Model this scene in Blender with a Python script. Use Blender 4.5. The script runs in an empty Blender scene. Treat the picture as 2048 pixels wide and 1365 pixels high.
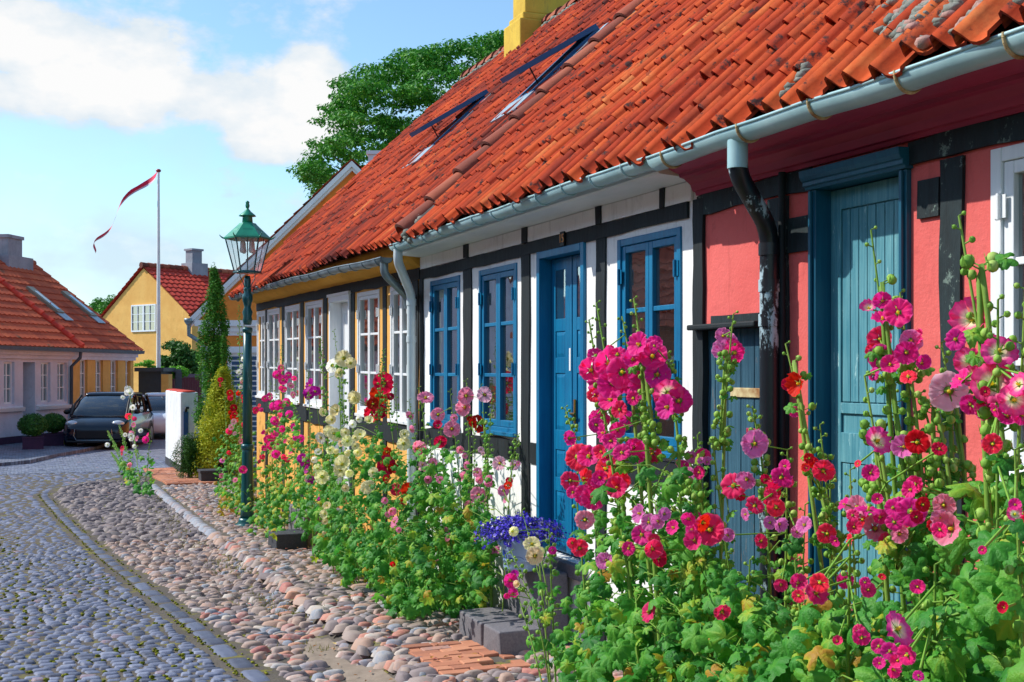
import bpy, math, random
import numpy as np
from mathutils import Vector, Matrix, Euler, noise
R = random.Random(7)
PI = math.pi
sc = bpy.context.scene
COL = sc.collection
rad = math.radians
# ---------------------------------------------------------------- camera model (street runs along +Y, house fronts at X = 3.5)
FPX, CXP, CYP, EYE = 2400.0, 1024.0, 742.0, 1.7
AZ = math.atan(974 / 2400)
CAM = Vector((0, 0, EYE)); FW = Vector((math.sin(AZ), math.cos(AZ), 0)); RT = Vector((math.cos(AZ), -math.sin(AZ), 0)); UP = Vector((0, 0, 1))
def ray(x, y): return FW + RT * ((x - CXP) / FPX) + UP * ((CYP - y) / FPX)
def PN(x, y, n):                      # point seen at x,y on the plane X = n
    d = ray(x, y); return CAM + d * (n / d.x)
def PZ(x, y, Z): return CAM + ray(x, y) * Z
def SN(x, n): return PN(x, CYP, n).y
def gs(s):
    s0 = 17.0
    if s < s0: return -0.10 - 0.0215 * s
    return -0.4655 - 0.06 * (1 - math.exp(-(s - s0) / 3.0))
def lerp(a, b, t): return a + (b - a) * t
def interp(x, pts):
    if x <= pts[0][0]: return pts[0][1]
    for (a, b), (c, d) in zip(pts, pts[1:]):
        if x <= c: return b + (d - b) * (x - a) / (c - a)
    return pts[-1][1]
def kerb_n(s): return interp(s, [(3, 1.8), (6, 1.6), (8.15, 1.45), (9.9, 1.32), (13.8, .98), (19.3, .62), (23, .40), (24.2, .55), (25.5, 1.15), (26.3, 1.9), (27, 2.6)])
PAVE = 0.08
def G(n, s):                          # height of the ground
    z = gs(s)
    if s > 28: return z
    k = kerb_n(s)
    if n > k and n < 2.2:
        t = (n - k) / max(.01, 2.2 - k)
        z -= 0.045 * math.sin(PI * min(1, t) ** 1.6) * (1 if s < 20 else .4)
    if 2.2 <= n:
        z += PAVE * min(1, (n - 2.2) / .12 + .35) * (1 if s < 24 else max(0, 1 - (s - 24) / 2))
    return z
def PG(x, y):
    z = gs(12)
    for _ in range(12):
        d = ray(x, y); p = CAM + d * ((z - EYE) / d.z); z = G(p.x, p.y)
    return p
# ---------------------------------------------------------------- mesh helper
class MB:
    def __init__(s): s.V = []; s.F = []; s.T = []; s.n = 0; s.sm = []
    def add(s, vs, fs, tint=0.5, smooth=False):
        vs = [tuple(v) for v in vs]
        o = s.n; s.V.extend(vs); s.n += len(vs)
        s.F.extend([tuple(i + o for i in f) for f in fs]); s.sm.extend([smooth] * len(fs))
        if hasattr(tint, '__len__'): s.T.extend(tint)
        else: s.T.extend([tint] * len(vs))
        return s
    def box(s, x0, x1, y0, y1, z0, z1, tint=.5):
        if x0 > x1: x0, x1 = x1, x0
        if y0 > y1: y0, y1 = y1, y0
        if z0 > z1: z0, z1 = z1, z0
        v = [(x, y, z) for z in (z0, z1) for (x, y) in ((x0, y0), (x1, y0), (x1, y1), (x0, y1))]
        return s.add(v, [(3, 2, 1, 0), (4, 5, 6, 7), (0, 1, 5, 4), (1, 2, 6, 5), (2, 3, 7, 6), (3, 0, 4, 7)], tint)
    def hexa(s, v, tint=.5):          # 8 corners, bottom ring then top ring
        return s.add(v, [(3, 2, 1, 0), (4, 5, 6, 7), (0, 1, 5, 4), (1, 2, 6, 5), (2, 3, 7, 6), (3, 0, 4, 7)], tint)
    def bar(s, a, b, w, h, up=(0, 0, 1), tint=.5):
        a = Vector(a); b = Vector(b); d = (b - a).normalized(); u = Vector(up)
        r = d.cross(u).normalized() * (w / 2); u = r.cross(d).normalized() * (h / 2)
        return s.hexa([a - r - u, a + r - u, b + r - u, b - r - u, a - r + u, a + r + u, b + r + u, b - r + u], tint)
    def tube(s, pts, r, seg=8, tint=.5, cap=True, smooth=True):
        pts = [Vector(p) for p in pts]; n = len(pts)
        rr = r if hasattr(r, '__len__') else [r] * n
        vs = []; prev = None
        for i, p in enumerate(pts):
            d = (pts[min(i + 1, n - 1)] - pts[max(i - 1, 0)]).normalized()
            if prev is None:
                a = d.orthogonal().normalized()
            else:
                a = (prev - d * prev.dot(d)); a = a.normalized() if a.length > 1e-6 else d.orthogonal().normalized()
            prev = a; b = d.cross(a)
            for k in range(seg):
                t = 2 * PI * k / seg; vs.append(p + (a * math.cos(t) + b * math.sin(t)) * rr[i])
        fs = [(i * seg + k, i * seg + (k + 1) % seg, (i + 1) * seg + (k + 1) % seg, (i + 1) * seg + k) for i in range(n - 1) for k in range(seg)]
        s.add(vs, fs, tint, smooth)
        if cap:
            s.add(vs[:seg][::-1], [tuple(range(seg))], tint); s.add(vs[-seg:], [tuple(range(seg))], tint)
        return s
    def lathe(s, prof, c=(0, 0, 0), seg=16, tint=.5, smooth=True, ripple=None):
        vs = []; n = len(prof)
        for (r, z) in prof:
            for k in range(seg):
                t = 2 * PI * k / seg; q = r * (ripple(k, z) if ripple else 1)
                vs.append((c[0] + q * math.cos(t), c[1] + q * math.sin(t), c[2] + z))
        fs = [(i * seg + k, i * seg + (k + 1) % seg, (i + 1) * seg + (k + 1) % seg, (i + 1) * seg + k) for i in range(n - 1) for k in range(seg)]
        fs += [tuple(range(seg))[::-1], tuple(range((n - 1) * seg, n * seg))]
        return s.add(vs, fs, tint, smooth)
    def prism(s, poly, d, tint=.5):   # poly: 3D points of one face, d: offset to the other
        n = len(poly); d = Vector(d); a = [Vector(p) for p in poly]; b = [p + d for p in a]
        return s.add(a + b, [tuple(range(n))[::-1], tuple(range(n, 2 * n))] + [(i, (i + 1) % n, n + (i + 1) % n, n + i) for i in range(n)], tint)
    def sweep(s, prof, y0, y1, steps=1, tint=.5, off=None, smooth=False):   # prof in (x,z), swept along y
        vs = []; m = len(prof)
        for i in range(steps + 1):
            y = lerp(y0, y1, i / steps); o = off(y) if off else (0, 0)
            vs += [(p[0] + o[0], y, p[1] + o[1]) for p in prof]
        fs = [(i * m + k, i * m + (k + 1) % m, (i + 1) * m + (k + 1) % m, (i + 1) * m + k) for i in range(steps) for k in range(m)]
        fs += [tuple(range(m))[::-1], tuple(range(steps * m, (steps + 1) * m))]
        return s.add(vs, fs, tint, smooth)
    def sphere(s, c, r, seg=8, rings=5, tint=.5, sq=(1, 1, 1)):
        prof = [(max(1e-4, math.sin(PI * i / rings)), -math.cos(PI * i / rings)) for i in range(rings + 1)]
        vs = []
        for (q, z) in prof:
            for k in range(seg):
                t = 2 * PI * k / seg; vs.append((c[0] + r * sq[0] * q * math.cos(t), c[1] + r * sq[1] * q * math.sin(t), c[2] + r * sq[2] * z))
        fs = [(i * seg + k, i * seg + (k + 1) % seg, (i + 1) * seg + (k + 1) % seg, (i + 1) * seg + k) for i in range(rings) for k in range(seg)]
        return s.add(vs, fs, tint, True)
    def wob(s, n0, n1, s0, s1, z0, z1, amp=.006, seed=0, tint=.5):
        """a hewn timber: a box whose long edges wander a little"""
        if s0 > s1: s0, s1 = s1, s0
        L = max(s1 - s0, z1 - z0); k = max(2, int(L / .12)); vert = (z1 - z0) > (s1 - s0); vs = []
        for i in range(k + 1):
            t = i / k
            a = noise.noise((t * L * 3.1, seed * 7.3, .3)) * amp * 2; b = noise.noise((t * L * 3.1, seed * 7.3, 9.1)) * amp * 2
            c = noise.noise((t * L * 2.1, seed * 3.3, 5.1)) * amp * .6
            if vert:
                z = lerp(z0, z1, t); vs += [(n0 + c, s0 + a, z), (n1, s0 + a, z), (n1, s1 + b, z), (n0 + c, s1 + b, z)]
            else:
                y = lerp(s0, s1, t); vs += [(n0 + c, y, z0 + a), (n1, y, z0 + a), (n1, y, z1 + b), (n0 + c, y, z1 + b)]
        fs = [(i * 4 + j, i * 4 + (j + 1) % 4, i * 4 + 4 + (j + 1) % 4, i * 4 + 4 + j) for i in range(k) for j in range(4)]
        fs += [(3, 2, 1, 0), (k * 4, k * 4 + 1, k * 4 + 2, k * 4 + 3)]
        return s.add(vs, fs, tint)
    def build(s, name, mat, parent=None, local=False, bevel=0, attr='tint'):
        off = Vector((0, 0, 0))
        if parent is not None and not local: off = WOFF.get(parent.name, Vector((0, 0, 0)))
        me = bpy.data.meshes.new(name)
        va = np.array(s.V, dtype=float)
        if len(va) and off.length > 0: va = va - np.array(off)
        me.from_pydata(va.tolist() if len(va) else [], [], s.F)
        a = me.attributes.new(attr, 'FLOAT', 'POINT'); a.data.foreach_set('value', np.array(s.T, dtype=np.float32))
        me.polygons.foreach_set('use_smooth', s.sm)
        for m_ in (mat if isinstance(mat, (list, tuple)) else [mat]): me.materials.append(m_)
        me.update()
        o = bpy.data.objects.new(name, me); COL.objects.link(o)
        if parent is not None: o.parent = parent; WOFF[o.name] = off
        else: WOFF[o.name] = Vector((0, 0, 0))
        if bevel:
            b = o.modifiers.new('bevel', 'BEVEL'); b.width = bevel; b.segments = 2; b.limit_method = 'ANGLE'; b.angle_limit = rad(40)
        return o
WOFF = {}
def fixnormals(o):
    import bmesh
    bm = bmesh.new(); bm.from_mesh(o.data); bmesh.ops.recalc_face_normals(bm, faces=bm.faces); bm.to_mesh(o.data); bm.free(); return o
def tag(o, label=None, cat=None, group=None, kind=None):
    if label: o['label'] = label
    if cat: o['category'] = cat
    if group: o['group'] = group
    if kind: o['kind'] = kind
    return o
def thing(name, label, cat, loc=(0, 0, 0), rz=0, group=None):
    o = bpy.data.objects.new(name, None); COL.objects.link(o); o.empty_display_size = .2
    o.location = loc; o.rotation_euler = (0, 0, rz); WOFF[o.name] = Vector(loc)
    return tag(o, label, cat, group)
def solo(mb, name, mat, label, cat, loc, group=None, **k):     # one-mesh thing with its origin at loc
    e = Vector(loc); mb.V = [(v[0] - e.x, v[1] - e.y, v[2] - e.z) for v in mb.V]
    o = mb.build(name, mat, None, **k); o.location = e; WOFF[o.name] = e
    return tag(o, label, cat, group)
# ---------------------------------------------------------------- materials
def H(h, k=1.0):
    h = h.lstrip('#'); c = [int(h[i:i + 2], 16) / 255 for i in (0, 2, 4)]
    return tuple(((v / 12.92) if v < .04045 else ((v + .055) / 1.055) ** 2.4) * k for v in c) + (1,)
class NT:
    def __init__(s, name):
        s.m = bpy.data.materials.new(name); s.m.use_nodes = True; s.t = s.m.node_tree; s.t.nodes.clear()
        s.out = s.n('ShaderNodeOutputMaterial')
    def n(s, typ, **k):
        nd = s.t.nodes.new(typ)
        for a, b in k.items(): setattr(nd, a, b)
        return nd
    def l(s, a, b): s.t.links.new(a, b)
    def coord(s): return s.n('ShaderNodeTexCoord').outputs['Object']
    def mapped(s, sc_=(1, 1, 1), rot=(0, 0, 0)):
        m = s.n('ShaderNodeMapping'); m.inputs['Scale'].default_value = sc_; m.inputs['Rotation'].default_value = rot
        s.l(s.coord(), m.inputs[0]); return m.outputs[0]
    def noise(s, scale, detail=4, rough=.55, vec=None, dist=0):
        nd = s.n('ShaderNodeTexNoise'); nd.inputs['Scale'].default_value = scale; nd.inputs['Detail'].default_value = detail
        nd.inputs['Roughness'].default_value = rough; nd.inputs['Distortion'].default_value = dist
        s.l(vec if vec is not None else s.coord(), nd.inputs['Vector']); return nd.outputs['Fac']
    def attr(s, name='tint'): return s.n('ShaderNodeAttribute', attribute_name=name).outputs['Fac']
    def ramp(s, fac, stops, interp_='LINEAR'):
        r = s.n('ShaderNodeValToRGB'); r.color_ramp.interpolation = interp_; e = r.color_ramp.elements
        while len(e) < len(stops): e.new(.5)
        for i, (p, c) in enumerate(stops): e[i].position = p; e[i].color = c if len(c) == 4 else (*c, 1)
        s.l(fac, r.inputs[0]); return r.outputs[0]
    def mix(s, a, b, f, mode='MIX'):
        m = s.n('ShaderNodeMix', data_type='RGBA', blend_type=mode)
        for v, i in ((f, 0), (a, 6), (b, 7)):
            if isinstance(v, (int, float, tuple)): m.inputs[i].default_value = v
            else: s.l(v, m.inputs[i])
        return m.outputs[2]
    def math(s, op, a, b=0.0, clamp=False):
        m = s.n('ShaderNodeMath', operation=op, use_clamp=clamp)
        for v, i in ((a, 0), (b, 1)):
            if isinstance(v, (int, float)): m.inputs[i].default_value = v
            else: s.l(v, m.inputs[i])
        return m.outputs[0]
    def bump(s, h, strength=.5, dist=.01, normal=None):
        b = s.n('ShaderNodeBump'); b.inputs['Strength'].default_value = strength; b.inputs['Distance'].default_value = dist
        s.l(h, b.inputs['Height'])
        if normal is not None: s.l(normal, b.inputs['Normal'])
        return b.outputs[0]
    def bsdf(s, col, rough=.7, bump=None, metal=0, spec=.5, coat=0, trans=None, sheen=0):
        p = s.n('ShaderNodeBsdfPrincipled'); s.p = p
        for v, k in ((col, 'Base Color'), (rough, 'Roughness'), (metal, 'Metallic')):
            if isinstance(v, (int, float, tuple)): p.inputs[k].default_value = v
            else: s.l(v, p.inputs[k])
        p.inputs['Specular IOR Level'].default_value = spec; p.inputs['Coat Weight'].default_value = coat
        if bump is not None: s.l(bump, p.inputs['Normal'])
        o = p.outputs[0]
        if trans:
            t = s.n('ShaderNodeBsdfTranslucent'); tc, tf = trans
            if isinstance(tc, tuple): t.inputs[0].default_value = tc
            else: s.l(tc, t.inputs[0])
            mx = s.n('ShaderNodeMixShader'); mx.inputs[0].default_value = tf; s.l(o, mx.inputs[1]); s.l(t.outputs[0], mx.inputs[2]); o = mx.outputs[0]
        s.l(o, s.out.inputs[0]); return s.m
def plaster(name, c1, c2, stain=None, bs=.35, brick=False):
    t = NT(name); big = t.noise(1.3, 5, .6); mid = t.noise(9, 5, .6)
    col = t.mix(c1, c2, t.ramp(big, [(.35, (0, 0, 0)), (.7, (1, 1, 1))]))
    col = t.mix(col, tuple(min(1, v * 1.25) for v in c1[:3]) + (1,), t.math('MULTIPLY', t.ramp(t.noise(.7, 7, .7), [(.5, (0, 0, 0)), (.62, (1, 1, 1))]), .45))
    col = t.mix(col, tuple(v * .72 for v in c2[:3]) + (1,), t.math('MULTIPLY', t.ramp(t.noise(4.5, 7, .72, dist=.6), [(.56, (0, 0, 0)), (.68, (1, 1, 1))]), .38))
    if stain:
        v = t.noise(3.0, 6, .7, t.mapped((4, 4, .6)))
        col = t.mix(col, stain, t.math('MULTIPLY', t.ramp(v, [(.55, (0, 0, 0)), (.75, (1, 1, 1))]), .6))
    col = t.mix(col, (.5, .5, .5, 1), t.math('MULTIPLY', t.ramp(t.noise(60, 3), [(.62, (0, 0, 0)), (.75, (1, 1, 1))]), .12))
    h = t.math('ADD', t.math('MULTIPLY', mid, .8), t.math('MULTIPLY', t.noise(70, 4), .35))
    h = t.math('ADD', h, t.math('MULTIPLY', t.noise(2.2, 3), 1.2))
    if brick:
        mp = t.n('ShaderNodeMapping'); mp.inputs['Rotation'].default_value = (rad(90), 0, 0); t.l(t.coord(), mp.inputs[0])
        bk = t.n('ShaderNodeTexBrick'); bk.inputs['Scale'].default_value = 4.2; bk.inputs['Mortar Size'].default_value = .012; bk.inputs['Brick Width'].default_value = 1.0; bk.inputs['Row Height'].default_value = .3
        t.l(mp.outputs[0], bk.inputs[0]); h = t.math('ADD', h, t.math('MULTIPLY', bk.outputs['Fac'], -.5))
    return t.bsdf(col, .9, t.bump(h, bs, .012), spec=.2)
def paint(name, c1, c2, grain=(30, 30, 2), rough=.45, bs=.25, peel=None, peel_amt=.6, spec=.4, dist=.004):
    t = NT(name); g = t.noise(1, 6, .65, t.mapped(grain)); big = t.noise(2.2, 4)
    col = t.mix(c1, c2, t.ramp(t.math('ADD', t.math('MULTIPLY', g, .6), t.math('MULTIPLY', big, .4)), [(.38, (0, 0, 0)), (.62, (1, 1, 1))]))
    if peel:
        q = t.noise(1, 8, .75, t.mapped((grain[0] * .6, grain[1] * .6, grain[2] * 2.2)))
        col = t.mix(col, peel, t.ramp(q, [(peel_amt, (0, 0, 0)), (peel_amt + .04, (1, 1, 1))]))
    return t.bsdf(col, rough, t.bump(g, bs, dist), spec=spec)
def simple(name, c, rough=.5, metal=0, nz=.12, ns=6, bs=.1, spec=.5, coat=0, tint2=None):
    t = NT(name); c2 = tint2 or tuple(v * (1 - nz * 2.5) for v in c[:3]) + (1,)
    col = t.mix(c, c2, t.ramp(t.noise(ns, 5, .6), [(.35, (0, 0, 0)), (.7, (1, 1, 1))]))
    return t.bsdf(col, rough, t.bump(t.noise(ns * 6, 3), bs, .003), metal, spec, coat)
def tinted(name, stops, rough=.8, nscale=14, namt=.35, bs=.4, bd=.004, spec=.3, trans=0, interp_='LINEAR', spot=None, stain=None):
    t = NT(name); a = t.attr(); nz = t.noise(nscale, 5, .65)
    f = t.math('ADD', a, t.math('MULTIPLY', t.math('SUBTRACT', nz, .5), namt), True)
    col = t.ramp(f, stops, interp_)
    if stain: col = t.mix(col, stain[0], t.math('MULTIPLY', t.ramp(t.noise(stain[1], 8, .72, t.mapped((1, 1.6, 1))), [(.46, (0, 0, 0)), (.66, (1, 1, 1))]), stain[2]))
    if spot: col = t.mix(col, spot[0], t.ramp(t.noise(spot[1], 5, .7), [(spot[2], (0, 0, 0)), (spot[2] + .08, (1, 1, 1))]))
    return t.bsdf(col, rough, t.bump(t.noise(nscale * 4, 4), bs, bd), spec=spec, trans=(col, trans) if trans else None)
def glass(name, refl=.35, tintc=(.02, .03, .035, 1), clear=.5, rough=.02, tc=(.75, .85, .85, 1)):
    t = NT(name); g = t.n('ShaderNodeBsdfGlossy'); g.inputs['Roughness'].default_value = rough; g.inputs[0].default_value = (1, 1, 1, 1)
    nn = t.bump(t.noise(2.6, 2), .06, .05); t.l(nn, g.inputs['Normal'])
    tr = t.n('ShaderNodeBsdfTransparent'); tr.inputs[0].default_value = tc
    df = t.n('ShaderNodeBsdfDiffuse'); df.inputs[0].default_value = tintc
    m1 = t.n('ShaderNodeMixShader'); m1.inputs[0].default_value = clear; t.l(df.outputs[0], m1.inputs[1]); t.l(tr.outputs[0], m1.inputs[2])
    lw = t.n('ShaderNodeLayerWeight'); lw.inputs[0].default_value = .5
    f = t.math('ADD', t.math('MULTIPLY', t.math('POWER', lw.outputs['Facing'], 3.5), .85), refl + .04, True)
    m2 = t.n('ShaderNodeMixShader'); t.l(f, m2.inputs[0]); t.l(m1.outputs[0], m2.inputs[1]); t.l(g.outputs[0], m2.inputs[2])
    t.l(m2.outputs[0], t.out.inputs[0]); return t.m
M = {}
M['white_wall'] = plaster('white_limewash', H('#f4f4f2'), H('#e8e9e9'), H('#b4b4b0'))
M['yellow_wall'] = plaster('ochre_limewash', H('#e9b060'), H('#dfa04e'), H('#b98a4a'))
M['ochre_cove'] = plaster('ochre_cove', H('#e6ac4c'), H('#d89e42'), H('#9f7a3a'))
M['red_wall'] = plaster('red_limewash', H('#e06c68'), H('#d65e5a'), H('#b4504c'), .6)
M['orange_wall'] = plaster('orange_limewash', H('#ea9444'), H('#df7a32'), H('#c25c34'), brick=False)
M['gable_yellow'] = plaster('yellow_painted_brick', H('#eab868'), H('#dfa658'), None, .35, True)
M['grey_wall'] = plaster('grey_lilac_limewash', H('#d8dae6'), H('#cacedb'))
M['dull_yellow'] = plaster('mustard_limewash', H('#e6b468'), H('#d8a458'))
M['garden_wall'] = plaster('white_garden_wall', H('#e4e6ea'), H('#cfd3d8'), H('#9a9da0'), .7)
M['chimney_yellow'] = plaster('yellow_chimney_wash', H('#d4b64a'), H('#bf9c40'), H('#8e8350'), .3)
M['plinth'] = plaster('tarred_plinth', H('#4a4c52'), H('#34363c'), None)
M['purple_plinth'] = plaster('purple_plinth', H('#4c3550'), H('#3c2c42'), None)
M['tar'] = paint('tarred_timber', H('#091317'), H('#121f26'), (18, 18, 3), .7, .7, H('#7c8a86'), .72, .4, .01)
M['tar_worn'] = paint('worn_tarred_timber', H('#0a161a'), H('#1a2e33'), (16, 16, 3), .7, .9, H('#6d8078'), .60, .4, .012)
M['blue'] = paint('bright_blue_paint', H('#0778a4'), H('#045f8c'), (26, 26, 2), .4, .35)
M['white_paint'] = paint('white_gloss_paint', H('#eef1f3'), H('#dfe4e8'), (40, 40, 3), .35, .12)
M['pale_board'] = paint('pale_painted_board', H('#ecf2f2'), H('#dfe8e8'), (8, 3, 20), .5, .3, H('#8d9a96'), .7)
M['teal'] = paint('faded_teal_paint', H('#3a7e90'), H('#6ca6b0'), (60, 60, 2.2), .55, .8, H('#a8d0d2'), .60, .3, .006)
M['teal_dark'] = paint('dark_teal_paint', H('#124e68'), H('#1b6078'), (40, 40, 3), .4, .3)
M['plank'] = paint('peeling_blue_planks', H('#20465a'), H('#3b6478'), (50, 50, 2.0), .65, 1.0, H('#8a7462'), .62, .25, .008)
M['maroon'] = paint('maroon_cornice_paint', H('#96284a'), H('#ae3454'), (6, 2, 18), .42, .35, H('#c9b0b0'), .82)
M['zinc'] = simple('zinc_gutter', H('#b4d6da'), .42, .15, .10, 3, .15, tint2=H('#8fb8be'))
M['zinc_old'] = simple('weathered_zinc', H('#8fa0a8'), .42, .5, .16, 4, .25, tint2=H('#5a6a72'))
M['pipe_white'] = simple('white_painted_pipe', H('#d5e3e8'), .35, 0, .05, 4, .1)
M['pipe_worn'] = paint('flaking_tarred_pipe', H('#11161c'), H('#1c242c'), (11, 11, 1.6), .35, .6, H('#a9c2cc'), .55, .5, .006)
M['rust'] = simple('rusty_strap', H('#8c5a2a'), .8, 0, .3, 12, .4, tint2=H('#d8cc9a'))
M['iron'] = simple('dark_iron', H('#1c1f22'), .5, .5, .1, 10)
M['brass'] = simple('brass', H('#b0873e'), .35, .9, .1, 10)
M['granite'] = tinted('hewn_granite', [(0, H('#45464c')), (.5, H('#75737a')), (1, H('#95908e'))], .8, 60, 1.0, .8, .005, .35)
M['lamp_green'] = simple('dark_green_cast_iron', H('#125a5e'), .3, .1, .12, 6, .15, .5, .3)
M['lamp_roof'] = simple('copper_green_roof', H('#1f9474'), .4, .1, .12, 5, .15)
M['pane'] = glass('old_window_glass', .20, (.05, .06, .07, 1), .78)
M['pane_far'] = glass('far_window_glass', .25, (.05, .06, .08, 1), .35)
M['lamp_glass'] = glass('clear_lantern_glass', .0, (.85, .92, .95, 1), .90, tc=(.97, .99, .99, 1))
M['dark_glass'] = glass('tinted_car_glass', .05, (.01, .02, .035, 1), .12)
M['interior'] = simple('dim_room', H('#5a524a'), .9)
M['curtain'] = simple('white_curtain', H('#d8d6cf'), .9, 0, .12, 3)
M['bulb'] = simple('milky_bulb', H('#efe6e0'), .3)
TILE = [(0, H('#5e2a26')), (.2, H('#8c3426')), (.5, H('#b84528')), (.82, H('#cc5c30')), (1, H('#d6844c'))]
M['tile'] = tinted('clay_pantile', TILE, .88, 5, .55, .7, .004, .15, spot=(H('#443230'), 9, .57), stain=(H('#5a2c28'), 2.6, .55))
M['tile_far'] = tinted('red_machine_tile', [(0, H('#b03328')), (1, H('#c8452f'))], .7, 3, .4, .2, .004, .3)
M['tile_old'] = tinted('brown_red_pantile', [(0, H('#a04c34')), (.5, H('#c05c3c')), (1, H('#d06c44'))], .8, 1.5, .7, .3, .004, .3, spot=(H('#7a5a44'), 1.2, .6))
M['tile_bright'] = tinted('bright_red_ridge_tile', [(0, H('#c03a28')), (1, H('#d24a34'))], .7, 5, .3, .2)
M['ridge'] = tinted('weathered_ridge_tile', [(0, H('#6a4038')), (.6, H('#9a5240')), (1, H('#b06a50'))], .85, 8, .5, .5, .006, .2, spot=(H('#b9aea4'), 6, .66))
M['mortar'] = simple('grey_roof_mortar', H('#8f9188'), .95, 0, .25, 14, .9, tint2=H('#5e675e'))
M['mortar_pink'] = simple('pinkish_roof_mortar', H('#b58a80'), .95, 0, .2, 16, .9, tint2=H('#8d7a70'))
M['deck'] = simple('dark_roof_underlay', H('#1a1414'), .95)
M['roof_window'] = simple('dark_blue_roof_window', H('#0f6090'), .4, 0, .08, 5)
M['roof_flash'] = simple('lead_flashing', H('#a9bcc6'), .4, .4, .15, 8)
M['bark'] = simple('bark', H('#5d5244'), .95, 0, .3, 12, 1.0)
# ================================================================ near row of half-timbered houses (front plane X = 3.5)
WN = 3.5
PHI = math.atan(.968)
CP, SP = math.cos(PHI), math.sin(PHI)
N_EAVE, N_RIDGE = 3.12, 7.12
SLOPE = (N_RIDGE - N_EAVE) / CP
TU = [0, .10, .28, .46, .60, .72, .84, .96, 1.05]
TH = [.008, -.010, -.016, -.016, -.006, .030, .058, .048, .002]
def sag(s, v): return .035 * noise.noise((s * .45, v * .5, 1.7)) + .012 * noise.noise((s * 1.7, v * 1.3, 4.2))
def roof_pt(s, v, h, ze):
    return (N_EAVE + v * CP - h * SP, s, ze + v * SP + h * CP)
def pantiles(name, s0, s1, zef, parent, mat, w=.152, course=.305, holes=(), jit=1.0, tb=0.0, seed=1, sagf=sag):
    rr = random.Random(seed); mb = MB()
    nc = max(1, round((s1 - s0) / w)); w = (s1 - s0) / nc; nr = round(SLOPE / course); course = SLOPE / nr
    for j in range(nr):
        rowoff = rr.uniform(-.008, .008)
        for i in range(nc):
            sc_ = s0 + (i + .5) * w; vc = (j + .5) * course
            if any(a < sc_ < b and c < vc < d for a, b, c, d in holes): continue
            rot = rr.gauss(0, .020) * jit; dv = rr.gauss(0, .017) * jit + rowoff; dh = rr.gauss(0, .005) * jit; ds = rr.gauss(0, .004) * jit
            if rr.random() < .06 * jit: dv -= rr.uniform(.02, .06); rot *= 2.2; dh += .008
            z = zef(sc_); tint = min(1, max(0, rr.gauss(.50, .13) + tb + .42 * noise.noise((sc_ * .5, vc * .5, seed))))
            L = course + .07; rows = []
            for (v, lift) in ((0, .026), (.5, .014), (1, .002)):
                r_ = []
                for k, u in enumerate(TU):
                    a = (u - .5) * w; b = j * course - .03 + v * L + dv
                    aa = a + (b - vc) * rot; bb = b - a * rot
                    s_ = s1 - (i + .5) * w + aa + ds; r_.append(roof_pt(s_, bb, TH[k] + lift + dh + sagf(s_, bb), zef(s_)))
                rows.append(r_)
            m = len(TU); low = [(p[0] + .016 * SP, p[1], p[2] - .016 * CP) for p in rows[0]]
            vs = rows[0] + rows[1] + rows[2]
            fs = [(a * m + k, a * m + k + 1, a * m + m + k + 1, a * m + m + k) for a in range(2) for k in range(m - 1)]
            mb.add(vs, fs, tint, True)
            mb.add(low + rows[0], [(k, k + 1, m + k + 1, m + k) for k in range(m - 1)], max(0, tint - .35), False)  # lower end face tinted darker: painted shade line at each course end
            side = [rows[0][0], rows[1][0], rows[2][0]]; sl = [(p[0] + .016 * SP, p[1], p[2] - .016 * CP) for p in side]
            mb.add(side + sl, [(0, 1, 4, 3), (1, 2, 5, 4)], max(0, tint - .3))  # both side faces tinted darker, painting shade into the grooves between rolls
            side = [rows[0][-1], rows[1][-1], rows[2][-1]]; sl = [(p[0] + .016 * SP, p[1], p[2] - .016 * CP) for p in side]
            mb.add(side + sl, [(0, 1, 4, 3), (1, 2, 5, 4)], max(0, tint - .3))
    return mb.build(name, mat, parent)
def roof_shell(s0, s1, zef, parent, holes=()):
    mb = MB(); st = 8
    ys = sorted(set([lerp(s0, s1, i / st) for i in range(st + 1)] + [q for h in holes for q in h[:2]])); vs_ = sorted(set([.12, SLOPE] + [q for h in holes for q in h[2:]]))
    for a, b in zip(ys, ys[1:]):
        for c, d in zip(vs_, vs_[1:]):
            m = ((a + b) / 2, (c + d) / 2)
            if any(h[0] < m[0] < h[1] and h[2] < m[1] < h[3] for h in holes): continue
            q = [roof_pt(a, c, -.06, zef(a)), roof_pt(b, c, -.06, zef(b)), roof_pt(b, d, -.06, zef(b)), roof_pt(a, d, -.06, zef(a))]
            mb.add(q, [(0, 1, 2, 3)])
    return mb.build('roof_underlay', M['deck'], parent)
def back_slope(s0, s1, zef, parent):
    rr = random.Random(5); mb = MB()
    for j in range(20):
        for i in range(int((s1 - s0) / .43)):
            a = s0 + i * .43; b = min(s1, a + .43); v0 = j * SLOPE / 20; v1 = v0 + SLOPE / 20 + .03
            def pt(s, v, h): return (2 * N_RIDGE - (N_EAVE + v * CP - h * SP), s, zef(s) + v * SP + h * CP)
            mb.add([pt(a, v0, .045), pt(a + .2, v0, .02), pt(b, v0, .045), pt(b, v1, .005), pt(a + .2, v1, -.015), pt(a, v1, .005)], [(0, 1, 4, 5), (1, 2, 3, 4)], rr.uniform(.3, .7))
    return mb.build('rear_roof_slope', M['tile'], parent)
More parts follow.
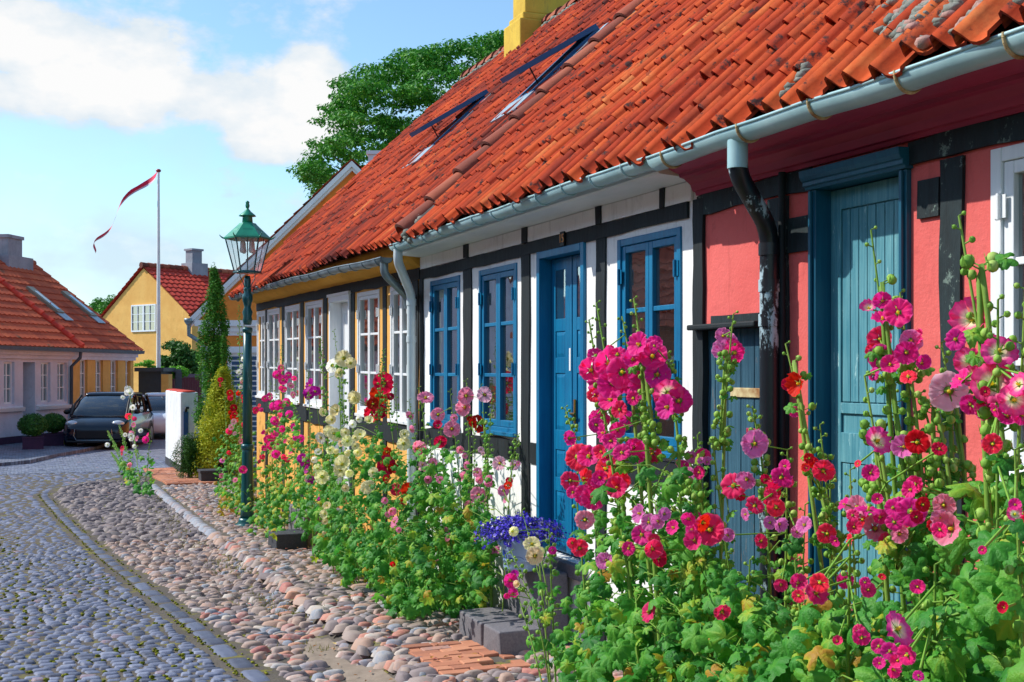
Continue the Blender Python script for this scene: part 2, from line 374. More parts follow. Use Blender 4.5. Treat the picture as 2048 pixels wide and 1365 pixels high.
def ridge_caps(s0, s1, zef, parent, n=N_RIDGE, mat='ridge', Lc=.36, r=.13, seed=3):
    rr = random.Random(seed); mb = MB(); s = s0
    while s < s1 - .05:
        e = min(s + Lc, s1); z = zef(s) + SLOPE * SP + .0; t = rr.uniform(.2, .8); j = rr.uniform(-.012, .012)
        prof0 = [(n + math.cos(a) * (r + .012), z + j + math.sin(a) * (r + .012) * .9) for a in [PI * k / 8 for k in range(9)]]
        prof1 = [(n + math.cos(a) * r * .9, z + j + math.sin(a) * r * .85 - .012) for a in [PI * k / 8 for k in range(9)]]
        vs = [(p[0], s - .03, p[1]) for p in prof0] + [(p[0], e, p[1]) for p in prof1]
        mb.add(vs, [(k, k + 1, 9 + k + 1, 9 + k) for k in range(8)], t, True)
        mb.add([(p[0], s - .03, p[1]) for p in prof0] + [(n + (p[0] - n) * .85, s - .03, p[1] - .02) for p in prof0], [(k, k + 1, 9 + k + 1, 9 + k) for k in range(8)], 0)
        s = e
    o = mb.build('ridge_tiles', M[mat], parent)
    mm = MB()
    for i in range(int((s1 - s0) / .12)):
        y = s0 + i * .12
        for sd in (-1, 1):
            mm.sphere((n + sd * (r + .01), y + rr.uniform(-.03, .03), zef(y) + SLOPE * SP - .075 + rr.uniform(-.015, .015)), rr.uniform(.05, .08), 6, 4, .5, (.8, 1.2, .55))
    mm.build('ridge_mortar', M['mortar'], parent)['kind'] = 'stuff'
    return o
def facade(name, s0, s1, z0, z1, holes, mat, parent, n=WN, deep=.2, shf=None, amp=.004):
    ys = sorted(set([s0, s1] + [q for h in holes for q in h[:2]] + [lerp(s0, s1, i / 24) for i in range(25)]))
    zs = sorted(set([z0, z1] + [q for h in holes for q in h[2:]] + [lerp(z0, z1, i / 9) for i in range(10)]))
    mb = MB()
    def P(y, z, dn=0): 
        return (n + dn + (amp * noise.noise((y * 1.3, z * 1.3, 3)) if dn == 0 else 0), y, z + (shf(y) if shf else 0))
    for a, b in zip(ys, ys[1:]):
        for c, d in zip(zs, zs[1:]):
            if b - a < 1e-5 or d - c < 1e-5: continue
            m = ((a + b) / 2, (c + d) / 2)
            if any(h[0] < m[0] < h[1] and h[2] < m[1] < h[3] for h in holes): continue
            mb.add([P(a, c), P(a, d), P(b, d), P(b, c)], [(0, 1, 2, 3)])
    for h in holes:
        a, b, c, d = h
        for (p, q) in (((a, c), (a, d)), ((a, d), (b, d)), ((b, d), (b, c)), ((b, c), (a, c))):
            mb.add([P(*p), P(*q), P(q[0], q[1], deep), P(p[0], p[1], deep)], [(0, 1, 2, 3)])
    return mb.build(name, mat, parent)
def shv(mb, f):
    if f: mb.V = [(v[0], v[1], v[2] + f(v[1])) for v in mb.V]
    return mb
def window(root, a, b, z0, z1, mat, shf=None, cols=2, rows=3, fw=.045, sw=.045, gb=.022, n=WN, hinges=True, curtain=False, pane='pane', recess=0.0, label=None):
    """outer frame, two casements, glazing bars; child panes, hinges and curtains"""
    if a > b: a, b = b, a
    mb = MB(); f0, f1 = n - .012 + recess, n + .07 + recess
    mb.box(f0, f1, a, a + fw, z0, z1).box(f0, f1, b - fw, b, z0, z1).box(f0 + .002, f1, a + fw, b - fw, z1 - fw, z1).box(f0 + .002, f1, a + fw, b - fw, z0, z0 + fw)
    mb.box(f0 - .03, f0 + .002, a - .005, b + .005, z0 - .02, z0 + .012)
    A, B, C, D = a + fw + .002, b - fw - .002, z0 + fw + .002, z1 - fw - .002; c0, c1 = n + .0 + recess, n + .045 + recess
    cw = (B - A) / cols
    for k in range(cols):
        p, q = A + k * cw + .001, A + (k + 1) * cw - .001
        mb.box(c0, c1, p, p + sw, C, D).box(c0, c1, q - sw, q, C, D).box(c0 + .001, c1, p + sw, q - sw, D - sw, D).box(c0 + .001, c1, p + sw, q - sw, C, C + sw * 1.15)
        for r_ in range(1, rows):
            z = C + (D - C) * r_ / rows; mb.box(c0 + .006, c1 - .004, p + sw, q - sw, z - gb / 2 - .004, z + gb / 2 + .004)
    w = shv(mb, shf).build('window', mat, root, bevel=.004)
    if label: w['label'] = label
    g = MB(); g.add([(n + .026 + recess, y, z) for y, z in ((A, C), (A, D), (B, D), (B, C))], [(0, 1, 2, 3)]); shv(g, shf).build('pane', M[pane], w)
    if hinges:
        for y, sd in ((a + fw, -1), (b - fw, 1)):
            for zz in (.18, .62):
                z = z0 + (z1 - z0) * (1 - zz); hb = MB(); hb.tube([(f0 - .012, y, z - .05), (f0 - .012, y, z + .05)], .009, 8); hb.box(f0 - .006, f0 - .001, y - .03, y + .03, z - .045, z + .045)
                shv(hb, shf).build('hinge', M['blue'] if mat == M['blue'] else M['white_paint'], w)
    if curtain:
        for (p, q) in ((A, A + (B - A) * .2), (B - (B - A) * .2, B)):
            cb = MB(); k = 14; vs = []
            for i in range(k + 1):
                y = lerp(p, q, i / k); x = n + .13 + recess + .018 * math.sin(i * 2.1); vs += [(x, y, C), (x, y, D)]
            cb.add(vs, [(2 * i, 2 * i + 2, 2 * i + 3, 2 * i + 1) for i in range(k)], .5, True); shv(cb, shf).build('curtain', M['curtain'], w)
    return w
def timber(parent, seed, n0, s0, s1, z0, z1, mat='tar', shf=None, name=None, amp=.008):
    mb = MB().wob(n0, WN + .03, s0, s1, z0, z1, amp, seed)
    return shv(mb, shf).build(name or ('timber_post' if abs(z1 - z0) > abs(s1 - s0) else 'timber_beam'), M[mat], parent)
def gutter(parent, s0, s1, zf, r, mat, brackets, bmat, n=3.15, steps=40, name='gutter', bw=.012):
    prof = [(n + math.cos(a) * r, math.sin(a) * r) for a in [PI + PI * k / 10 for k in range(11)]] + [(n + math.cos(a) * (r - .004), math.sin(a) * (r - .004) + .001) for a in [2 * PI - PI * k / 10 for k in range(11)]]
    mb = MB().sweep(prof, s0, s1, steps, .5, lambda y: (0, zf(y)), True)
    mb.tube([(n - r, lerp(s0, s1, i / 20), zf(lerp(s0, s1, i / 20))) for i in range(21)], .008, 8)
    for y in (s0, s1):
        if y == s0 and s0 < 2: continue
        mb.prism([(n + math.cos(a) * r, y, zf(y) + math.sin(a) * r) for a in [PI + PI * k / 10 for k in range(11)]], (0, .004, 0))
    o = mb.build(name, M[mat], parent)
    for y in brackets:
        bb = MB(); pr = [(n + math.cos(a) * (r + .004), math.sin(a) * (r + .004)) for a in [PI * .96 + PI * 1.0 * k / 12 for k in range(13)]]
        pts = [(p[0], y, p[1] + zf(y)) for p in pr]
        for p, q in zip(pts, pts[1:]): bb.bar(p, q, bw * 2, .006, (0, 1, 0)) if False else bb.tube([p, q], bw * .55, 6)
        bb.bar((n + r, y, zf(y) + .0), (n + r + .22, y, zf(y) + .03), .02, .006)
        bb.build('gutter_bracket', M[bmat], o)
    return o
def downpipe(parent, pts, r, mat, collars, name='downpipe'):
    P = [Vector(p) for p in pts]; out = [P[0]]
    for i in range(1, len(P) - 1):        # rounded elbows
        a, b, c = P[i - 1], P[i], P[i + 1]; k = min(.09, (b - a).length * .45, (c - b).length * .45)
        p = b + (a - b).normalized() * k; q = b + (c - b).normalized() * k
        for t in (0, .25, .5, .75, 1): out.append(p * (1 - t) ** 2 + b * 2 * t * (1 - t) + q * t * t)
    out.append(P[-1]); mb = MB().tube(out, r, 14)
    for z in collars:
        x, y = P[-1].x, P[-1].y; mb.tube([(x, y, z - .03), (x, y, z + .03)], r + .006, 14)
    o = mb.build(name, M[mat], parent); return o
# ---------------------------------------------------------------- white house
S_RW, S_WY, S_YE = 5.84, 10.93, 19.68
zw = lambda s: 2.905
WH = thing('white_house', 'white half-timbered cottage with bright blue windows and a blue double door', 'house', (WN, 8.4, .2))
ws = [(SN(921, WN), SN(862, WN)), (SN(1035, WN), SN(959.5, WN)), (SN(1364, WN), SN(1237, WN))]
dz = (SN(1172, WN), SN(1077, WN))
holes = [(a, b, 1.21, 2.53) for a, b in ws] + [(dz[0], dz[1], .38, 2.57)]
facade('wall', S_RW, S_WY, -.6, 2.80, holes, M['white_wall'], WH)
for i, (a, b) in enumerate(ws): window(WH, a, b, 1.21, 2.53, M['blue'], curtain=(i != 2))
posts = [(929, 945), (1046, 1061), (1195, 1213), (841, 848)]
for i, (a, b) in enumerate(posts): timber(WH, 10 + i, WN - .014, SN(a, WN), SN(b, WN), -.4, 2.57)
timber(WH, 20, WN - .018, S_RW + .1, S_WY - .02, 2.565, 2.66)
for i, (a, b) in enumerate(((848, 929), (945, 1046), (1061, 1077), (1172, 1195), (1213, 1391))):
    timber(WH, 30 + i, WN - .016, SN(a, WN) - .002, SN(b, WN) + .002, 1.01, 1.165, amp=.012)
timber(WH, 40, WN - .02, SN(1391, WN), SN(1411, WN), -.4, 2.66, 'tar')
for i, x in enumerate((936, 1054, 1203, 1330)): timber(WH, 50 + i, WN - .03, SN(x - 4, WN), SN(x + 6, WN), 2.66, 2.775, name='joist_end')
mb = MB()                                        # cornice box under the gutter
mb.sweep([(WN - .003, 2.775), (WN - .25, 2.79), (WN - .262, 2.80), (WN - .262, 2.86), (WN + .1, 2.875)], S_RW + .0, S_WY - .05, 24, .5, lambda y: (0, .006 * noise.noise((y, 0, 0))))
mb.build('cornice', M['pale_board'], WH)
MB().box(WN - .02, WN - .004, S_RW + .05, S_WY - .03, 2.662, 2.772).build('infill_board', M['white_wall'], WH)
mb = MB()                                        # house number plate
pc = PN(1124, 478, WN - .03); mb.box(WN - .032, WN - .018, pc.y - .035, pc.y + .035, pc.z - .05, pc.z + .05); pl = mb.build('number_plate', M['iron'], WH, bevel=.003)
def text_part(txt, size, loc, rot, mat, parent, name, ext=.002, align='CENTER'):
    cu = bpy.data.curves.new(name, 'FONT'); cu.body = txt; cu.size = size; cu.extrude = ext; cu.align_x = align; cu.align_y = 'CENTER'; cu.materials.append(mat)
    tmp = bpy.data.objects.new('tmp_text', cu); COL.objects.link(tmp); bpy.context.view_layer.update()
    me = bpy.data.meshes.new_from_object(tmp.evaluated_get(bpy.context.evaluated_depsgraph_get())); bpy.data.objects.remove(tmp)
    o = bpy.data.objects.new(name, me); COL.objects.link(o); o.parent = parent
    o.location = Vector(loc) - WOFF[parent.name]; o.rotation_euler = rot; return o
text_part('15', .085, (WN - .035, pc.y, pc.z), (rad(90), 0, rad(-90)), simple('orange_number', H('#e8a060'), .5), pl, 'number')
# blue double door
def panel_door(root, a, b, z0, z1, n, mat, panels, glasstop=True, name='door', meet=True):
    mb = MB(); mb.box(n, n + .04, a, b, z0, z1); mid = (a + b) / 2
    mb.box(n - .014, n - .001, mid - .022, mid + .022, z0, z1)
    for (p, q) in ((a + .015, mid - .03), (mid + .03, b - .015)):
        w = q - p; st = w * .22
        mb.box(n - .01, n - .001, p, p + st, z0, z1).box(n - .01, n - .001, q - st, q, z0, z1)
        zz = [z0] + [v for pr in panels for v in pr] + [z1]; zz.sort()
        for k in range(0, len(zz), 2): mb.box(n - .0095, n - .001, p + st, q - st, zz[k], zz[k + 1])
        for (c, d) in panels:
            if d > z1 - .5 and glasstop: continue
            mb.add([(n - .001, p + st, c), (n - .001, q - st, c), (n - .001, q - st, d), (n - .001, p + st, d), (n - .008, p + st + .03, c + .03), (n - .008, q - st - .03, c + .03), (n - .008, q - st - .03, d - .03), (n - .008, p + st + .03, d - .03)],
                   [(4, 7, 6, 5), (0, 4, 5, 1), (1, 5, 6, 2), (2, 6, 7, 3), (3, 7, 4, 0)])
    d = mb.build(name, mat, root, bevel=.003)
    if glasstop:
        for (p, q) in ((a + .015, mid - .03), (mid + .03, b - .015)):
            c, e = max(panels); st = (q - p) * .22; g = MB(); g.add([(n - .004, y, z) for y, z in ((p + st, c), (p + st, e), (q - st, e), (q - st, c))], [(0, 1, 2, 3)]); g.build('pane', M['pane'], d)
    return d
mb = MB(); a, b = dz; fw = .055
mb.box(WN - .02, WN + .14, a, a + fw, .38, 2.57).box(WN - .02, WN + .14, b - fw, b, .38, 2.57).box(WN - .022, WN + .14, a + fw, b - fw, 2.57 - fw, 2.568)
mb.build('door_frame', M['blue'], WH, bevel=.005)
pan = [(-.87 - .29, -.87), (-.77, -.57), (-.426, -.018), (.095, .284), (.375, .725)]
pan = [(p + 1.7, q + 1.7) for p, q in pan]; pan[0] = (.62, .83)
BD = panel_door(WH, a + fw, b - fw, .40, 2.51, WN + .085, M['blue'], pan)
mb = MB(); mb.tube([(WN + .075, (a + b) / 2 - .08, 1.38), (WN + .035, (a + b) / 2 - .08, 1.40), (WN + .035, (a + b) / 2 - .15, 1.40)], .009, 8); mb.box(WN + .064, WN + .070, (a + b) / 2 - .095, (a + b) / 2 - .065, 1.33, 1.50); mb.build('handle', M['brass'], BD)
MB().box(WN + .067, WN + .0695, (a + b) / 2 - .012, (a + b) / 2 + .014, 1.70, 1.86).build('paper_sticker', M['white_paint'], BD)
MB().box(WN - .05, WN + .2, a - .02, b + .02, .28, .378).build('door_sill', M['granite'], WH, bevel=.01)
def room(root, a, b, z0=.2, z1=2.6):
    mb = MB(); n0, n1 = WN + .215, WN + 2.6
    v = [(x, y, z) for z in (z0, z1) for (x, y) in ((n0, a), (n1, a), (n1, b), (n0, b))]
    mb.add(v, [(0, 1, 2, 3), (7, 6, 5, 4), (1, 5, 6, 2), (0, 4, 5, 1), (3, 2, 6, 7)]); return mb.build('room', M['interior'], root)
room(WH, S_RW + .1, S_WY - .1)
holes_w = []
S_ST = 10.12                                        # the strip of ridge tiles where the two roofs meet
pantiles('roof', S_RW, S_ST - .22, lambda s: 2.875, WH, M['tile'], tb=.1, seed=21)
roof_shell(S_RW, S_ST, lambda s: 2.875, WH); back_slope(S_RW, S_WY, lambda s: 2.875, WH)
ridge_caps(S_RW, S_WY, lambda s: 2.875, WH)
zg = lambda s: 2.85 + .004 * math.sin(s * 3) + .003 * math.sin(s * 7.7)
gutter(WH, S_RW - .14, 10.62, zg, .058, 'zinc', [10.45 - .405 * k for k in range(12)], 'zinc')
downpipe(WH, [(3.15, 10.52, 2.82), (3.15, 10.53, 2.70), (3.40, 10.92, 2.42), (3.40, 10.92, -.25)], .042, 'pipe_white', (2.35, 2.0, 1.1, .5))
# party strip of ridge tiles between the roofs
mb = MB(); rr = random.Random(8); L = .375; j = 0; v = -.02
while v < SLOPE - .1:
    r0, r1 = .125, .105; s_ = S_ST; ns = 9; t = rr.uniform(.15, .8); c = []
    for (vv, r_, h) in ((v, r0, .05), (v + L + .02, r1, .02)):
        for k in range(ns):
            aa = PI * k / (ns - 1); q = roof_pt(s_ + math.cos(aa) * r_ + rr.uniform(-.002, .002), vv, h + math.sin(aa) * r_ * .75, 2.875 + .02); c.append(q)
    mb.add(c, [(k, k + 1, ns + k + 1, ns + k) for k in range(ns - 1)], t, True)
    c2 = c[:ns] + [(p[0] + .03 * SP * 0 + .012, p[1], p[2] - .022) for p in c[:ns]]; mb.add(c2, [(k, k + 1, ns + k + 1, ns + k) for k in range(ns - 1)], 0)
    v += L
mb.build('party_ridge_tiles', M['ridge'], WH)
mb = MB(); v = 0
while v < SLOPE:
    a = S_ST - .24; b = S_ST - .10
    mb.add([roof_pt(a, v, .030 + rr.uniform(0, .012), 2.875), roof_pt(b, v, .055 + rr.uniform(0, .02), 2.875), roof_pt(b, v + .1, .055 + rr.uniform(0, .02), 2.875), roof_pt(a, v + .1, .03 + rr.uniform(0, .012), 2.875)], [(0, 1, 2, 3)]); v += .1
mb.build('mortar_fillet', simple('dark_mortar', H('#55504e'), .95, 0, .25, 12, .9), WH)
mb = MB()
for k in range(26): 
    mb.sphere(roof_pt(S_ST - .06 + rr.uniform(-.14, .14), rr.uniform(-.05, .16), rr.uniform(-.05, .06), 2.875), rr.uniform(.03, .06), 6, 4, .5, (1, 1.1, .8))
mb.build('mortar', M['mortar'], WH)['kind'] = 'stuff'
# ---------------------------------------------------------------- red house
RH = thing('red_house', 'red half-timbered cottage with a faded teal plank door and worn downpipe', 'house', (WN, 3.6, .2))
S_R0 = -1.2
td = (SN(1822, WN), SN(1627, WN)); pdr = (SN(1530, WN), SN(1400, WN)); rw = (SN(1985, WN) - .93, SN(1985, WN))
facade('wall', S_R0, S_RW, -.6, 2.80, [(td[0], td[1], .38, 2.655), (pdr[0], pdr[1], .38, 1.93), (rw[0], rw[1], 1.29, 2.562), (.2, 1.1, 1.29, 2.562)], M['red_wall'], RH)
window(RH, rw[0], rw[1], 1.29, 2.562, M['white_paint'], fw=.055, sw=.05); window(RH, .2, 1.1, 1.29, 2.562, M['white_paint'], fw=.055, sw=.05)
room(RH, S_R0 + .1, S_RW - .1)
for i, (a, b) in enumerate(((S_RW - .01, td[1] + .004), (td[0] - .004, S_R0))): timber(RH, 60 + i, WN - .018, b, a, 2.57, 2.675, 'tar_worn', amp=.012)
timber(RH, 70, WN - .018, SN(1540, WN), SN(1579, WN), -.4, 2.565, 'tar_worn', amp=.008)
timber(RH, 71, WN - .014, SN(1580, WN), SN(1619, WN), 2.28, 2.45, 'tar_worn', name='tie_beam_end', amp=.012)
timber(RH, 72, WN - .018, SN(1886, WN), SN(1928, WN), -.4, 2.565, 'tar_worn', amp=.009)
timber(RH, 73, WN - .014, SN(1840, WN), SN(1886, WN), 2.34, 2.50, 'tar_worn', name='tie_beam_end', amp=.014)
timber(RH, 74, WN - .016, 1.4, 1.55, -.4, 2.565, 'tar_worn'); timber(RH, 75, WN - .016, -.1, .05, -.4, 2.565, 'tar_worn')
timber(RH, 76, WN - .014, pdr[0], S_RW - .15, 1.955, 2.00, 'tar_worn', amp=.004)
MB().box(WN - .075, WN + .0, pdr[0] - .01, S_RW + .01, 1.925, 1.955).build('drip_ledge', M['tar'], RH, bevel=.008)
mb = MB()                                        # maroon moulded cornice
prof = [(3.50, 2.677), (3.478, 2.677), (3.472, 2.695), (3.455, 2.70), (3.44, 2.735), (3.40, 2.765), (3.372, 2.772), (3.366, 2.79), (3.345, 2.795), (3.30, 2.815), (3.265, 2.835), (3.25, 2.87), (3.5, 2.88)]
mb.sweep(prof, S_R0, S_RW - .005, 30, .5, lambda y: (.004 * noise.noise((y * 2, 0, 0)), .008 * noise.noise((y * .8, 2, 0)))); mb.build('cornice', M['maroon'], RH)
# teal door
mb = MB(); a, b = td; fw = .05
for (p, q) in ((a, a + fw), (b - fw, b)): mb.box(WN - .025, WN + .11, p, q, .38, 2.56)
mb.box(WN - .042, WN - .028, a + .012, a + .03, .38, 2.555).box(WN - .042, WN - .028, b - .03, b - .012, .38, 2.555)
mb.sweep([(3.66, 2.56), (3.462, 2.56), (3.455, 2.575), (3.445, 2.578), (3.445, 2.598), (3.435, 2.602), (3.425, 2.62), (3.42, 2.65), (3.66, 2.655)], a - .012, b + .012)
mb.build('door_frame', M['teal_dark'], RH, bevel=.003)
mb = MB(); A, B = a + fw, b - fw; n = WN + .075
mb.box(n, n + .04, A, B, .40, 2.555)
L0, L1 = A + .075, B - .03 - .045
for (z0, z1) in ((.40, .52), (1.27, 1.41), (1.50, 1.55), (2.46, 2.555)): mb.box(n - .012, n - .001, A, B, z0, z1)
for (p, q) in ((A, L0), (L1, B)): mb.box(n - .0125, n - .001, p, q, .40, 2.555)
for (z0, z1) in ((.525, 1.265), (1.555, 2.455)):
    k = 7; w = (L1 - L0 - .01) / k
    for i in range(k): mb.box(n - .008, n - .001, L0 + .005 + i * w + .0025, L0 + .005 + (i + 1) * w - .0025, z0, z1)
TD = mb.build('door', M['teal'], RH, bevel=.0025)
TD['label'] = 'faded teal plank door with vertical grooves'
mb = MB(); c = (n - .02, A + .14, 1.46); mb.sphere(c, .022, 10, 6, .5, (.5, 1, 1))
for k in range(10): 
    t = 2 * PI * k / 10; mb.tube([(n - .03, c[1] + .035 * math.cos(t), 1.43 + .04 * math.sin(t)), (n - .03, c[1] + .035 * math.cos(t + .63), 1.43 + .04 * math.sin(t + .63))], .006, 6)
mb.build('knocker', M['iron'], TD)
MB().box(WN - .05, WN + .2, a - .02, b + .02, .28, .378).build('door_sill', M['granite'], RH, bevel=.01)
# low plank door beside the downpipe
mb = MB(); A, B = pdr; k = 5; w = (B - A) / k
for i in range(k): mb.box(WN + .02, WN + .05, A + i * w + .003, A + (i + 1) * w - .003, .38, 1.925)
PD = mb.build('door', M['plank'], RH, bevel=.003); PD['label'] = 'low weathered plank door with rusty strap and letter slot'
MB().box(WN + .008, WN + .019, A + .02, A + .34, 1.56, 1.61).build('strap_hinge', M['rust'], PD, bevel=.003)
MB().box(WN + .004, WN + .019, A + .03, A + .22, 1.30, 1.34).box(WN + .01, WN + .019, A + .06, A + .19, 1.35, 1.40).build('letter_slot', M['maroon'], PD, bevel=.003)
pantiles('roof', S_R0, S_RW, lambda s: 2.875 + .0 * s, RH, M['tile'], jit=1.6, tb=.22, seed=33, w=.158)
roof_shell(S_R0, S_RW, lambda s: 2.875, RH); back_slope(S_R0, S_RW, lambda s: 2.875, RH); ridge_caps(S_R0, S_RW, lambda s: 2.875, RH)
for mt, cnt, sd in (('mortar', 330, 4), ('mortar_pink', 150, 9)):   # mortar pressed between the lowest courses
    mb = MB(); rr = random.Random(sd)
    for k in range(cnt):
        cs = rr.uniform(1.0, 4.6) ; v = abs(rr.gauss(0, .5)) * (1.25 if cs < 3.6 else .6); col_ = round((cs - S_R0) / .22) * .22 + S_R0 - .05
        if noise.noise((cs * 1.6, v * 1.6, 2)) < -.02: continue
        for q in range(7):
            p = roof_pt(col_ + rr.uniform(-.03, .045), v + q * .035 + .02, .022 + rr.uniform(0, .024), 2.875)
            o_ = mb.n; mb.sphere(p, rr.uniform(.018, .038), 6, 4, .5, (1.2, 1.1, .7))
            for w_ in range(o_, mb.n): x_ = mb.V[w_]; f_ = noise.noise((x_[0] * 37, x_[1] * 37, x_[2] * 37)) * .014; mb.V[w_] = (x_[0] + f_, x_[1] - f_, x_[2] + f_)
    mb.build('mortar', M[mt], RH)['kind'] = 'stuff'
gutter(RH, S_R0, S_RW - .16, lambda s: zg(s) - .006, .066, 'zinc', [S_RW - .32] + [4.80 - .55 * k for k in range(10)], 'rust', bw=.014)
downpipe(RH, [(3.15, 4.90, 2.80), (3.15, 4.90, 2.64), (3.41, 5.02, 2.40), (3.41, 5.02, -.25)], .047, 'pipe_worn', (2.30, 2.12, 1.95, 1.0))
MB().tube([(3.15, 4.90, 2.80), (3.15, 4.90, 2.665)], .049, 14).build('outlet', M['zinc'], RH)
MB().tube([(3.46, 4.985, 2.68), (3.46, 4.985, -.2)], .018, 8).build('thin_pipe', M['tar'], RH)
# ---------------------------------------------------------------- yellow house
shf = lambda s: .012 * (s - 11.5)
zy = lambda s: 2.875 + .03 * min(1, max(0, (s - 10.1) / 1.5))
YH = thing('yellow_house', 'long ochre half-timbered cottage with white windows beside the street lamp', 'house', (WN, 15.7, 0))
yw = [(515, 531), (536, 560), (571, 600), (612, 646), (716, 760), (782, 822)]
yd = (SN(703, WN), SN(662, WN))
holes = [(SN(b, WN), SN(a, WN), 1.19, 2.56) for a, b in yw] + [(yd[0], yd[1], .20, 2.57)]
facade('wall', S_WY, S_YE, -.9, 2.80, holes, M['yellow_wall'], YH, shf=shf)
for i, (a, b) in enumerate(yw):
    window(YH, SN(b, WN), SN(a, WN), 1.19, 2.56, M['white_paint'], shf, fw=.045, sw=.04, gb=.018, curtain=(i % 2 == 0))
for i, (a, b) in enumerate(((532, 536), (565, 570), (602, 608), (648, 655), (703, 710), (767, 774), (826, 838))): timber(YH, 80 + i, WN - .012, SN(a, WN), SN(b, WN), -.7, 2.575, 'tar', shf, amp=.008)
timber(YH, 90, WN - .016, S_WY + .02, S_YE - .02, 2.575, 2.69, 'tar', shf, amp=.01)
for i, (a, b) in enumerate((((820, 703)), (662, 488))): timber(YH, 92 + i, WN - .02, SN(a, WN), min(S_YE - .02, SN(b, WN)), .97, 1.165, 'tar', shf, amp=.012)
mb = MB(); cove = [(3.5, 2.692), (3.484, 2.692), (3.475, 2.71)] + [(3.475 - .21 * math.sin(t), 2.71 + .16 * (1 - math.cos(t))) for t in [PI / 2 * k / 8 for k in range(1, 9)]] + [(3.24, 2.90), (3.5, 2.92)]
mb.sweep(cove, S_WY + .0, S_YE, 30, .5, lambda y: (.006 * noise.noise((y * .8, 0, 0)), shf(y) + .01 * noise.noise((y * .6, 3, 0))), True); mb.build('cornice', M['ochre_cove'], YH)
room(YH, S_WY + .1, S_YE - .1, .1, 2.6)
mb = MB(); a, b = yd
for (p, q) in ((a, a + .06), (b - .06, b)): mb.box(WN - .03, WN + .16, p, q, .2, 2.5)
mb.box(WN - .035, WN + .16, a - .0, b + .0, 2.5, 2.565).box(WN - .05, WN + .02, a - .03, b + .03, 2.565, 2.60); shv(mb, shf).build('door_frame', M['white_paint'], YH, bevel=.004)
panel_door(YH, a + .06, b - .06, .22, 2.53, WN + .13, M['white_paint'], [(.4, .9), (1.0, 1.6), (1.7, 2.4)], False)
# skylight openings: s-range, v-range along the slope
SKY = [(10.85, 11.22, None), (13.92, 14.30, None)]
v0, v1 = (4.66 - N_EAVE) / CP, (5.36 - N_EAVE) / CP
skh = [(a, b, v0, v1) for a, b, _ in SKY]
pantiles('roof', S_ST + .06, S_YE, zy, YH, M['tile'], holes=[(a - .12, b + .12, v0 - .12, v1 + .12) for a, b, c, d in skh], tb=-.10, seed=55)
roof_shell(S_ST, S_YE, zy, YH, skh); back_slope(S_WY, S_YE, zy, YH); ridge_caps(S_WY, S_YE, zy, YH)
for a, b, c, d in skh:
    ze = zy((a + b) / 2); fr = MB()
    def rp(s, v, h): return roof_pt(s, v, h, ze)
    def rbox(mb, s0, s1, va, vb, h0, h1): return mb.hexa([rp(s0, va, h0), rp(s0, vb, h0), rp(s1, vb, h0), rp(s1, va, h0), rp(s0, va, h1), rp(s0, vb, h1), rp(s1, vb, h1), rp(s1, va, h1)])
    rbox(fr, a - .03, a + .03, c - .03, d + .03, -.08, .085); rbox(fr, b - .03, b + .03, c - .03, d + .03, -.08, .085); rbox(fr, a + .03, b - .03, c - .03, c + .03, -.08, .083); rbox(fr, a + .03, b - .03, d - .03, d + .03, -.08, .083)
    sky_ = fr.build('roof_window', M['roof_window'], YH); fixnormals(sky_)
    fl = MB(); rbox(fl, a - .13, a - .03, c - .12, d + .1, .0, .06); rbox(fl, b + .03, b + .16, c - .12, d + .1, .0, .045); rbox(fl, a - .13, b + .13, c - .33, c - .03, .068, .085); fixnormals(fl.build('flashing', M['roof_flash'], sky_))
    sa = MB(); al = rad(12); Ls = d - c + .04
    def sp(s, t, h): return rp(s, d + .03 - t * math.cos(al) , .075 + t * math.sin(al) + h)
    def sbox(mb, s0, s1, t0, t1, h0, h1): return mb.hexa([sp(s0, t0, h0), sp(s0, t1, h0), sp(s1, t1, h0), sp(s1, t0, h0), sp(s0, t0, h1), sp(s0, t1, h1), sp(s1, t1, h1), sp(s1, t0, h1)])
    sbox(sa, a - .035, a + .03, 0, Ls, 0, .055); sbox(sa, b - .03, b + .035, 0, Ls, 0, .055); sbox(sa, a + .03, b - .03, 0, .06, 0, .053); sbox(sa, a + .03, b - .03, Ls - .06, Ls, 0, .053)
    so = sa.build('open_sash', M['roof_window'], sky_); fixnormals(so)
    g = MB(); g.add([sp(a + .03, .06, .04), sp(b - .03, .06, .04), sp(b - .03, Ls - .06, .04), sp(a + .03, Ls - .06, .04)], [(0, 1, 2, 3)]); g.build('roof_pane', M['dark_glass'], sky_)
    st = MB(); st.tube([sp(a + .01, Ls - .15, 0), rp(a + .01, c + .12, .09)], .008, 6); st.build('stay_bar', M['iron'], sky_)
    w = MB(); rbox(w, a, b, c, d, -.09, -.08); w.build('opening_back', M['deck'], sky_)
zgy = lambda s: interp(s, [(10.8, 2.762), (13.6, 2.832), (17.4, 2.905), (20.2, 2.905)]) + .006 * math.sin(s * 2.6)
gutter(YH, S_WY - .05, 19.95, zgy, .058, 'zinc_old', [11.1 + .48 * k for k in range(19)], 'zinc_old')
downpipe(YH, [(3.15, 10.98, 2.74), (3.15, 10.98, 2.62), (3.42, 11.12, 2.42), (3.43, 11.12, 2.30)], .04, 'zinc_old', ())
# yellow chimney standing on the ridge
zr = zy(18) + SLOPE * SP
mb = MB(); rr = random.Random(2)
c0, c1 = 16.1, 16.75
mb.box(6.66, 7.56, c0, c1, zr - 1.0, zr + .06).box(6.72, 7.54, c0 + .03, c1 - .06, zr + .06, zr + .16).box(6.76, 7.5, c0 + .05, c1 - .12, zr + .16, zr + 1.6).box(6.72, 7.54, c0 + .02, c1 - .08, zr + 1.25, zr + 1.37)
ch = mb.build('chimney', M['chimney_yellow'], YH, bevel=.02)
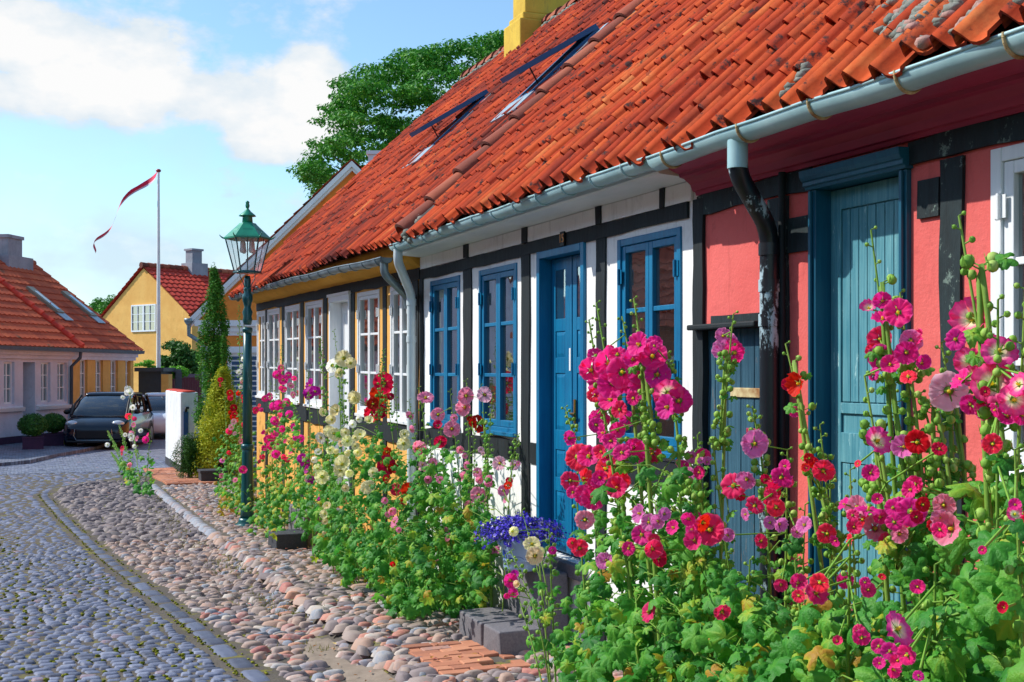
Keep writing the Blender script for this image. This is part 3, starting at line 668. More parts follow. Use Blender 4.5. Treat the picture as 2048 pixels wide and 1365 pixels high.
# gable ends and rear wall of the whole row
def gable_wall(parent, s, z_e, mat, thick=.2, n0=3.5, n1=None, z0=-.9, sgn=1):
    n1 = n1 or (2 * N_RIDGE - n0); zt = z_e + (N_RIDGE - N_EAVE) * SP / CP - .14; ze_ = z_e + (n0 - N_EAVE) * SP / CP - .12
    return MB().prism([(n0 + .003, s, z0), (n1, s, z0), (n1, s, ze_), (N_RIDGE, s, zt), (n0 + .003, s, ze_)], (0, thick * sgn, 0)).build('gable_wall', mat, parent)
gable_wall(YH, S_YE - .25, zy(S_YE), M['yellow_wall']); gable_wall(RH, S_R0 + .05, 2.875, M['red_wall'])
for o_, a, b, mt in ((YH, S_WY, S_YE, 'yellow_wall'), (WH, S_RW, S_WY, 'white_wall'), (RH, S_R0, S_RW, 'red_wall')):
    MB().box(10.55, 10.74, a + .002, b - .002, -.9, 2.9).build('rear_wall', M[mt], o_)
# white verge board on the far gable edge of the yellow roof
mb = MB()
for k in range(12):
    v = k * SLOPE / 12; mb.hexa([roof_pt(S_YE, v, -.12, zy(S_YE)), roof_pt(S_YE, v + SLOPE / 12, -.12, zy(S_YE)), roof_pt(S_YE + .06, v + SLOPE / 12, -.12, zy(S_YE)), roof_pt(S_YE + .06, v, -.12, zy(S_YE)), roof_pt(S_YE, v, .05, zy(S_YE)), roof_pt(S_YE, v + SLOPE / 12, .05, zy(S_YE)), roof_pt(S_YE + .06, v + SLOPE / 12, .05, zy(S_YE)), roof_pt(S_YE + .06, v, .05, zy(S_YE))])
fixnormals(mb.build('verge_board', M['mortar'], YH))
# ================================================================ ground, street, pavement
M['earth'] = (lambda t: t.bsdf(t.mix(t.mix(H('#4e4a46'), H('#716a62'), t.noise(3, 5)), t.ramp(t.noise(90, 3), [(0, H('#5a5a2c')), (1, H('#9a9440'))]), t.ramp(t.noise(5.5, 5, .7), [(.54, (0, 0, 0)), (.66, (1, 1, 1))])), .95, t.bump(t.noise(40, 5), .8, .01), spec=.1))(NT('joint_earth_and_moss'))
SETT = [(0, H('#4a4f60')), (.35, H('#5f667c')), (.7, H('#757c94')), (.93, H('#888ea2')), (1, H('#8e7a84'))]
M['sett'] = tinted('blue_grey_sett', SETT, .6, 22, .45, .5, .004, .4)
M['moss'] = tinted('joint_moss', [(0, H('#5d6a1e')), (1, H('#a8a83c'))], .95, 40, .4, .8, .004, .1, .2)
COB = [(0, H('#6f6468')), (.2, H('#8c7f80')), (.38, H('#a39289')), (.52, H('#b89684')), (.64, H('#8a93a2')), (.76, H('#c4b8ac')), (.88, H('#ac6a66')), (1, H('#cf9c80'))]
M['cobble'] = tinted('mixed_fieldstone', COB, .7, 26, .22, .4, .003, .35)
M['cobble_dull'] = tinted('dull_fieldstone', [(0, H('#5f5a60')), (.4, H('#857c80')), (.7, H('#9a908c')), (1, H('#a8887c'))], .75, 26, .3, .4, .003, .3)
M['brick_pave'] = tinted('clay_paving_brick', [(0, H('#8f6252')), (.45, H('#b87a60')), (.8, H('#c88c6e')), (1, H('#85808a'))], .85, 16, .3, .5, .003, .2)
M['far_setts'] = (lambda t: (lambda v: t.bsdf(t.mix(t.mix(H('#565c6c'), H('#858da0'), v.outputs['Color']), H('#3c3f46'), t.math('MULTIPLY', t.ramp(v.outputs['Fac'], [(0, (0, 0, 0)), (1, (1, 1, 1))]), .8)), .6, t.bump(t.math('SUBTRACT', 1, v.outputs['Fac']), .8, .02), spec=.4))(
    (lambda b: (setattr(b.inputs['Scale'], 'default_value', 4.2), setattr(b.inputs['Mortar Size'], 'default_value', .03), setattr(b.inputs['Brick Width'], 'default_value', .62), setattr(b.inputs['Row Height'], 'default_value', .48), setattr(b.inputs['Color1'], 'default_value', (0, 0, 0, 1)), setattr(b.inputs['Color2'], 'default_value', (1, 1, 1, 1)), t.l(t.coord(), b.inputs[0]), b)[-1])(t.n('ShaderNodeTexBrick'))))(NT('far_setts'))
M['grass'] = simple('far_grass', H('#5f7a3a'), .95, 0, .2, .4, .5)
def grid(n0, n1, s0, s1, dn, ds, zf):
    mb = MB(); a = max(1, int((n1 - n0) / dn)); b = max(1, int((s1 - s0) / ds))
    vs = [(lerp(n0, n1, i / a), lerp(s0, s1, j / b), zf(lerp(n0, n1, i / a), lerp(s0, s1, j / b))) for j in range(b + 1) for i in range(a + 1)]
    mb.add(vs, [(j * (a + 1) + i, j * (a + 1) + i + 1, (j + 1) * (a + 1) + i + 1, (j + 1) * (a + 1) + i) for j in range(b) for i in range(a)], .5, True)
    return mb
gm = grid(-4.6, 3.6, -3, 28, .12, .25, lambda n, s: G(n, s) - .013)
tag(gm.build('ground', M['earth']), kind='structure')
gm = grid(-60, 90, 28, 160, 5, 4, lambda n, s: gs(s) - .006); gm.V = [v for v in gm.V]
tag(gm.build('street', M['far_setts']), kind='structure')
BN = MB().add([(-900, -400, -1.2), (900, -400, -1.2), (900, 1500, -1.2), (-900, 1500, -1.2)], [(0, 1, 2, 3)]); tag(BN.build('field', M['grass']), kind='structure')
gm = grid(-60, -4.6, -3, 28, 6, 4, lambda n, s: gs(s) - .01); tag(gm.build('street', M['far_setts']), kind='structure')
gm = grid(3.6, 60, -3, 28, 6, 4, lambda n, s: gs(s) - .05); tag(gm.build('garden_ground', M['earth']), kind='structure')
# domed stone templates
def dome(nu, power=2.6, flat=.55):
    vs = []; 
    for j in range(nu + 1):
        for i in range(nu + 1):
            u = 2 * i / nu - 1; v = 2 * j / nu - 1
            # square grid -> rounded outline
            k = max(abs(u), abs(v)); r = (abs(u) ** power + abs(v) ** power) ** (1 / power)
            f = k / r if r > 0 else 1; x, y = u * f, v * f
            h = (1 - k ** 2.2) ** flat if k < 1 else 0
            vs.append((x, y, h))
    fs = [(j * (nu + 1) + i, j * (nu + 1) + i + 1, (j + 1) * (nu + 1) + i + 1, (j + 1) * (nu + 1) + i) for j in range(nu) for i in range(nu)]
    return vs, fs
D4 = dome(4, 6, .34); D4r = dome(4, 2.8, .55); D6r = dome(6, 2.6, .58); D6 = dome(6, 6, .30); D3 = dome(3, 6, .34)
def stone(mb, x, y, z, a, b, h, ang, tint, T, rr, tilt=.06):
    c, s = math.cos(ang), math.sin(ang); tx, ty = rr.gauss(0, tilt), rr.gauss(0, tilt); sk = rr.gauss(0, .12)
    vs = []
    for (u, v, w) in T[0]:
        q = 1 + .08 * math.sin(3 * u + sk * 20) ; px_ = (u + sk * v) * a * q; py_ = v * b * (1 + .08 * math.cos(2.3 * v + sk * 31))
        vs.append((x + px_ * c - py_ * s, y + px_ * s + py_ * c, z + w * h - (0 if w > 0 else .02) + px_ * tx + py_ * ty))
    mb.add(vs, T[1], tint, True)
rr = random.Random(4)
mb = MB(); moss = MB(); s = 4.4; row = 0
while s < 34:
    d = .092 if s < 13 else .105 if s < 16 else .13 if s < 21 else .17
    T = D6 if s < 9 else (D4 if s < 15 else D3)
    n = kerb_n(s) - .205; left = -3.2 if s < 12 else -2.6 if s < 20 else -4.5; skew = .04
    n -= rr.uniform(0, .05); 
    if s > 23.4: n = 3.2 if s > 26.6 else kerb_n(s) - .05
    if s > 27.8: left = -6
    while n > left:
        w = rr.uniform(.075, .165) * (1 if s < 16 else 1.25 if s < 21 else 1.7)
        if rr.random() > .015:
            xx = n - w / 2; yy = s + .03 * math.sin(xx * 2.2 + row * .03) + rr.gauss(0, .006)
            t = min(1, max(0, rr.gauss(.48, .2)))
            if rr.random() < .015: t = 1
            stone(mb, xx, yy, G(xx, yy) - .014 + .012 * noise.noise((xx * 1.2, yy * 1.2, 0)) + rr.gauss(0, .0025), w / 2 + .001, d / 2 + .001, rr.uniform(.010, .018), rr.gauss(0, .03), t, T, rr, .03)
            if s < 17 and rr.random() < .34 and noise.noise((xx * .9, yy * .7, 5)) > -.15:
                for q in range(rr.choice((2, 3, 5))):
                    cx, cy = n - w + rr.uniform(-.012, .012), yy - d / 2 + rr.uniform(-.015, .015)
                    moss.sphere((cx, cy, G(cx, cy) + rr.uniform(-.008, .002)), rr.uniform(.008, .020), 5, 3, rr.random(), (1, .8, .6))
        n -= w
    s += d; row += 1
tag(mb.build('cobbled_street', M['sett']), kind='structure')
# kerb: a line of long flat stones with moss along its street side
kb = MB(); s = 4.4
while s < 23.2:
    L = rr.uniform(.16, .5); m = s + L / 2; k0 = kerb_n(s) - .155; k1 = kerb_n(s + L) - .155
    a = math.atan2(L, k1 - k0); stone(kb, (k0 + k1) / 2 + .065, m, gs(m) - .012, L / 2 + .003, rr.uniform(.07, .095), .012, a + rr.gauss(0, .02), rr.uniform(.0, .5), D6 if s < 12 else D4, rr, .02)
    for q in range(int(9 if s < 12 else 6)):
        y = s + rr.random() * L; x = kerb_n(y) - .175 + rr.gauss(0, .010); moss.sphere((x, y, gs(y) - .004 + rr.uniform(-.006, .005)), rr.uniform(.006, .014), 5, 3, rr.random(), (1, 1.3, .6))
        if rr.random() < .35: 
            x = kerb_n(y) - .008; moss.sphere((x, y, gs(y) - .006), rr.uniform(.008, .016), 5, 3, rr.random(), (1, 1.3, .6))
    s += L
tag(kb.build('kerb', M['sett']), kind='structure')
# field stones between kerb and pavement, and on the pavement
def cobbles(mb, nf0, nf1, s0, s1, smin, smax, rr, T, tintf, skip=None, hh=.35, el=1.35):
    s = s0
    while s < s1:
        b = rr.uniform(smin, smax) * .62; n = nf0(s) + rr.uniform(0, smin)
        while n < nf1(s):
            w = rr.uniform(smin, smax) * el * (1 if rr.random() > .08 else 1.35)
            y = s + rr.gauss(0, b * .16); x = n + w / 2
            if not (skip and skip(x, y)):
                bb = b * rr.uniform(.85, 1.3)
                stone(mb, x, y, G(x, y) - .018 + rr.gauss(0, .004), w / 2 * rr.uniform(.92, 1.1), bb / 2 * rr.uniform(1.0, 1.25), min(.042, bb * hh * .8 + .010) * rr.uniform(.6, 1.4), rr.gauss(.05, .38), tintf(rr, x, y), T, rr, .10)
            n += w * .98
        s += b * .93
tf = lambda r, x, y: min(1, max(0, r.betavariate(1.3, 1.2) if y < 10.5 else r.gauss(.38, .22)))
sand = lambda x, y: (noise.noise((x * 2.2, y * 1.1, 8)) + .9 - abs(x - (2.02 if y > 7 else 1.95)) * 5.0 - max(0, y - 8.9) * 1.5) > .35 and y < 9.6
br_zone = lambda x, y: 2.38 < x < 3.0 and 7.0 < y < 7.85
bpath = lambda x, y: 2.45 < x < 3.62 and 23.2 < y < 28.2
c1 = MB(); cobbles(c1, lambda s: kerb_n(s) + .01, lambda s: 2.2, 4.4, 10.6, .085, .15, rr, D6r, tf, sand)
cobbles(c1, lambda s: kerb_n(s) + .01, lambda s: 2.2, 10.6, 16, .085, .14, rr, D4r, tf)
tag(c1.build('fieldstone_gutter', M['cobble']), kind='structure')
c1 = MB(); cobbles(c1, lambda s: kerb_n(s) + .01, lambda s: 2.16, 16, 25.6, .10, .17, rr, D4r, tf)
tag(c1.build('fieldstone_gutter', M['cobble_dull']), kind='structure')
c2 = MB(); cobbles(c2, lambda s: 2.24, lambda s: 3.5, 4.0, 10.6, .075, .15, rr, D6r, tf, br_zone, .3)
cobbles(c2, lambda s: 2.24 + (.07 if s > 15 else 0), lambda s: 3.5, 10.6, 23.2, .075, .14, rr, D4r, lambda r, x, y: min(1, max(0, r.gauss(.42, .2))), None, .25, 1.5)
tag(c2.build('pavement', M['cobble']), kind='structure')
ed = MB(); s = 4.2                                    # edge stones of the raised pavement: loose and mixed near, laid in line farther on
while s < 23.4:
    if s < 15.5:
        L = rr.uniform(.08, .22); w_ = rr.uniform(.045, .085)
        stone(ed, 2.24 + rr.gauss(0, .03), s + L / 2, G(2.28, s) - .034, L / 2 + .006, w_, rr.uniform(.03, .05), PI / 2 + rr.gauss(0, .5), rr.betavariate(1.2, 1.2), D6r if s < 12 else D4r, rr, .10)
    else:
        L = rr.uniform(.2, .34); stone(ed, 2.24 + rr.gauss(0, .01), s + L / 2, G(2.28, s) - .03, L / 2 - .003, .085, .04, PI / 2 + rr.gauss(0, .05), rr.choice((.62, .66, .64, .6)), D4, rr, .03)
    s += L
tag(ed.build('pavement_edge', M['cobble']), kind='structure')
tag(moss.build('joint_moss', M['moss']), kind='stuff')
sm = MB(); g = []                                      # sandy patch in the gutter
for j in range(60):
    for i in range(14):
        y = 4.4 + j * .09; x = 1.66 + i * .05
        g.append((x, y, G(x, y) - .016 + (.020 if sand(x, y) else -.02) + .003 * noise.noise((x * 9, y * 9, 1))))
sm.add(g, [(j * 14 + i, j * 14 + i + 1, j * 14 + 15 + i, j * 14 + 14 + i) for j in range(59) for i in range(13)], .5, True)
tag(sm.build('sand', simple('gutter_sand', H('#97897c'), .98, 0, .12, 9, .9, .1)), kind='structure')
wd = MB()                                              # sparse grass in the gutter joints
for k in range(2600):
    y = rr.uniform(8.5, 22); x = rr.gauss(2.02, .12)
    if noise.noise((x * 1.5, y * .8, 3)) < .0: continue
    if x < kerb_n(y) + .05 or x > 2.3: continue
    h = rr.uniform(.02, .055); a = rr.uniform(0, 6.3); dx, dy = math.cos(a) * .005, math.sin(a) * .005; z = G(x, y) - .005; lx, ly = rr.gauss(0, .015), rr.gauss(0, .015)
    wd.add([(x - dx, y - dy, z), (x + dx, y + dy, z), (x + lx, y + ly, z + h)], [(0, 1, 2)], rr.random())
tag(wd.build('gutter_grass', tinted('dry_grass', [(0, H('#6a7030')), (1, H('#a39a58'))], .9, 10, .2, trans=.3)), kind='stuff')
def bricks(mb, x0, x1, y0, y1, bl, bw, rr, ang=0, zoff=.0, keep=None):
    j = 0; y = y0
    while y < y1:
        x = x0 - (bl / 2 if j % 2 else 0)
        while x < x1:
            a, b = max(x, x0), min(x + bl, x1)
            cx, cy = (a + b) / 2, y + bw / 2
            if b - a > .03 and not (keep and not keep(cx, cy)):
                h = rr.gauss(0, .003); t = rr.gauss(0, .02); z = G(cx, cy) + zoff + h
                hw, hl = bw / 2 - .004, (b - a) / 2 - .004; v = []
                for zz, q in ((-.05, 1), (.0, 1), (.006, .9)):
                    for sx_, sy_ in ((-1, -1), (1, -1), (1, 1), (-1, 1)): v.append((cx + sx_ * hl * (1 if q == 1 else .95), cy + sy_ * hw * q, z + zz + sx_ * hl * t))
                mb.add(v, [(k, (k + 1) % 4, 4 + (k + 1) % 4, 4 + k) for k in range(4)] + [(4 + k, 4 + (k + 1) % 4, 8 + (k + 1) % 4, 8 + k) for k in range(4)] + [(8, 9, 10, 11)], min(1, max(0, rr.gauss(.5, .22))))
            x += bl
        y += bw; j += 1
b1 = MB(); bricks(b1, 2.38, 2.99, 7.0, 7.85, .21, .10, rr, zoff=.0, keep=lambda x, y: noise.noise((x * 3, y * 3, 4)) > -.22)
tag(b1.build('brick_paving', M['brick_pave']), kind='structure')
b2 = MB(); bricks(b2, 2.46, 3.62, 23.25, 28.1, .24, .12, rr, zoff=.02); tag(b2.build('brick_paving', M['brick_pave']), kind='structure')
# ---------------------------------------------------------------- stone door steps
def block(name, x0, x1, y0, y1, z0, z1, parent, seed, rot=0):
    mb = MB(); r = random.Random(seed); mb.box(x0, x1, y0, y1, z0, z1); c = Vector(((x0 + x1) / 2, (y0 + y1) / 2, 0)); cs, sn = math.cos(rot), math.sin(rot)
    mb.V = [(c.x + (v[0] - c.x) * cs - (v[1] - c.y) * sn + r.gauss(0, .004), c.y + (v[0] - c.x) * sn + (v[1] - c.y) * cs + r.gauss(0, .004), v[2] + r.gauss(0, .003)) for v in mb.V]
    return mb.build(name, M['granite'], parent, bevel=.012)
A0 = PG(998, 1312); ST = thing('door_steps', 'two worn granite steps carrying the stoneware flower pot at the blue door', 'steps', (A0.x + .3, A0.y + .5, A0.z))
print('step corner', A0, 'far', PG(921, 1265), 'door', dz)
zb = A0.z - .03; y0, y1 = A0.y + .02, A0.y + .80; xs = A0.x
ym = y0 + .30
block('lower_step', xs, xs + .34, ym + .008, y1, zb, zb + .185, ST, 1, -.02); block('lower_step', xs + .01, xs + .34, y0, ym, zb, zb + .18, ST, 2, .01)
block('upper_step', xs + .345, WN - .045, y0 + .10, y1 + .02, zb, .32, ST, 3, -.015)
STEP_TOP = .32; STEP = (xs, y0, y1)
B0 = PG(551, 1100); ST2 = thing('door_steps', 'dark stone steps beside the street lamp at the white door', 'steps', (B0.x + .3, B0.y + .4, B0.z))
print('step2', B0, 'door', yd)
zb2 = B0.z - .03
M['granite_dark'] = tinted('dark_hewn_granite', [(0, H('#23262c')), (.5, H('#3c4047')), (1, H('#565a60'))], .7, 60, .9, .8, .005, .4)
block('lower_step', B0.x, B0.x + .36, B0.y, B0.y + .42, zb2, zb2 + .20, ST2, 4, .04).data.materials[0] = M['granite_dark']
block('upper_step', B0.x + .37, WN - .06, B0.y + .2, B0.y + 1.1, zb2, zb2 + .42, ST2, 5, 0)

fp = MB(); rr = random.Random(91)                      # fallen petals and dry leaves on the stones
for k in range(260):
    y = rr.uniform(6.2, 18); x = rr.choice((rr.uniform(2.3, 3.2), rr.gauss(2.05, .15), rr.gauss(2.6, .2))); z = G(x, y) + .022; a = rr.uniform(0, 6.3); q = rr.uniform(.012, .03); c_, s_ = math.cos(a) * q, math.sin(a) * q
    fp.add([(x - c_, y - s_, z), (x + s_ * .5, y - c_ * .5, z + .006), (x + c_, y + s_, z + .004), (x - s_ * .5, y + c_ * .5, z + .008)], [(0, 1, 2, 3)], rr.random())
tag(fp.build('fallen_petals', tinted('dry_petals', [(0, H('#7a4a24')), (.6, H('#b07a3c')), (.8, H('#c8566e')), (1, H('#d8c070'))], .8, 10, .1)), kind='stuff')
# ================================================================ street lamp
LP = PG(495, 1050); Zl = LP.x * FW.x + LP.y * FW.y; kz = Zl / FPX
print('lamp', LP, Zl)
LA = thing('street_lamp', 'old dark green street lamp with copper green lantern roof', 'street lamp', LP)
lz = lambda y: EYE + (CYP - y) * kz
x0, y0_ = LP.x, LP.y
def rp_(w): return w * kz / 2 * 1.08
zb = LP.z
prof = [(rp_(46), zb - .05), (rp_(46), zb + .02), (rp_(43), lz(1052)), (rp_(36), lz(1047)), (rp_(33), lz(1041)), (rp_(31), lz(1036))]
MB().lathe([(r, z) for r, z in prof], (x0, y0_, 0), 24).build('base', M['lamp_green'], LA)
flute = lambda k, z: 1 - (.09 if k % 2 else 0)
mb = MB().lathe([(rp_(27), lz(1036)), (rp_(25), lz(1020)), (rp_(22), lz(960)), (rp_(20), lz(905)), (rp_(19.5), lz(897))], (x0, y0_, 0), 32, ripple=flute)
mb.lathe([(rp_(18), lz(889)), (rp_(17), lz(750)), (rp_(15.5), lz(664))], (x0, y0_, 0), 32, ripple=flute)
mb.lathe([(rp_(14), lz(650)), (rp_(13.5), lz(646))], (x0, y0_, 0), 32, ripple=flute)
mb.lathe([(rp_(11), lz(610)), (rp_(12), lz(600)), (rp_(16), lz(618)), (rp_(11), lz(632))][:1] + [(rp_(11), lz(585)), (rp_(12), lz(575)), (rp_(13), lz(560)), (rp_(9), lz(552))], (x0, y0_, 0), 24, ripple=flute)
mb.build('post', M['lamp_green'], LA)
mb = MB()
for pr in ([(rp_(20), lz(900)), (rp_(24), lz(897)), (rp_(24), lz(891)), (rp_(19), lz(888))], [(rp_(16), lz(666)), (rp_(19), lz(662)), (rp_(19), lz(658)), (rp_(14), lz(655))],
           [(rp_(14), lz(650)), (rp_(18), lz(640)), (rp_(15), lz(634)), (rp_(19), lz(625)), (rp_(12), lz(615)), (rp_(15), lz(607)), (rp_(19), lz(600)), (rp_(19), lz(592)), (rp_(12), lz(585)), (rp_(15), lz(580)), (rp_(13), lz(575))]):
    MB().lathe(pr, (x0, y0_, 0), 24).build('collar', M['lamp_green'], LA)
zt, zbm = lz(478), lz(544); rt_, rb_ = rp_(80), rp_(48); sid = 6; off = rad(12) - AZ
def ring(r, z, k, n_=6): t = off + 2 * PI * k / n_; return Vector((x0 + r * math.cos(t), y0_ + r * math.sin(t), z))
mb = MB()
for k in range(6):
    mb.tube([ring(rb_, zbm, k), ring(rt_, zt, k)], .009, 6); mb.tube([ring(rt_, zt, k), ring(rt_, zt, k + 1)], .010, 6); mb.tube([ring(rb_, zbm, k), ring(rb_, zbm, k + 1)], .011, 6)
    mid0 = (ring(rb_, zbm, k) + ring(rb_, zbm, k + 1)) / 2; mid1 = (ring(rt_, zt, k) + ring(rt_, zt, k + 1)) / 2; mb.tube([mid0, mid1], .004, 5)
    mb.tube([ring(rb_, zbm, k), (x0, y0_, zbm - .01)], .006, 5)
mb.lathe([(rp_(54), zbm - .02), (rp_(54), zbm - .005), (.02, zbm)], (x0, y0_, 0), 6)
mb.tube([ring(.23, zbm - .01, 1), ring(.23, zbm - .01, 4)], .009, 6)
for sd in (1, 4): mb.tube([ring(.2, zbm - .01, sd), ring(.19, zbm - .08, sd), ring(.11, zbm - .16, sd), ring(.03, lz(585), sd)], .006, 6)
LF = mb.build('lantern_frame', M['lamp_green'], LA)
for k in range(6):
    g = MB().add([ring(rb_ * .99, zbm, k), ring(rb_ * .99, zbm, k + 1), ring(rt_ * .99, zt, k + 1), ring(rt_ * .99, zt, k)], [(0, 1, 2, 3)]); g.build('pane', M['lamp_glass'], LF)
mb = MB(); r1 = rp_(86); vs = [ring(r1, zt - .01, k) for k in range(6)] + [ring(r1, zt + .012, k) for k in range(6)] + [ring(rp_(36), lz(451), k) for k in range(6)] + [ring(rp_(30), lz(447), k) for k in range(6)]
mb.add(vs, [(j * 6 + k, j * 6 + (k + 1) % 6, j * 6 + 6 + (k + 1) % 6, j * 6 + 6 + k) for j in range(3) for k in range(6)] + [(18, 19, 20, 21, 22, 23), (5, 4, 3, 2, 1, 0)])
mb.lathe([(rp_(20), lz(448)), (rp_(18), lz(434)), (rp_(18), lz(432))], (x0, y0_, 0), 12)
mb.lathe([(rp_(32), lz(433)), (rp_(30), lz(431)), (rp_(14), lz(424)), (rp_(5), lz(418)), (rp_(4), lz(417))], (x0, y0_, 0), 24, ripple=lambda k, z: 1 - (.07 if k % 2 else 0))
mb.lathe([(rp_(4), lz(418)), (rp_(7), lz(415)), (rp_(8), lz(411)), (rp_(6), lz(407)), (rp_(8), lz(405)), (.01, lz(402))], (x0, y0_, 0), 12)
for k in range(6):
    a = ring(r1, zt, k); b = ring(r1 + .05, zt + .035, k); mb.tube([a, (a + b) / 2 + Vector((0, 0, -.004)), b, b + Vector((0, 0, .015))], [.012, .010, .006, .003], 5)
    q0 = (ring(r1 * .72, lerp(zt, lz(451), .40), k) + ring(r1 * .72, lerp(zt, lz(451), .40), k + 1)) / 2; q1 = (ring(r1 * .62, lerp(zt, lz(451), .62), k) + ring(r1 * .62, lerp(zt, lz(451), .62), k + 1)) / 2
    mb.bar(q0 + Vector((0, 0, .01)), q1 + Vector((0, 0, .01)), .12, .01)
mb.build('lantern_roof', M['lamp_roof'], LA)
for k in range(4):
    t = k * PI / 2 + .4; c = (x0 + .085 * math.cos(t), y0_ + .085 * math.sin(t)); mb = MB()
    mb.lathe([(.012, 0), (.024, -.03), (.026, -.10), (.03, -.105), (.034, -.14), (.02, -.165), (.002, -.17)], (c[0], c[1], lz(482)), 10); mb.build('bulb', M['bulb'], LA)
mb = MB().tube([(x0, y0_, zbm), (x0, y0_, zt)], .008, 6).build('inner_rod', M['lamp_green'], LA)
# ================================================================ orange house beyond the garden
SG = 31.0
ZG = 31.0
XL, XA = (383 - 1024) / 2400 * ZG, (705 - 1024) / 2400 * ZG; zE, zA = EYE + (742 - 636) / 2400 * ZG, EYE + (742 - 324) / 2400 * ZG
def OPt(a, r, z): p = CAM + RT * (XL + a) + FW * (ZG + r); return (p.x, p.y, z)      # a across the gable, r back along the ridge
HO = XA - XL; sl = (zA - zE) / HO; LEN = 9; zgnd = -.85; wl = .28
OH = thing('orange_house', 'orange house with white verge boards seen past the yellow cottage', 'house', OPt(.3, 0, -.52))
def ob(mb, a0, a1, r0, r1, z0, z1, z0b=None, z1b=None):
    z0b = z0 if z0b is None else z0b; z1b = z1 if z1b is None else z1b
    return mb.hexa([OPt(a0, r0, z0), OPt(a1, r0, z0b), OPt(a1, r1, z0b), OPt(a0, r1, z0), OPt(a0, r0, z1), OPt(a1, r0, z1b), OPt(a1, r1, z1b), OPt(a0, r1, z1)])
MB().prism([OPt(wl, 0, zgnd), OPt(2 * HO - wl, 0, zgnd), OPt(2 * HO - wl, 0, zE + sl * wl - .1), OPt(HO, 0, zA - .12), OPt(wl, 0, zE + sl * wl - .1)], tuple(FW * LEN)).build('wall', M['orange_wall'], OH)
mb = MB()
for (h0, h1, r0, r1) in ((-.15, .0, -.16, -.0), (-.24, -.152, -.10, -.002)):
    ob(mb, 0, HO, r0, r1, zE + h0, zE + h1, zA + h0, zA + h1); ob(mb, HO + .001, 2 * HO, r0, r1, zA + h0, zA + h1, zE + h0, zE + h1)
mb.build('verge_board', M['white_paint'], OH)
mb = MB()
for (z0, z1, o) in ((zE - .46, zE - .36, .04), (zE - .36, zE - .22, .09), (zE - .22, zE - .07, .16)): ob(mb, wl - o, 2 * HO - wl, -o, LEN, z0, z1)
z2 = EYE + (742 - 696) / 2400 * ZG; ob(mb, wl - .03, 2 * HO, -.08, -.001, z2 - .10, z2 + .03); ob(mb, wl - .03, 2 * HO, -.05, -.001, z2 - .16, z2 - .10); mb.build('cornice', M['white_paint'], OH)
def slope_tiles(mb, fpt, L, W, cw, ch, rr, depth=.035, lift=.03):
    nr = max(1, int(round(W / ch))); ch = W / nr; nc = max(1, int(round(L / cw))); cw = L / nc
    for j in range(nr):
        base = rr.uniform(.3, .6)
        for i in range(nc):
            t = min(1, max(0, base + rr.gauss(0, .18))); k = [(0, depth), (.3, depth * .3), (.55, 0), (.8, depth * .6), (1, depth)]
            vs = [fpt((i + u) * cw, j * ch, h + lift) for u, h in k] + [fpt((i + u) * cw, (j + 1) * ch + .02, h) for u, h in k] + [fpt((i + u) * cw, j * ch, h + lift - .03) for u, h in k]
            mb.add(vs, [(q, q + 1, 6 + q, 5 + q) for q in range(4)], t, True); mb.add([vs[q] for q in (0, 1, 2, 3, 4, 10, 11, 12, 13, 14)], [(q, q + 1, 6 + q, 5 + q) for q in range(4)], 0)
rr = random.Random(12); mb = MB(); th = math.atan(sl); WO = HO / math.cos(th)
for sd in (1, -1): slope_tiles(mb, lambda u, v, h: OPt(HO - sd * (HO - v * math.cos(th) + h * math.sin(th)), -.15 + u, zE + v * math.sin(th) + h * math.cos(th) + .01), LEN, WO, .3, .35, rr)
mb.build('roof', M['tile_old'], OH)
zq = EYE + (742 - 302) / 2400 * (ZG + 3); aq = (754 - 1024) / 2400 * (ZG + 3) - XL; mb = MB(); ob(mb, aq - .25, aq + .25, 3, 3.6, zA - .9, zq - .1); ob(mb, aq - .3, aq + .3, 2.95, 3.65, zq - .1, zq); mb.build('chimney', M['grey_wall'], OH)
zd = EYE + (742 - 706) / 2400 * ZG; ad = (455 - 1024) / 2400 * ZG - XL
mb = MB(); ob(mb, ad, ad + 2.2, -.03, .02, zgnd, zd); OD = mb.build('garage_door', M['white_paint'], OH)
mb = MB(); z = zgnd + .1
while z < zd - .15: ob(mb, ad + .12, ad + 2.1, -.045, -.031, z, z + .09); z += .13
mb.build('door_slats', simple('blue_slats', H('#33587c'), .5), OD)
mb = MB(); ob(mb, ad - .08, ad + 2.3, -.12, -.0005, zd, zd + .11); mb.build('lintel', M['white_paint'], OH)
MB().tube([OPt(-.06, -.2, zE - .10), OPt(-.06, LEN, zE - .10)], .07, 10).build('gutter', M['zinc_old'], OH)
q0 = OPt(-.04, -.1, 0); mb = MB().lathe([(.12, -.0), (.12, -.08), (.055, -.18)], (q0[0], q0[1], zE - .02), 10); mb.tube([OPt(-.04, -.1, zE - .2), OPt(-.04, -.1, zE - .44), OPt(.30, -.06, zE - .66), OPt(.34, -.06, zE - .8), OPt(.34, -.06, zgnd)], .055, 10); mb.build('downpipe', M['zinc_old'], OH)
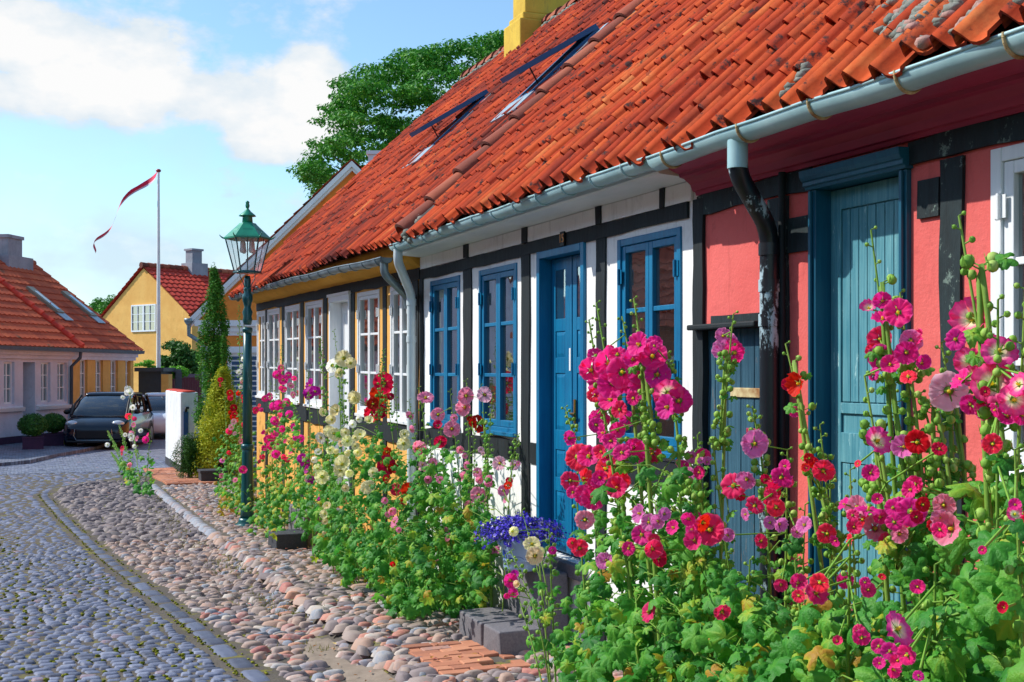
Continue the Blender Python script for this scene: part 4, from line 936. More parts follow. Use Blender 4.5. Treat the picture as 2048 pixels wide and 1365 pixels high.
# ================================================================ garden wall with blue plate
W0 = PG(361, 947); W1y = W0.y + 3.0; print('gwall', W0)
GW = thing('garden_wall', 'low white rendered garden wall with a red tile coping', 'wall', W0)
mb = MB(); rr = random.Random(3); k = 8; vs = []
xw0, xw1 = W0.x, W0.x + .37; top = EYE - (785 - CYP) / FPX * (W0.x * FW.x + W0.y * FW.y)
mb.box(xw0, xw1, W0.y, W1y, W0.z - .1, top); mb.build('wall_body', M['garden_wall'], GW, bevel=.03)
MB().box(xw0 - .006, xw1 + .006, W0.y - .006, W1y, W0.z - .1, W0.z + .17).build('plinth', M['plinth'], GW)
mb = MB(); y = W0.y
while y < W1y - .1:
    mb.sphere(((xw0 + xw1) / 2 + rr.uniform(-.02, .02), y + .1, top + .005), .12, 8, 4, rr.uniform(0, 1), (1.5, .9, .28)); y += .17
mb.build('coping', M['tile_far'], GW)
zt_ = EYE - (822 - CYP) / FPX * 26; mb = MB(); mb.box(xw0 + .06, xw0 + .16, W0.y - .045, W0.y - .012, W0.z + .55, top - .42); pb = mb.build('blue_plate', simple('blue_enamel', H('#20508c'), .25), GW, bevel=.004)
mb = MB().box(xw0 + .075, xw0 + .145, W0.y - .049, W0.y - .0455, W0.z + .62, W0.z + .70).box(xw0 + .085, xw0 + .135, W0.y - .049, W0.y - .0455, W0.z + .78, W0.z + .83); mb.build('plate_mark', M['white_paint'], pb)
MB().tube([(xw0 + .11, W0.y - .03, top - .42), (xw0 + .11, W0.y - .06, top - .34), (xw0 + .16, W0.y + .0, top - .34)], .03, 8).build('plate_hook', M['iron'], pb)
M['chimney_grey'] = plaster('weathered_grey_chimney', H('#9a9ca6'), H('#868a94'), H('#6a6c70'))
# ================================================================ left house: grey part and yellow part
def camco(X, Z, z=None): p = CAM + RT * X + FW * Z; return Vector((p.x, p.y, z if z is not None else p.z))
bb = rad(7.5); e_l = RT * math.sin(bb) + FW * math.cos(bb); n_l = -RT * math.cos(bb) + FW * math.sin(bb)   # along the facade (away), into the house
C0 = camco(-11.7 * 1.14, 38.0 * 1.14, 0); zEl = EYE + .62; tL = .765; DL = 3.66
KL = 1.14                                            # size of the left row: 1.14 x the first estimate
def LP_(u, d, z): p = C0 - e_l * (u * KL) + n_l * (d * KL); return (p.x, p.y, EYE + (z - EYE) * KL)      # u back towards the camera, d into the house
UB = 3.93; UEND = 12.0; zg_l = -.27
def leftpart(root, u0, u1, wallm, wins, wz, fnd, doors=()):
    D = .30
    us = sorted(set([u0, u1] + [q for a, b in wins for q in (a, b)] + [q for a, b in doors for q in (a, b)])); zs = [zg_l - .3, wz[0], wz[1], zEl - .1]
    mb = MB()
    for a, b in zip(us, us[1:]):
        for c, d in zip(zs, zs[1:]):
            m = (a + b) / 2
            if any(x < m < y for x, y in wins) and c == wz[0]: continue
            if any(x < m < y for x, y in doors) and d <= wz[1] + .01: continue
            mb.add([LP_(a, D, c), LP_(b, D, c), LP_(b, D, d), LP_(a, D, d)], [(0, 1, 2, 3)])
    for a, b in list(wins) + list(doors):
        c = wz[0] if (a, b) in wins else zg_l; d = wz[1]; dp = .12 if (a, b) in wins else .5
        for (p, q) in (((a, c), (a, d)), ((a, d), (b, d)), ((b, d), (b, c)), ((b, c), (a, c))): mb.add([LP_(p[0], D, p[1]), LP_(q[0], D, q[1]), LP_(q[0], D + dp, q[1]), LP_(p[0], D + dp, p[1])], [(0, 1, 2, 3)])
        if (a, b) in doors: continue
    mb.build('wall', wallm, root)
    for a, b in wins:
        c, d = wz; w = MB()
        def bx(mb_, p, q, r, s, d0, d1): mb_.hexa([LP_(p, d0, r), LP_(q, d0, r), LP_(q, d1, r), LP_(p, d1, r), LP_(p, d0, s), LP_(q, d0, s), LP_(q, d1, s), LP_(p, d1, s)])
        bx(w, a, a + .05, c, d, D + .08, D + .14); bx(w, b - .05, b, c, d, D + .08, D + .14); bx(w, a + .05, b - .05, c, c + .05, D + .081, D + .14); bx(w, a + .05, b - .05, d - .05, d, D + .081, D + .14); m = (a + b) / 2
        bx(w, m - .025, m + .025, c + .05, d - .05, D + .082, D + .13)
        for f in (.36, .68): bx(w, a + .05, b - .05, c + (d - c) * f - .013, c + (d - c) * f + .013, D + .085, D + .125)
        wo_ = w.build('window', M['white_paint'], root); g = MB().add([LP_(a, D + .12, c), LP_(b, D + .12, c), LP_(b, D + .12, d), LP_(a, D + .12, d)], [(0, 1, 2, 3)]); g.build('pane', M['pane_far'], wo_)
    for a, b in doors:
        g = MB(); g.hexa([LP_(a, D + .45, zg_l), LP_(b, D + .45, zg_l), LP_(b, D + .5, zg_l), LP_(a, D + .5, zg_l), LP_(a, D + .45, wz[1]), LP_(b, D + .45, wz[1]), LP_(b, D + .5, wz[1]), LP_(a, D + .5, wz[1])]); g.build('door', simple('slate_blue_door', H('#5c6678'), .5), root)
    r = MB(); rr = random.Random(int(u0 * 10) + 1); th = math.atan(tL); W = DL / math.cos(th)
    slope_tiles(r, lambda u, v, h: LP_(u0 + u, v * math.cos(th) - h * math.sin(th), zEl + v * math.sin(th) + h * math.cos(th)), u1 - u0, W, .235, .345, rr)
    slope_tiles(r, lambda u, v, h: LP_(u0 + u, 2 * DL - v * math.cos(th) + h * math.sin(th), zEl + v * math.sin(th) + h * math.cos(th)), u1 - u0, W, .47, .345, rr)
    r.build('roof', M['tile_old'], root)
    g = MB()
    for i in range(int((u1 - u0) / .36)): 
        u = u0 + i * .36; g.tube([LP_(u, DL, zEl + DL * tL + .03), LP_(u + .38, DL, zEl + DL * tL + .035)], [.11, .10], 8, rr.random())
    g.build('ridge_tiles', M['ridge'], root)
    g = MB(); g.hexa([LP_(u0, -.06, zEl - .09), LP_(u1, -.06, zEl - .09), LP_(u1, .05, zEl - .09), LP_(u0, .05, zEl - .09), LP_(u0, -.08, zEl + .01), LP_(u1, -.08, zEl + .01), LP_(u1, .05, zEl + .01), LP_(u0, .05, zEl + .01)]); g.build('gutter', simple('slate_gutter', H('#4e5a68'), .5), root)
    g = MB(); bz = [(0.06, zEl - .1, zEl - .02), (.14, zEl - .2, zEl - .1), (.22, zEl - .3, zEl - .2)]
    for d0, c, d in bz: g.hexa([LP_(u0, d0, c), LP_(u1, d0, c), LP_(u1, D + .02, c), LP_(u0, D + .02, c), LP_(u0, d0, d), LP_(u1, d0, d), LP_(u1, D + .02, d), LP_(u0, D + .02, d)])
    g.build('cornice', fnd, root)
def ul(px):                                           # facade coordinate under image column px (at depth d=.3)
    d = ray(px, 742); a = C0 + n_l * (.3 * KL)
    # solve CAM.xy + t d = a - e u
    M2 = Matrix(((d.x, e_l.x), (d.y, e_l.y))); t, u = M2.inverted() @ Vector((a.x, a.y)); return u / KL
zwl = (EYE - .86, EYE + .23)
LG = thing('grey_house', 'grey lilac terraced house with white windows and brown red roof', 'house', LP_(8, .3, zg_l))
leftpart(LG, UB, UEND, M['grey_wall'], [(ul(x1), ul(x0)) for x0, x1 in ((8, 29), (82, 101), (115, 134))], zwl, M['grey_wall'], [(ul(70), ul(46))])
LY = thing('mustard_house', 'mustard yellow house end behind the parked dark car', 'house', LP_(2, .3, zg_l))
leftpart(LY, 0, UB - .002, M['dull_yellow'], [(ul(x1), ul(x0)) for x0, x1 in ((160, 175), (191, 206), (221, 236), (251, 265))], (EYE - .95, EYE + .33), M['grey_wall'])
g = MB(); D = .3
for (root, u0, u1, m_) in ((LG, UB, ul(72), 'grey_wall'), (LG, ul(44), UEND, 'grey_wall')):
    g = MB(); z0 = EYE - .98; g.hexa([LP_(u0, D - .09, z0 - .07), LP_(u1, D - .09, z0 - .07), LP_(u1, D, z0 - .07), LP_(u0, D, z0 - .07), LP_(u0, D - .11, z0 + .02), LP_(u1, D - .11, z0 + .02), LP_(u1, D, z0 + .05), LP_(u0, D, z0 + .05)]); g.build('sill_moulding', M['white_paint'], root)
    g = MB(); g.hexa([LP_(u0, D - .03, zg_l - .4), LP_(u1, D - .03, zg_l - .4), LP_(u1, D + .01, zg_l - .4), LP_(u0, D + .01, zg_l - .4), LP_(u0, D - .03, zg_l + .27), LP_(u1, D - .03, zg_l + .27), LP_(u1, D + .01, zg_l + .27), LP_(u0, D + .01, zg_l + .27)]); g.build('plinth', M['purple_plinth'], root)
th = math.atan(tL); g = MB(); v = 0
while v < DL / math.cos(th):
    a = v * math.cos(th); c = (v + .40) * math.cos(th); g.tube([LP_(UB, a, zEl + a * tL + .07), LP_(UB, c, zEl + c * tL + .045)], [.12, .10], 8, rr.random()); v += .38
g.build('party_ridge_tiles', M['tile_bright'], LG)
for u in (.0 - .02, ):
    g = MB(); g.prism([LP_(u + .1, .3, zg_l - .3), LP_(u + .1, 2 * DL - .3, zg_l - .3), LP_(u + .1, 2 * DL - .3, zEl + .15), LP_(u + .1, DL, zEl + DL * tL - .08), LP_(u + .1, .3, zEl + .15)], (e_l.x * -.15, e_l.y * -.15, 0)); g.build('gable_wall', M['dull_yellow'], LY)
g = MB(); g.prism([LP_(UEND - .1, .3, zg_l - .3), LP_(UEND - .1, 2 * DL - .3, zg_l - .3), LP_(UEND - .1, 2 * DL - .3, zEl + .15), LP_(UEND - .1, DL, zEl + DL * tL - .08), LP_(UEND - .1, .3, zEl + .15)], (e_l.x * .15, e_l.y * .15, 0)); g.build('gable_wall', M['grey_wall'], LG)
g = MB(); uu = UB + .12; g.tube([LP_(uu, -.02, zEl - .05), LP_(uu, .0, zEl - .25), LP_(uu + .08, .22, zEl - .5), LP_(uu + .08, .23, zg_l)], .055, 8); g.build('downpipe', simple('slate_pipe', H('#46525e'), .5), LG)
# skylights and chimney
for px_, root in ((92, LG), (170, LY)):
    u = ul(px_ - 2) - .25 if root is LG else 1.25
    u = {92: 2.5, 170: .45}[px_]
    a, c = 1.35, 2.35; g = MB()
    def q(u_, d_, h): return LP_(u_, d_ - h * math.sin(th), zEl + d_ * tL + h * math.cos(th))
    g.hexa([q(u, a, .0), q(u + .36, a, .0), q(u + .36, c, .0), q(u, c, .0), q(u, a, .11), q(u + .36, a, .11), q(u + .36, c, .11), q(u, c, .11)]); o = g.build('roof_window', simple('grey_skylight_frame', H('#8a8a78'), .5), LY)
    g = MB(); g.hexa([q(u + .09, a + .1, .112), q(u + .28, a + .1, .112), q(u + .28, c - .18, .112), q(u + .09, c - .18, .112), q(u + .09, a + .1, .12), q(u + .28, a + .1, .12), q(u + .28, c - .18, .12), q(u + .09, c - .18, .12)]); g.build('pane', M['pane_far'], o)
    g = MB(); g.hexa([q(u - .05, a - .28, .05), q(u + .41, a - .28, .05), q(u + .41, a, .05), q(u - .05, a, .05), q(u - .05, a - .28, .075), q(u + .41, a - .28, .075), q(u + .41, a, .075), q(u - .05, a, .075)]); g.build('flashing', M['roof_flash'], o)
zr_l = zEl + DL * tL; g = MB()
def cbx(g, u0, u1, d0, d1, z0, z1): g.hexa([LP_(u0, d0, z0), LP_(u1, d0, z0), LP_(u1, d1, z0), LP_(u0, d1, z0), LP_(u0, d0, z1), LP_(u1, d0, z1), LP_(u1, d1, z1), LP_(u0, d1, z1)])
cbx(g, .75, 2.15, DL - .4, DL + .4, zr_l - .5, zr_l + .10); cbx(g, 1.3, 2.1, DL - .34, DL + .34, zr_l + .10, zr_l + .62); cbx(g, 1.25, 2.15, DL - .38, DL + .38, zr_l + .62, zr_l + .72)
g.build('chimney', M['chimney_grey'], LY)
# left pavement with kerb
def poly_slab(name, pts, h, mat):
    P = [PG(x, y) for x, y in pts]; mb = MB(); z = [gs(p.y) for p in P]
    mb.prism([(p.x, p.y, zz - .1) for p, zz in zip(P, z)], (0, 0, .1 + h)); return tag(fixnormals(mb.build(name, mat)), kind='structure')
poly_slab('pavement', [(-60, 940), (0, 933), (60, 927), (110, 915), (165, 905), (200, 897), (232, 880), (262, 868), (180, 862), (60, 866), (-60, 872)], .08, M['far_setts'])
# ================================================================ yellow gable house beyond
GA = thing('gable_house', 'yellow brick gable house with bright red roof behind the flagpole', 'house', camco(-20, 60, -.6))
kd = math.atan(1876 / 2400); rdg = RT * math.sin(kd) + FW * math.cos(kd); gal = RT * math.cos(kd) - FW * math.sin(kd)   # ridge dir (away, right), gable dir (right, nearer)
ZA_ = 60.0; Ap = camco((287 - 1024) / 2400 * ZA_, ZA_, 0); zAp = EYE + (742 - 533) / 2400 * ZA_
def GP(g, r, z): p = Ap + gal * g + rdg * r; return (p.x, p.y, z)
# right eave seen at x=382,y=636: solve for g
best = min(((abs((lambda P: CXP + FPX * ((P - CAM).dot(RT)) / ((P - CAM).dot(FW)))(Vector(GP(g / 50, 0, 0)).xy.to_3d()) - 384), g / 50) for g in range(20, 400)))
HG = best[1]; Pe = Vector(GP(HG, 0, 0)); Ze = (Vector((Pe.x, Pe.y, 0)) - CAM).dot(FW); zEe = EYE + (742 - 634) / 2400 * Ze; print('gable half', HG, zAp, zEe)
tG = (zAp - zEe) / HG
MB().prism([GP(-HG, 0, -1), GP(HG, 0, -1), GP(HG, 0, zEe - .05), GP(0, 0, zAp - .1), GP(-HG, 0, zEe - .05)], tuple(rdg * 12)).build('wall', M['gable_yellow'], GA)
mb = MB(); thg = math.atan(tG); WG = HG / math.cos(thg) + .15; rr = random.Random(31)
for sd in (1, -1): slope_tiles(mb, lambda u, v, h: GP(sd * (HG + .1 - v * math.cos(thg) + h * math.sin(thg)), -.12 + u, zEe - .08 + v * math.sin(thg) + h * math.cos(thg)), 12.2, WG, .32, .42, rr, .05, .04)
mb.build('roof', M['tile_far'], GA)
mb = MB()
for i in range(30): mb.tube([GP(0, -.15 + i * .41, zAp + .05), GP(0, -.15 + (i + 1) * .41 + .03, zAp + .05)], [.16, .13], 8, rr.random())
mb.build('ridge_tiles', M['ridge'], GA)
def px_of(P): P = Vector(P); d = P - CAM; z = d.dot(FW); return (CXP + FPX * d.dot(RT) / z, CYP - FPX * d.z / z, z)
def on_gable(x, y):
    d = ray(x, y); nrm = rdg; t = (Ap - Vector((0, 0, 0)) - Vector((CAM.x, CAM.y, 0))).dot(nrm) / d.dot(nrm); P = CAM + d * t; return (Vector((P.x, P.y, 0)) - Vector((Ap.x, Ap.y, 0))).dot(gal), P.z
g0, z1 = on_gable(264, 611); g1, z0 = on_gable(313, 663)
w = MB()
def gb_(mb, a, b, c, d, r0, r1): mb.hexa([GP(a, r0, c), GP(b, r0, c), GP(b, r1, c), GP(a, r1, c), GP(a, r0, d), GP(b, r0, d), GP(b, r1, d), GP(a, r1, d)])
fw = .07
gb_(w, g0, g0 + fw, z0, z1, -.06, .0); gb_(w, g1 - fw, g1, z0, z1, -.06, 0); gb_(w, g0 + fw, g1 - fw, z0, z0 + fw, -.059, 0); gb_(w, g0 + fw, g1 - fw, z1 - fw, z1, -.059, 0); m = (g0 + g1) / 2; gb_(w, m - .06, m + .06, z0 + fw, z1 - fw, -.058, 0)
for a, b in ((g0 + fw, m - .06), (m + .06, g1 - fw)):
    gb_(w, (a + b) / 2 - .015, (a + b) / 2 + .015, z0 + fw, z1 - fw, -.05, -.01)
    for f in (.35, .67): zz = lerp(z0 + fw, z1 - fw, f); gb_(w, a, b, zz - .015, zz + .015, -.049, -.01)
wo_ = w.build('window', M['white_paint'], GA); g = MB().add([GP(g0, -.012, z0), GP(g1, -.012, z0), GP(g1, -.012, z1), GP(g0, -.012, z1)], [(0, 1, 2, 3)]); g.build('pane', M['pane_far'], wo_)
mb = MB(); gb_(mb, -.45, .45, zAp - .6, zAp + .35, 2.6, 3.6); gb_(mb, -.28, .28, zAp + .35, zAp + 1.0, 2.75, 3.35); gb_(mb, -.34, .34, zAp + 1.0, zAp + 1.1, 2.68, 3.42); mb.build('chimney', M['chimney_grey'], GA)
# ================================================================ flagpole with pennant
FP = camco((317 - 1024) / 2400 * 46, 46, gs(46)); zt_ = EYE + (742 - 345) / 2400 * 46
FL = thing('flagpole', 'tall white flagpole flying a long pennant', 'flagpole', FP)
MB().tube([FP, (FP.x, FP.y, zt_)], [.095, .045], 12).build('pole', M['white_paint'], FL)
MB().sphere((FP.x, FP.y, zt_ + .06), .10, 12, 6, .5, (1, 1, .7)).build('finial', simple('red_finial', H('#a82a30'), .4), FL)
mb = MB(); k = 40; pts = [(313, 350), (300, 358), (280, 372), (262, 388), (246, 408), (232, 430), (218, 455), (205, 470), (196, 480), (191, 490), (190, 500), (187, 505)]
C3 = []
for i in range(k + 1):
    t = i / k * (len(pts) - 1); a = int(min(t, len(pts) - 2)); f = t - a; x = lerp(pts[a][0], pts[a + 1][0], f); y = lerp(pts[a][1], pts[a + 1][1], f); C3.append(camco((x - 1024) / 2400 * 46, 46, EYE + (742 - y) / 2400 * 46) + FW * (.25 * math.sin(i * .35)))
vr, vw = [], []
for i, c in enumerate(C3):
    wd_ = lerp(.50, .10, (i / k) ** .7) * (.78 + .22 * abs(math.sin(i * .30 + .5))); up = Vector((.35, .0, 1)).normalized(); tw = math.sin(i * .33) * .2
    up = (up * math.cos(tw) + FW * math.sin(tw)); vr.append((c + up * wd_ / 2, c - up * wd_ * .22)); vw.append((c - up * wd_ * .22, c - up * wd_ / 2))
for nm, v, mt in (('pennant', vr, simple('red_bunting', H('#d8184a'), .8)), ('pennant_stripe', vw, simple('white_bunting', H('#d9c3d0'), .8))):
    mb = MB(); mb.add([p for q in v for p in q], [(2 * i, 2 * i + 1, 2 * i + 3, 2 * i + 2) for i in range(k)], .5, True); mb.build(nm, mt, FL)
# ================================================================ purple fence, dark shed and pergola
FZ = 48; z_f = EYE - (752 - 742) / 2400 * FZ
a, b = camco((302 - 1024) / 2400 * FZ, FZ, 0), camco((400 - 1024) / 2400 * FZ, FZ + 1, 0)
FE = thing('board_fence', 'dark purple vertical board fence behind the white car', 'fence', (a.x, a.y, -.6)); n = 24; d = (b - a) / n
mb = MB()
for i in range(n): p = a + d * i; q = a + d * (i + .94); mb.bar((p.x, p.y, .25), (q.x, q.y, .25), .03, 2 * (z_f - .3) - .0, tint=.5)
mb.build('boards', M['purple_fence'] if 'purple_fence' in M else M.setdefault('purple_fence', paint('purple_fence_paint', H('#6b3446'), H('#5c2c3e'), (10, 10, 2))), FE)
mb = MB(); mb.bar((a.x, a.y, z_f), (b.x, b.y, z_f), .08, .14); mb.build('top_rail', simple('grey_purple_rail', H('#7c6a80'), .6), FE)
mb = MB(); p = camco((408 - 620) / 2400 * 0, 0, 0)
for x in (309, 357): q = camco((x - 1024) / 2400 * 47, 47, 0); mb = MB(); mb.box(q.x - .12, q.x + .12, q.y - .12, q.y + .12, -.7, EYE - .05); mb.build('post', simple('grey_post', H('#4a5660'), .6), FE)
mb = MB(); q0 = camco((300 - 1024) / 2400 * 47, 47, EYE + .0); q1 = camco((362 - 1024) / 2400 * 47, 47, EYE + .0); mb.bar(q0, q1, .2, .12); mb.build('pergola_beam', simple('grey_beam', H('#5c6a72'), .6), FE)
q0 = camco((277 - 1024) / 2400 * 45.5, 45.5, 0); SH = thing('garden_shed', 'dark blue garden shed beside the mustard house end', 'shed', (q0.x, q0.y, -.6))
w1 = RT * .85; mb = MB(); z1 = EYE + .12
mb.prism([(q0.x, q0.y, -.8), (q0.x + w1.x, q0.y + w1.y, -.8), (q0.x + w1.x, q0.y + w1.y, z1 - .15), (q0.x, q0.y, z1 - .15)], tuple(FW * 1.5)); mb.build('shed_wall', simple('dark_shed_paint', H('#2c3440'), .6), SH)
mb = MB(); a = q0 - w1 * .15 - FW * .1; mb.prism([(a.x, a.y, z1 - .15), (a.x + w1.x * 1.3, a.y + w1.y * 1.3, z1 - .15), (a.x + w1.x * 1.3, a.y + w1.y * 1.3, z1), (a.x, a.y, z1)], tuple(FW * 1.7)); mb.build('shed_roof', simple('shed_roof', H('#3c4450'), .6), SH)
w2 = RT * .28; a = q0 + w1 * 1.01; mb = MB(); mb.prism([(a.x, a.y, -.8), (a.x + w2.x, a.y + w2.y, -.8), (a.x + w2.x, a.y + w2.y, z1 - .25), (a.x, a.y, z1 - .25)], tuple(FW * .5)); mb.build('gate_pier', M['dull_yellow'], SH)
# ================================================================ opposite side of the street (seen only as reflections)
BH = thing('brick_house', 'low red brick house on the opposite side of the street', 'house', (-5.2, 14, -.4))
M['opp_brick'] = (lambda t: (lambda b: t.bsdf(b.outputs[0], .9, t.bump(b.outputs['Fac'], .4, -.01)))((lambda b, mp: (setattr(b.inputs['Scale'], 'default_value', 4.3), setattr(b.inputs['Mortar Size'], 'default_value', .02), setattr(b.inputs['Row Height'], 'default_value', .32), setattr(b.inputs['Brick Width'], 'default_value', 1.0), setattr(b.inputs['Color1'], 'default_value', H('#a8603c')), setattr(b.inputs['Color2'], 'default_value', H('#8f5238')), setattr(b.inputs['Mortar'], 'default_value', H('#c0a890')), t.l(mp, b.inputs[0]), b)[-1])(t.n('ShaderNodeTexBrick'), t.mapped((1, 1, 1), (0, rad(90), 0)))))(NT('opposite_brick'))
on = -5.2; owin = [(8.2 + k * 2.6, 9.2 + k * 2.6, .75, 1.95) for k in range(7)]
mb = MB(); ys = sorted(set([-2, 29.0] + [q for h in owin for q in h[:2]])); zs = [-.9, .75, 1.95, 2.6]
for a, b in zip(ys, ys[1:]):
    for c, d in zip(zs, zs[1:]):
        if any(h[0] <= a and b <= h[1] and c == h[2] for h in owin): continue
        mb.add([(on, a, c), (on, b, c), (on, b, d), (on, a, d)], [(0, 1, 2, 3)])
mb.box(on - 6.2, on - 6.0, -2, 29, -.9, 2.6); mb.build('wall', M['opp_brick'], BH)
for h in owin:
    w = MB(); a, b, c, d = h
    w.box(on - .06, on + .01, a, a + .06, c, d).box(on - .06, on + .01, b - .06, b, c, d).box(on - .06, on + .009, a + .06, b - .06, c, c + .06).box(on - .06, on + .009, a + .06, b - .06, d - .06, d).box(on - .06, on + .008, (a + b) / 2 - .03, (a + b) / 2 + .03, c + .06, d - .06).box(on - .06, on + .007, a + .06, b - .06, (c + d) / 2 - .02, (c + d) / 2 + .02)
    o = w.build('window', M['white_paint'], BH); MB().box(on - .09, on - .07, a, b, c, d).build('pane', M['dark_glass'], o)
mb = MB(); rr = random.Random(77); tho = rad(44)
slope_tiles(mb, lambda u, v, h: (on + .3 - v * math.cos(tho) + h * math.sin(tho), -2 + u, 2.55 + v * math.sin(tho) + h * math.cos(tho)), 31, 3.4 / math.cos(tho), .43, .34, rr); 
slope_tiles(mb, lambda u, v, h: (on - 6.5 + v * math.cos(tho) - h * math.sin(tho), -2 + u, 2.55 + v * math.sin(tho) + h * math.cos(tho)), 31, 3.4 / math.cos(tho), .86, .34, rr); mb.build('roof', M['tile_old'], BH)
MB().prism([(on, -2, -.9), (on - 6.2, -2, -.9), (on - 6.2, -2, 2.6), (on - 3.1, -2, 5.6), (on, -2, 2.6)], (0, .2, 0)).build('gable_wall', M['opp_brick'], BH)
MB().prism([(on, 28.8, -.9), (on - 6.2, 28.8, -.9), (on - 6.2, 28.8, 2.6), (on - 3.1, 28.8, 5.6), (on, 28.8, 2.6)], (0, .2, 0)).build('gable_wall', M['opp_brick'], BH)
# ================================================================ hollyhocks
LEAFC = [(0, H('#2f7a30')), (.35, H('#4ca038')), (.62, H('#74bc40')), (.8, H('#a8cc44')), (.93, H('#c9cc3c')), (1, H('#c99a3c'))]
def leaf_mat(name, stops, tr=.45, rough=.5):
    t = NT(name); a = t.attr(); c = t.ramp(t.math('ADD', a, t.math('MULTIPLY', t.math('SUBTRACT', t.noise(16, 4), .5), .25), True), stops)
    return t.bsdf(c, rough, t.bump(t.math('ADD', t.noise(55, 4, .6), t.noise(160, 2)), .55, .005), spec=.35, trans=(c, tr))
M['leaf'] = leaf_mat('hollyhock_leaf', LEAFC)
M['stem'] = tinted('hollyhock_stem', [(0, H('#5a8a2c')), (1, H('#8aa848'))], .6, 20, .3, .2, trans=0)
M['bud'] = tinted('hollyhock_bud', [(0, H('#5f9a34')), (.7, H('#93c04c')), (.95, H('#b8cf70')), (1, H('#c9b070'))], .6, 30, .3, .2, trans=.15)
FCOL = dict(mag=('#f42c94', '#f24ca6', '#b81064'), hot=('#f8306c', '#fa5488', '#b81048'), pk=('#f288b0', '#f6a4c2', '#c01c50'), pp=('#f0b4c8', '#f6cdd8', '#cc4a70'), red=('#d81436', '#e02444', '#7a0618'), dk=('#a00a28', '#ac1432', '#540412'),
            mz=('#f858a8', '#f43498', '#fdf2cf'), lil=('#e874c0', '#f29cd0', '#b83c90'), yel=('#f2eab0', '#f5f0c8', '#d8d860'), wh=('#f4f3ea', '#f8f7f2', '#d4dc90'), pe=('#f3d8a8', '#f6e4c0', '#e0a860'), pur=('#b41a9c', '#c028a4', '#640a50'))
FM = {}
for k, (a, b, c) in FCOL.items():
    t = NT('petal_' + k); oi = t.n('ShaderNodeObjectInfo')
    col = t.ramp(t.attr(), [(0, H('#e8d84a')), (.10, H('#e8dc70')), (.16 if k != 'mz' else .28, H(c)), (.34 if k != 'mz' else .60, H(a)), (.8, H(a)), (.92, H(b)), (.97, H(b)), (.985, H('#7fae45'))])
    hs = t.n('ShaderNodeHueSaturation'); t.l(t.math('ADD', .485, t.math('MULTIPLY', oi.outputs['Random'], .03)), hs.inputs['Hue']); t.l(t.math('ADD', .98, t.math('MULTIPLY', oi.outputs['Random'], .30)), hs.inputs['Value']); t.l(col, hs.inputs['Color'])
    FM[k] = t.bsdf(hs.outputs[0], .55, None, spec=.2, trans=(hs.outputs[0], .5))
def flower_mesh(name, cup, rng, spread=1.0, lip=.04):
    mb = MB(); rr = random.Random(rng); NA, NR = 9, 6
    for p in range(5):
        a0 = 2 * PI * p / 5 + rr.uniform(-.1, .1); half = rad(rr.uniform(42, 50)) * spread; zo = .012 * (p % 2) + rr.uniform(0, .012); L = rr.uniform(.92, 1.06)
        vs, ts = [], []
        for j in range(NR + 1):
            r = j / NR
            for i in range(NA + 1):
                u = 2 * i / NA - 1; ang = a0 + u * half * (.55 + .45 * r)
                notch = 1 - .10 * math.exp(-(u / .16) ** 2) * (r > .9) - .16 * abs(u) ** 3
                q = .5 * r * L * (notch if r > .5 else 1)
                z = cup * (r ** 1.5) * .5 + lip * math.sin(u * 9 + p * 2) * r ** 2.5 + lip * .7 * math.sin(u * 17 + p) * r ** 5 + zo - .05 * (abs(u) ** 2) * r + (-.10 * max(0, r - .75) / .25 * rr.uniform(.2, 1.2))
                vs.append((q * math.cos(ang) * math.cos(cup * .35), q * math.sin(ang) * math.cos(cup * .35), z)); ts.append(min(.96, r * .96))
        mb.add(vs, [(j * (NA + 1) + i, j * (NA + 1) + i + 1, (j + 1) * (NA + 1) + i + 1, (j + 1) * (NA + 1) + i) for j in range(NR) for i in range(NA)], ts, True)
    mb.lathe([(.03, 0), (.045, .06), (.05, .102), (.035, .16), (.002, .18)], (0, 0, 0), 8, .0)
    mb.lathe([(.002, -.10), (.09, -.06), (.12, -.0), (.12, .015)], (0, 0, 0), 8, 1.0)
    for p in range(5):
        t = 2 * PI * p / 5; mb.add([(.08 * math.cos(t - .5), .08 * math.sin(t - .5), -.03), (.08 * math.cos(t + .5), .08 * math.sin(t + .5), -.03), (.24 * math.cos(t), .24 * math.sin(t), .03 + cup * .08)], [(0, 1, 2)], 1.0)
    me = bpy.data.meshes.new(name); me.from_pydata(mb.V, [], mb.F); a = me.attributes.new('tint', 'FLOAT', 'POINT'); a.data.foreach_set('value', np.array(mb.T, dtype=np.float32)); me.polygons.foreach_set('use_smooth', [True] * len(mb.F)); me.update(); return me
FBASE = [flower_mesh('flower_open', .30, 1), flower_mesh('flower_open', .45, 2, 1.05, .055), flower_mesh('flower_cup', .75, 3, 1.0, .05), flower_mesh('flower_flat', .16, 4, .98, .045), flower_mesh('flower_bell', 1.35, 5, .95, .04)]
FMESH = {}
def fmesh(v, c):
    if (v, c) not in FMESH:
        m = FBASE[v].copy(); m.materials.append(FM[c]); FMESH[(v, c)] = m
    return FMESH[(v, c)]
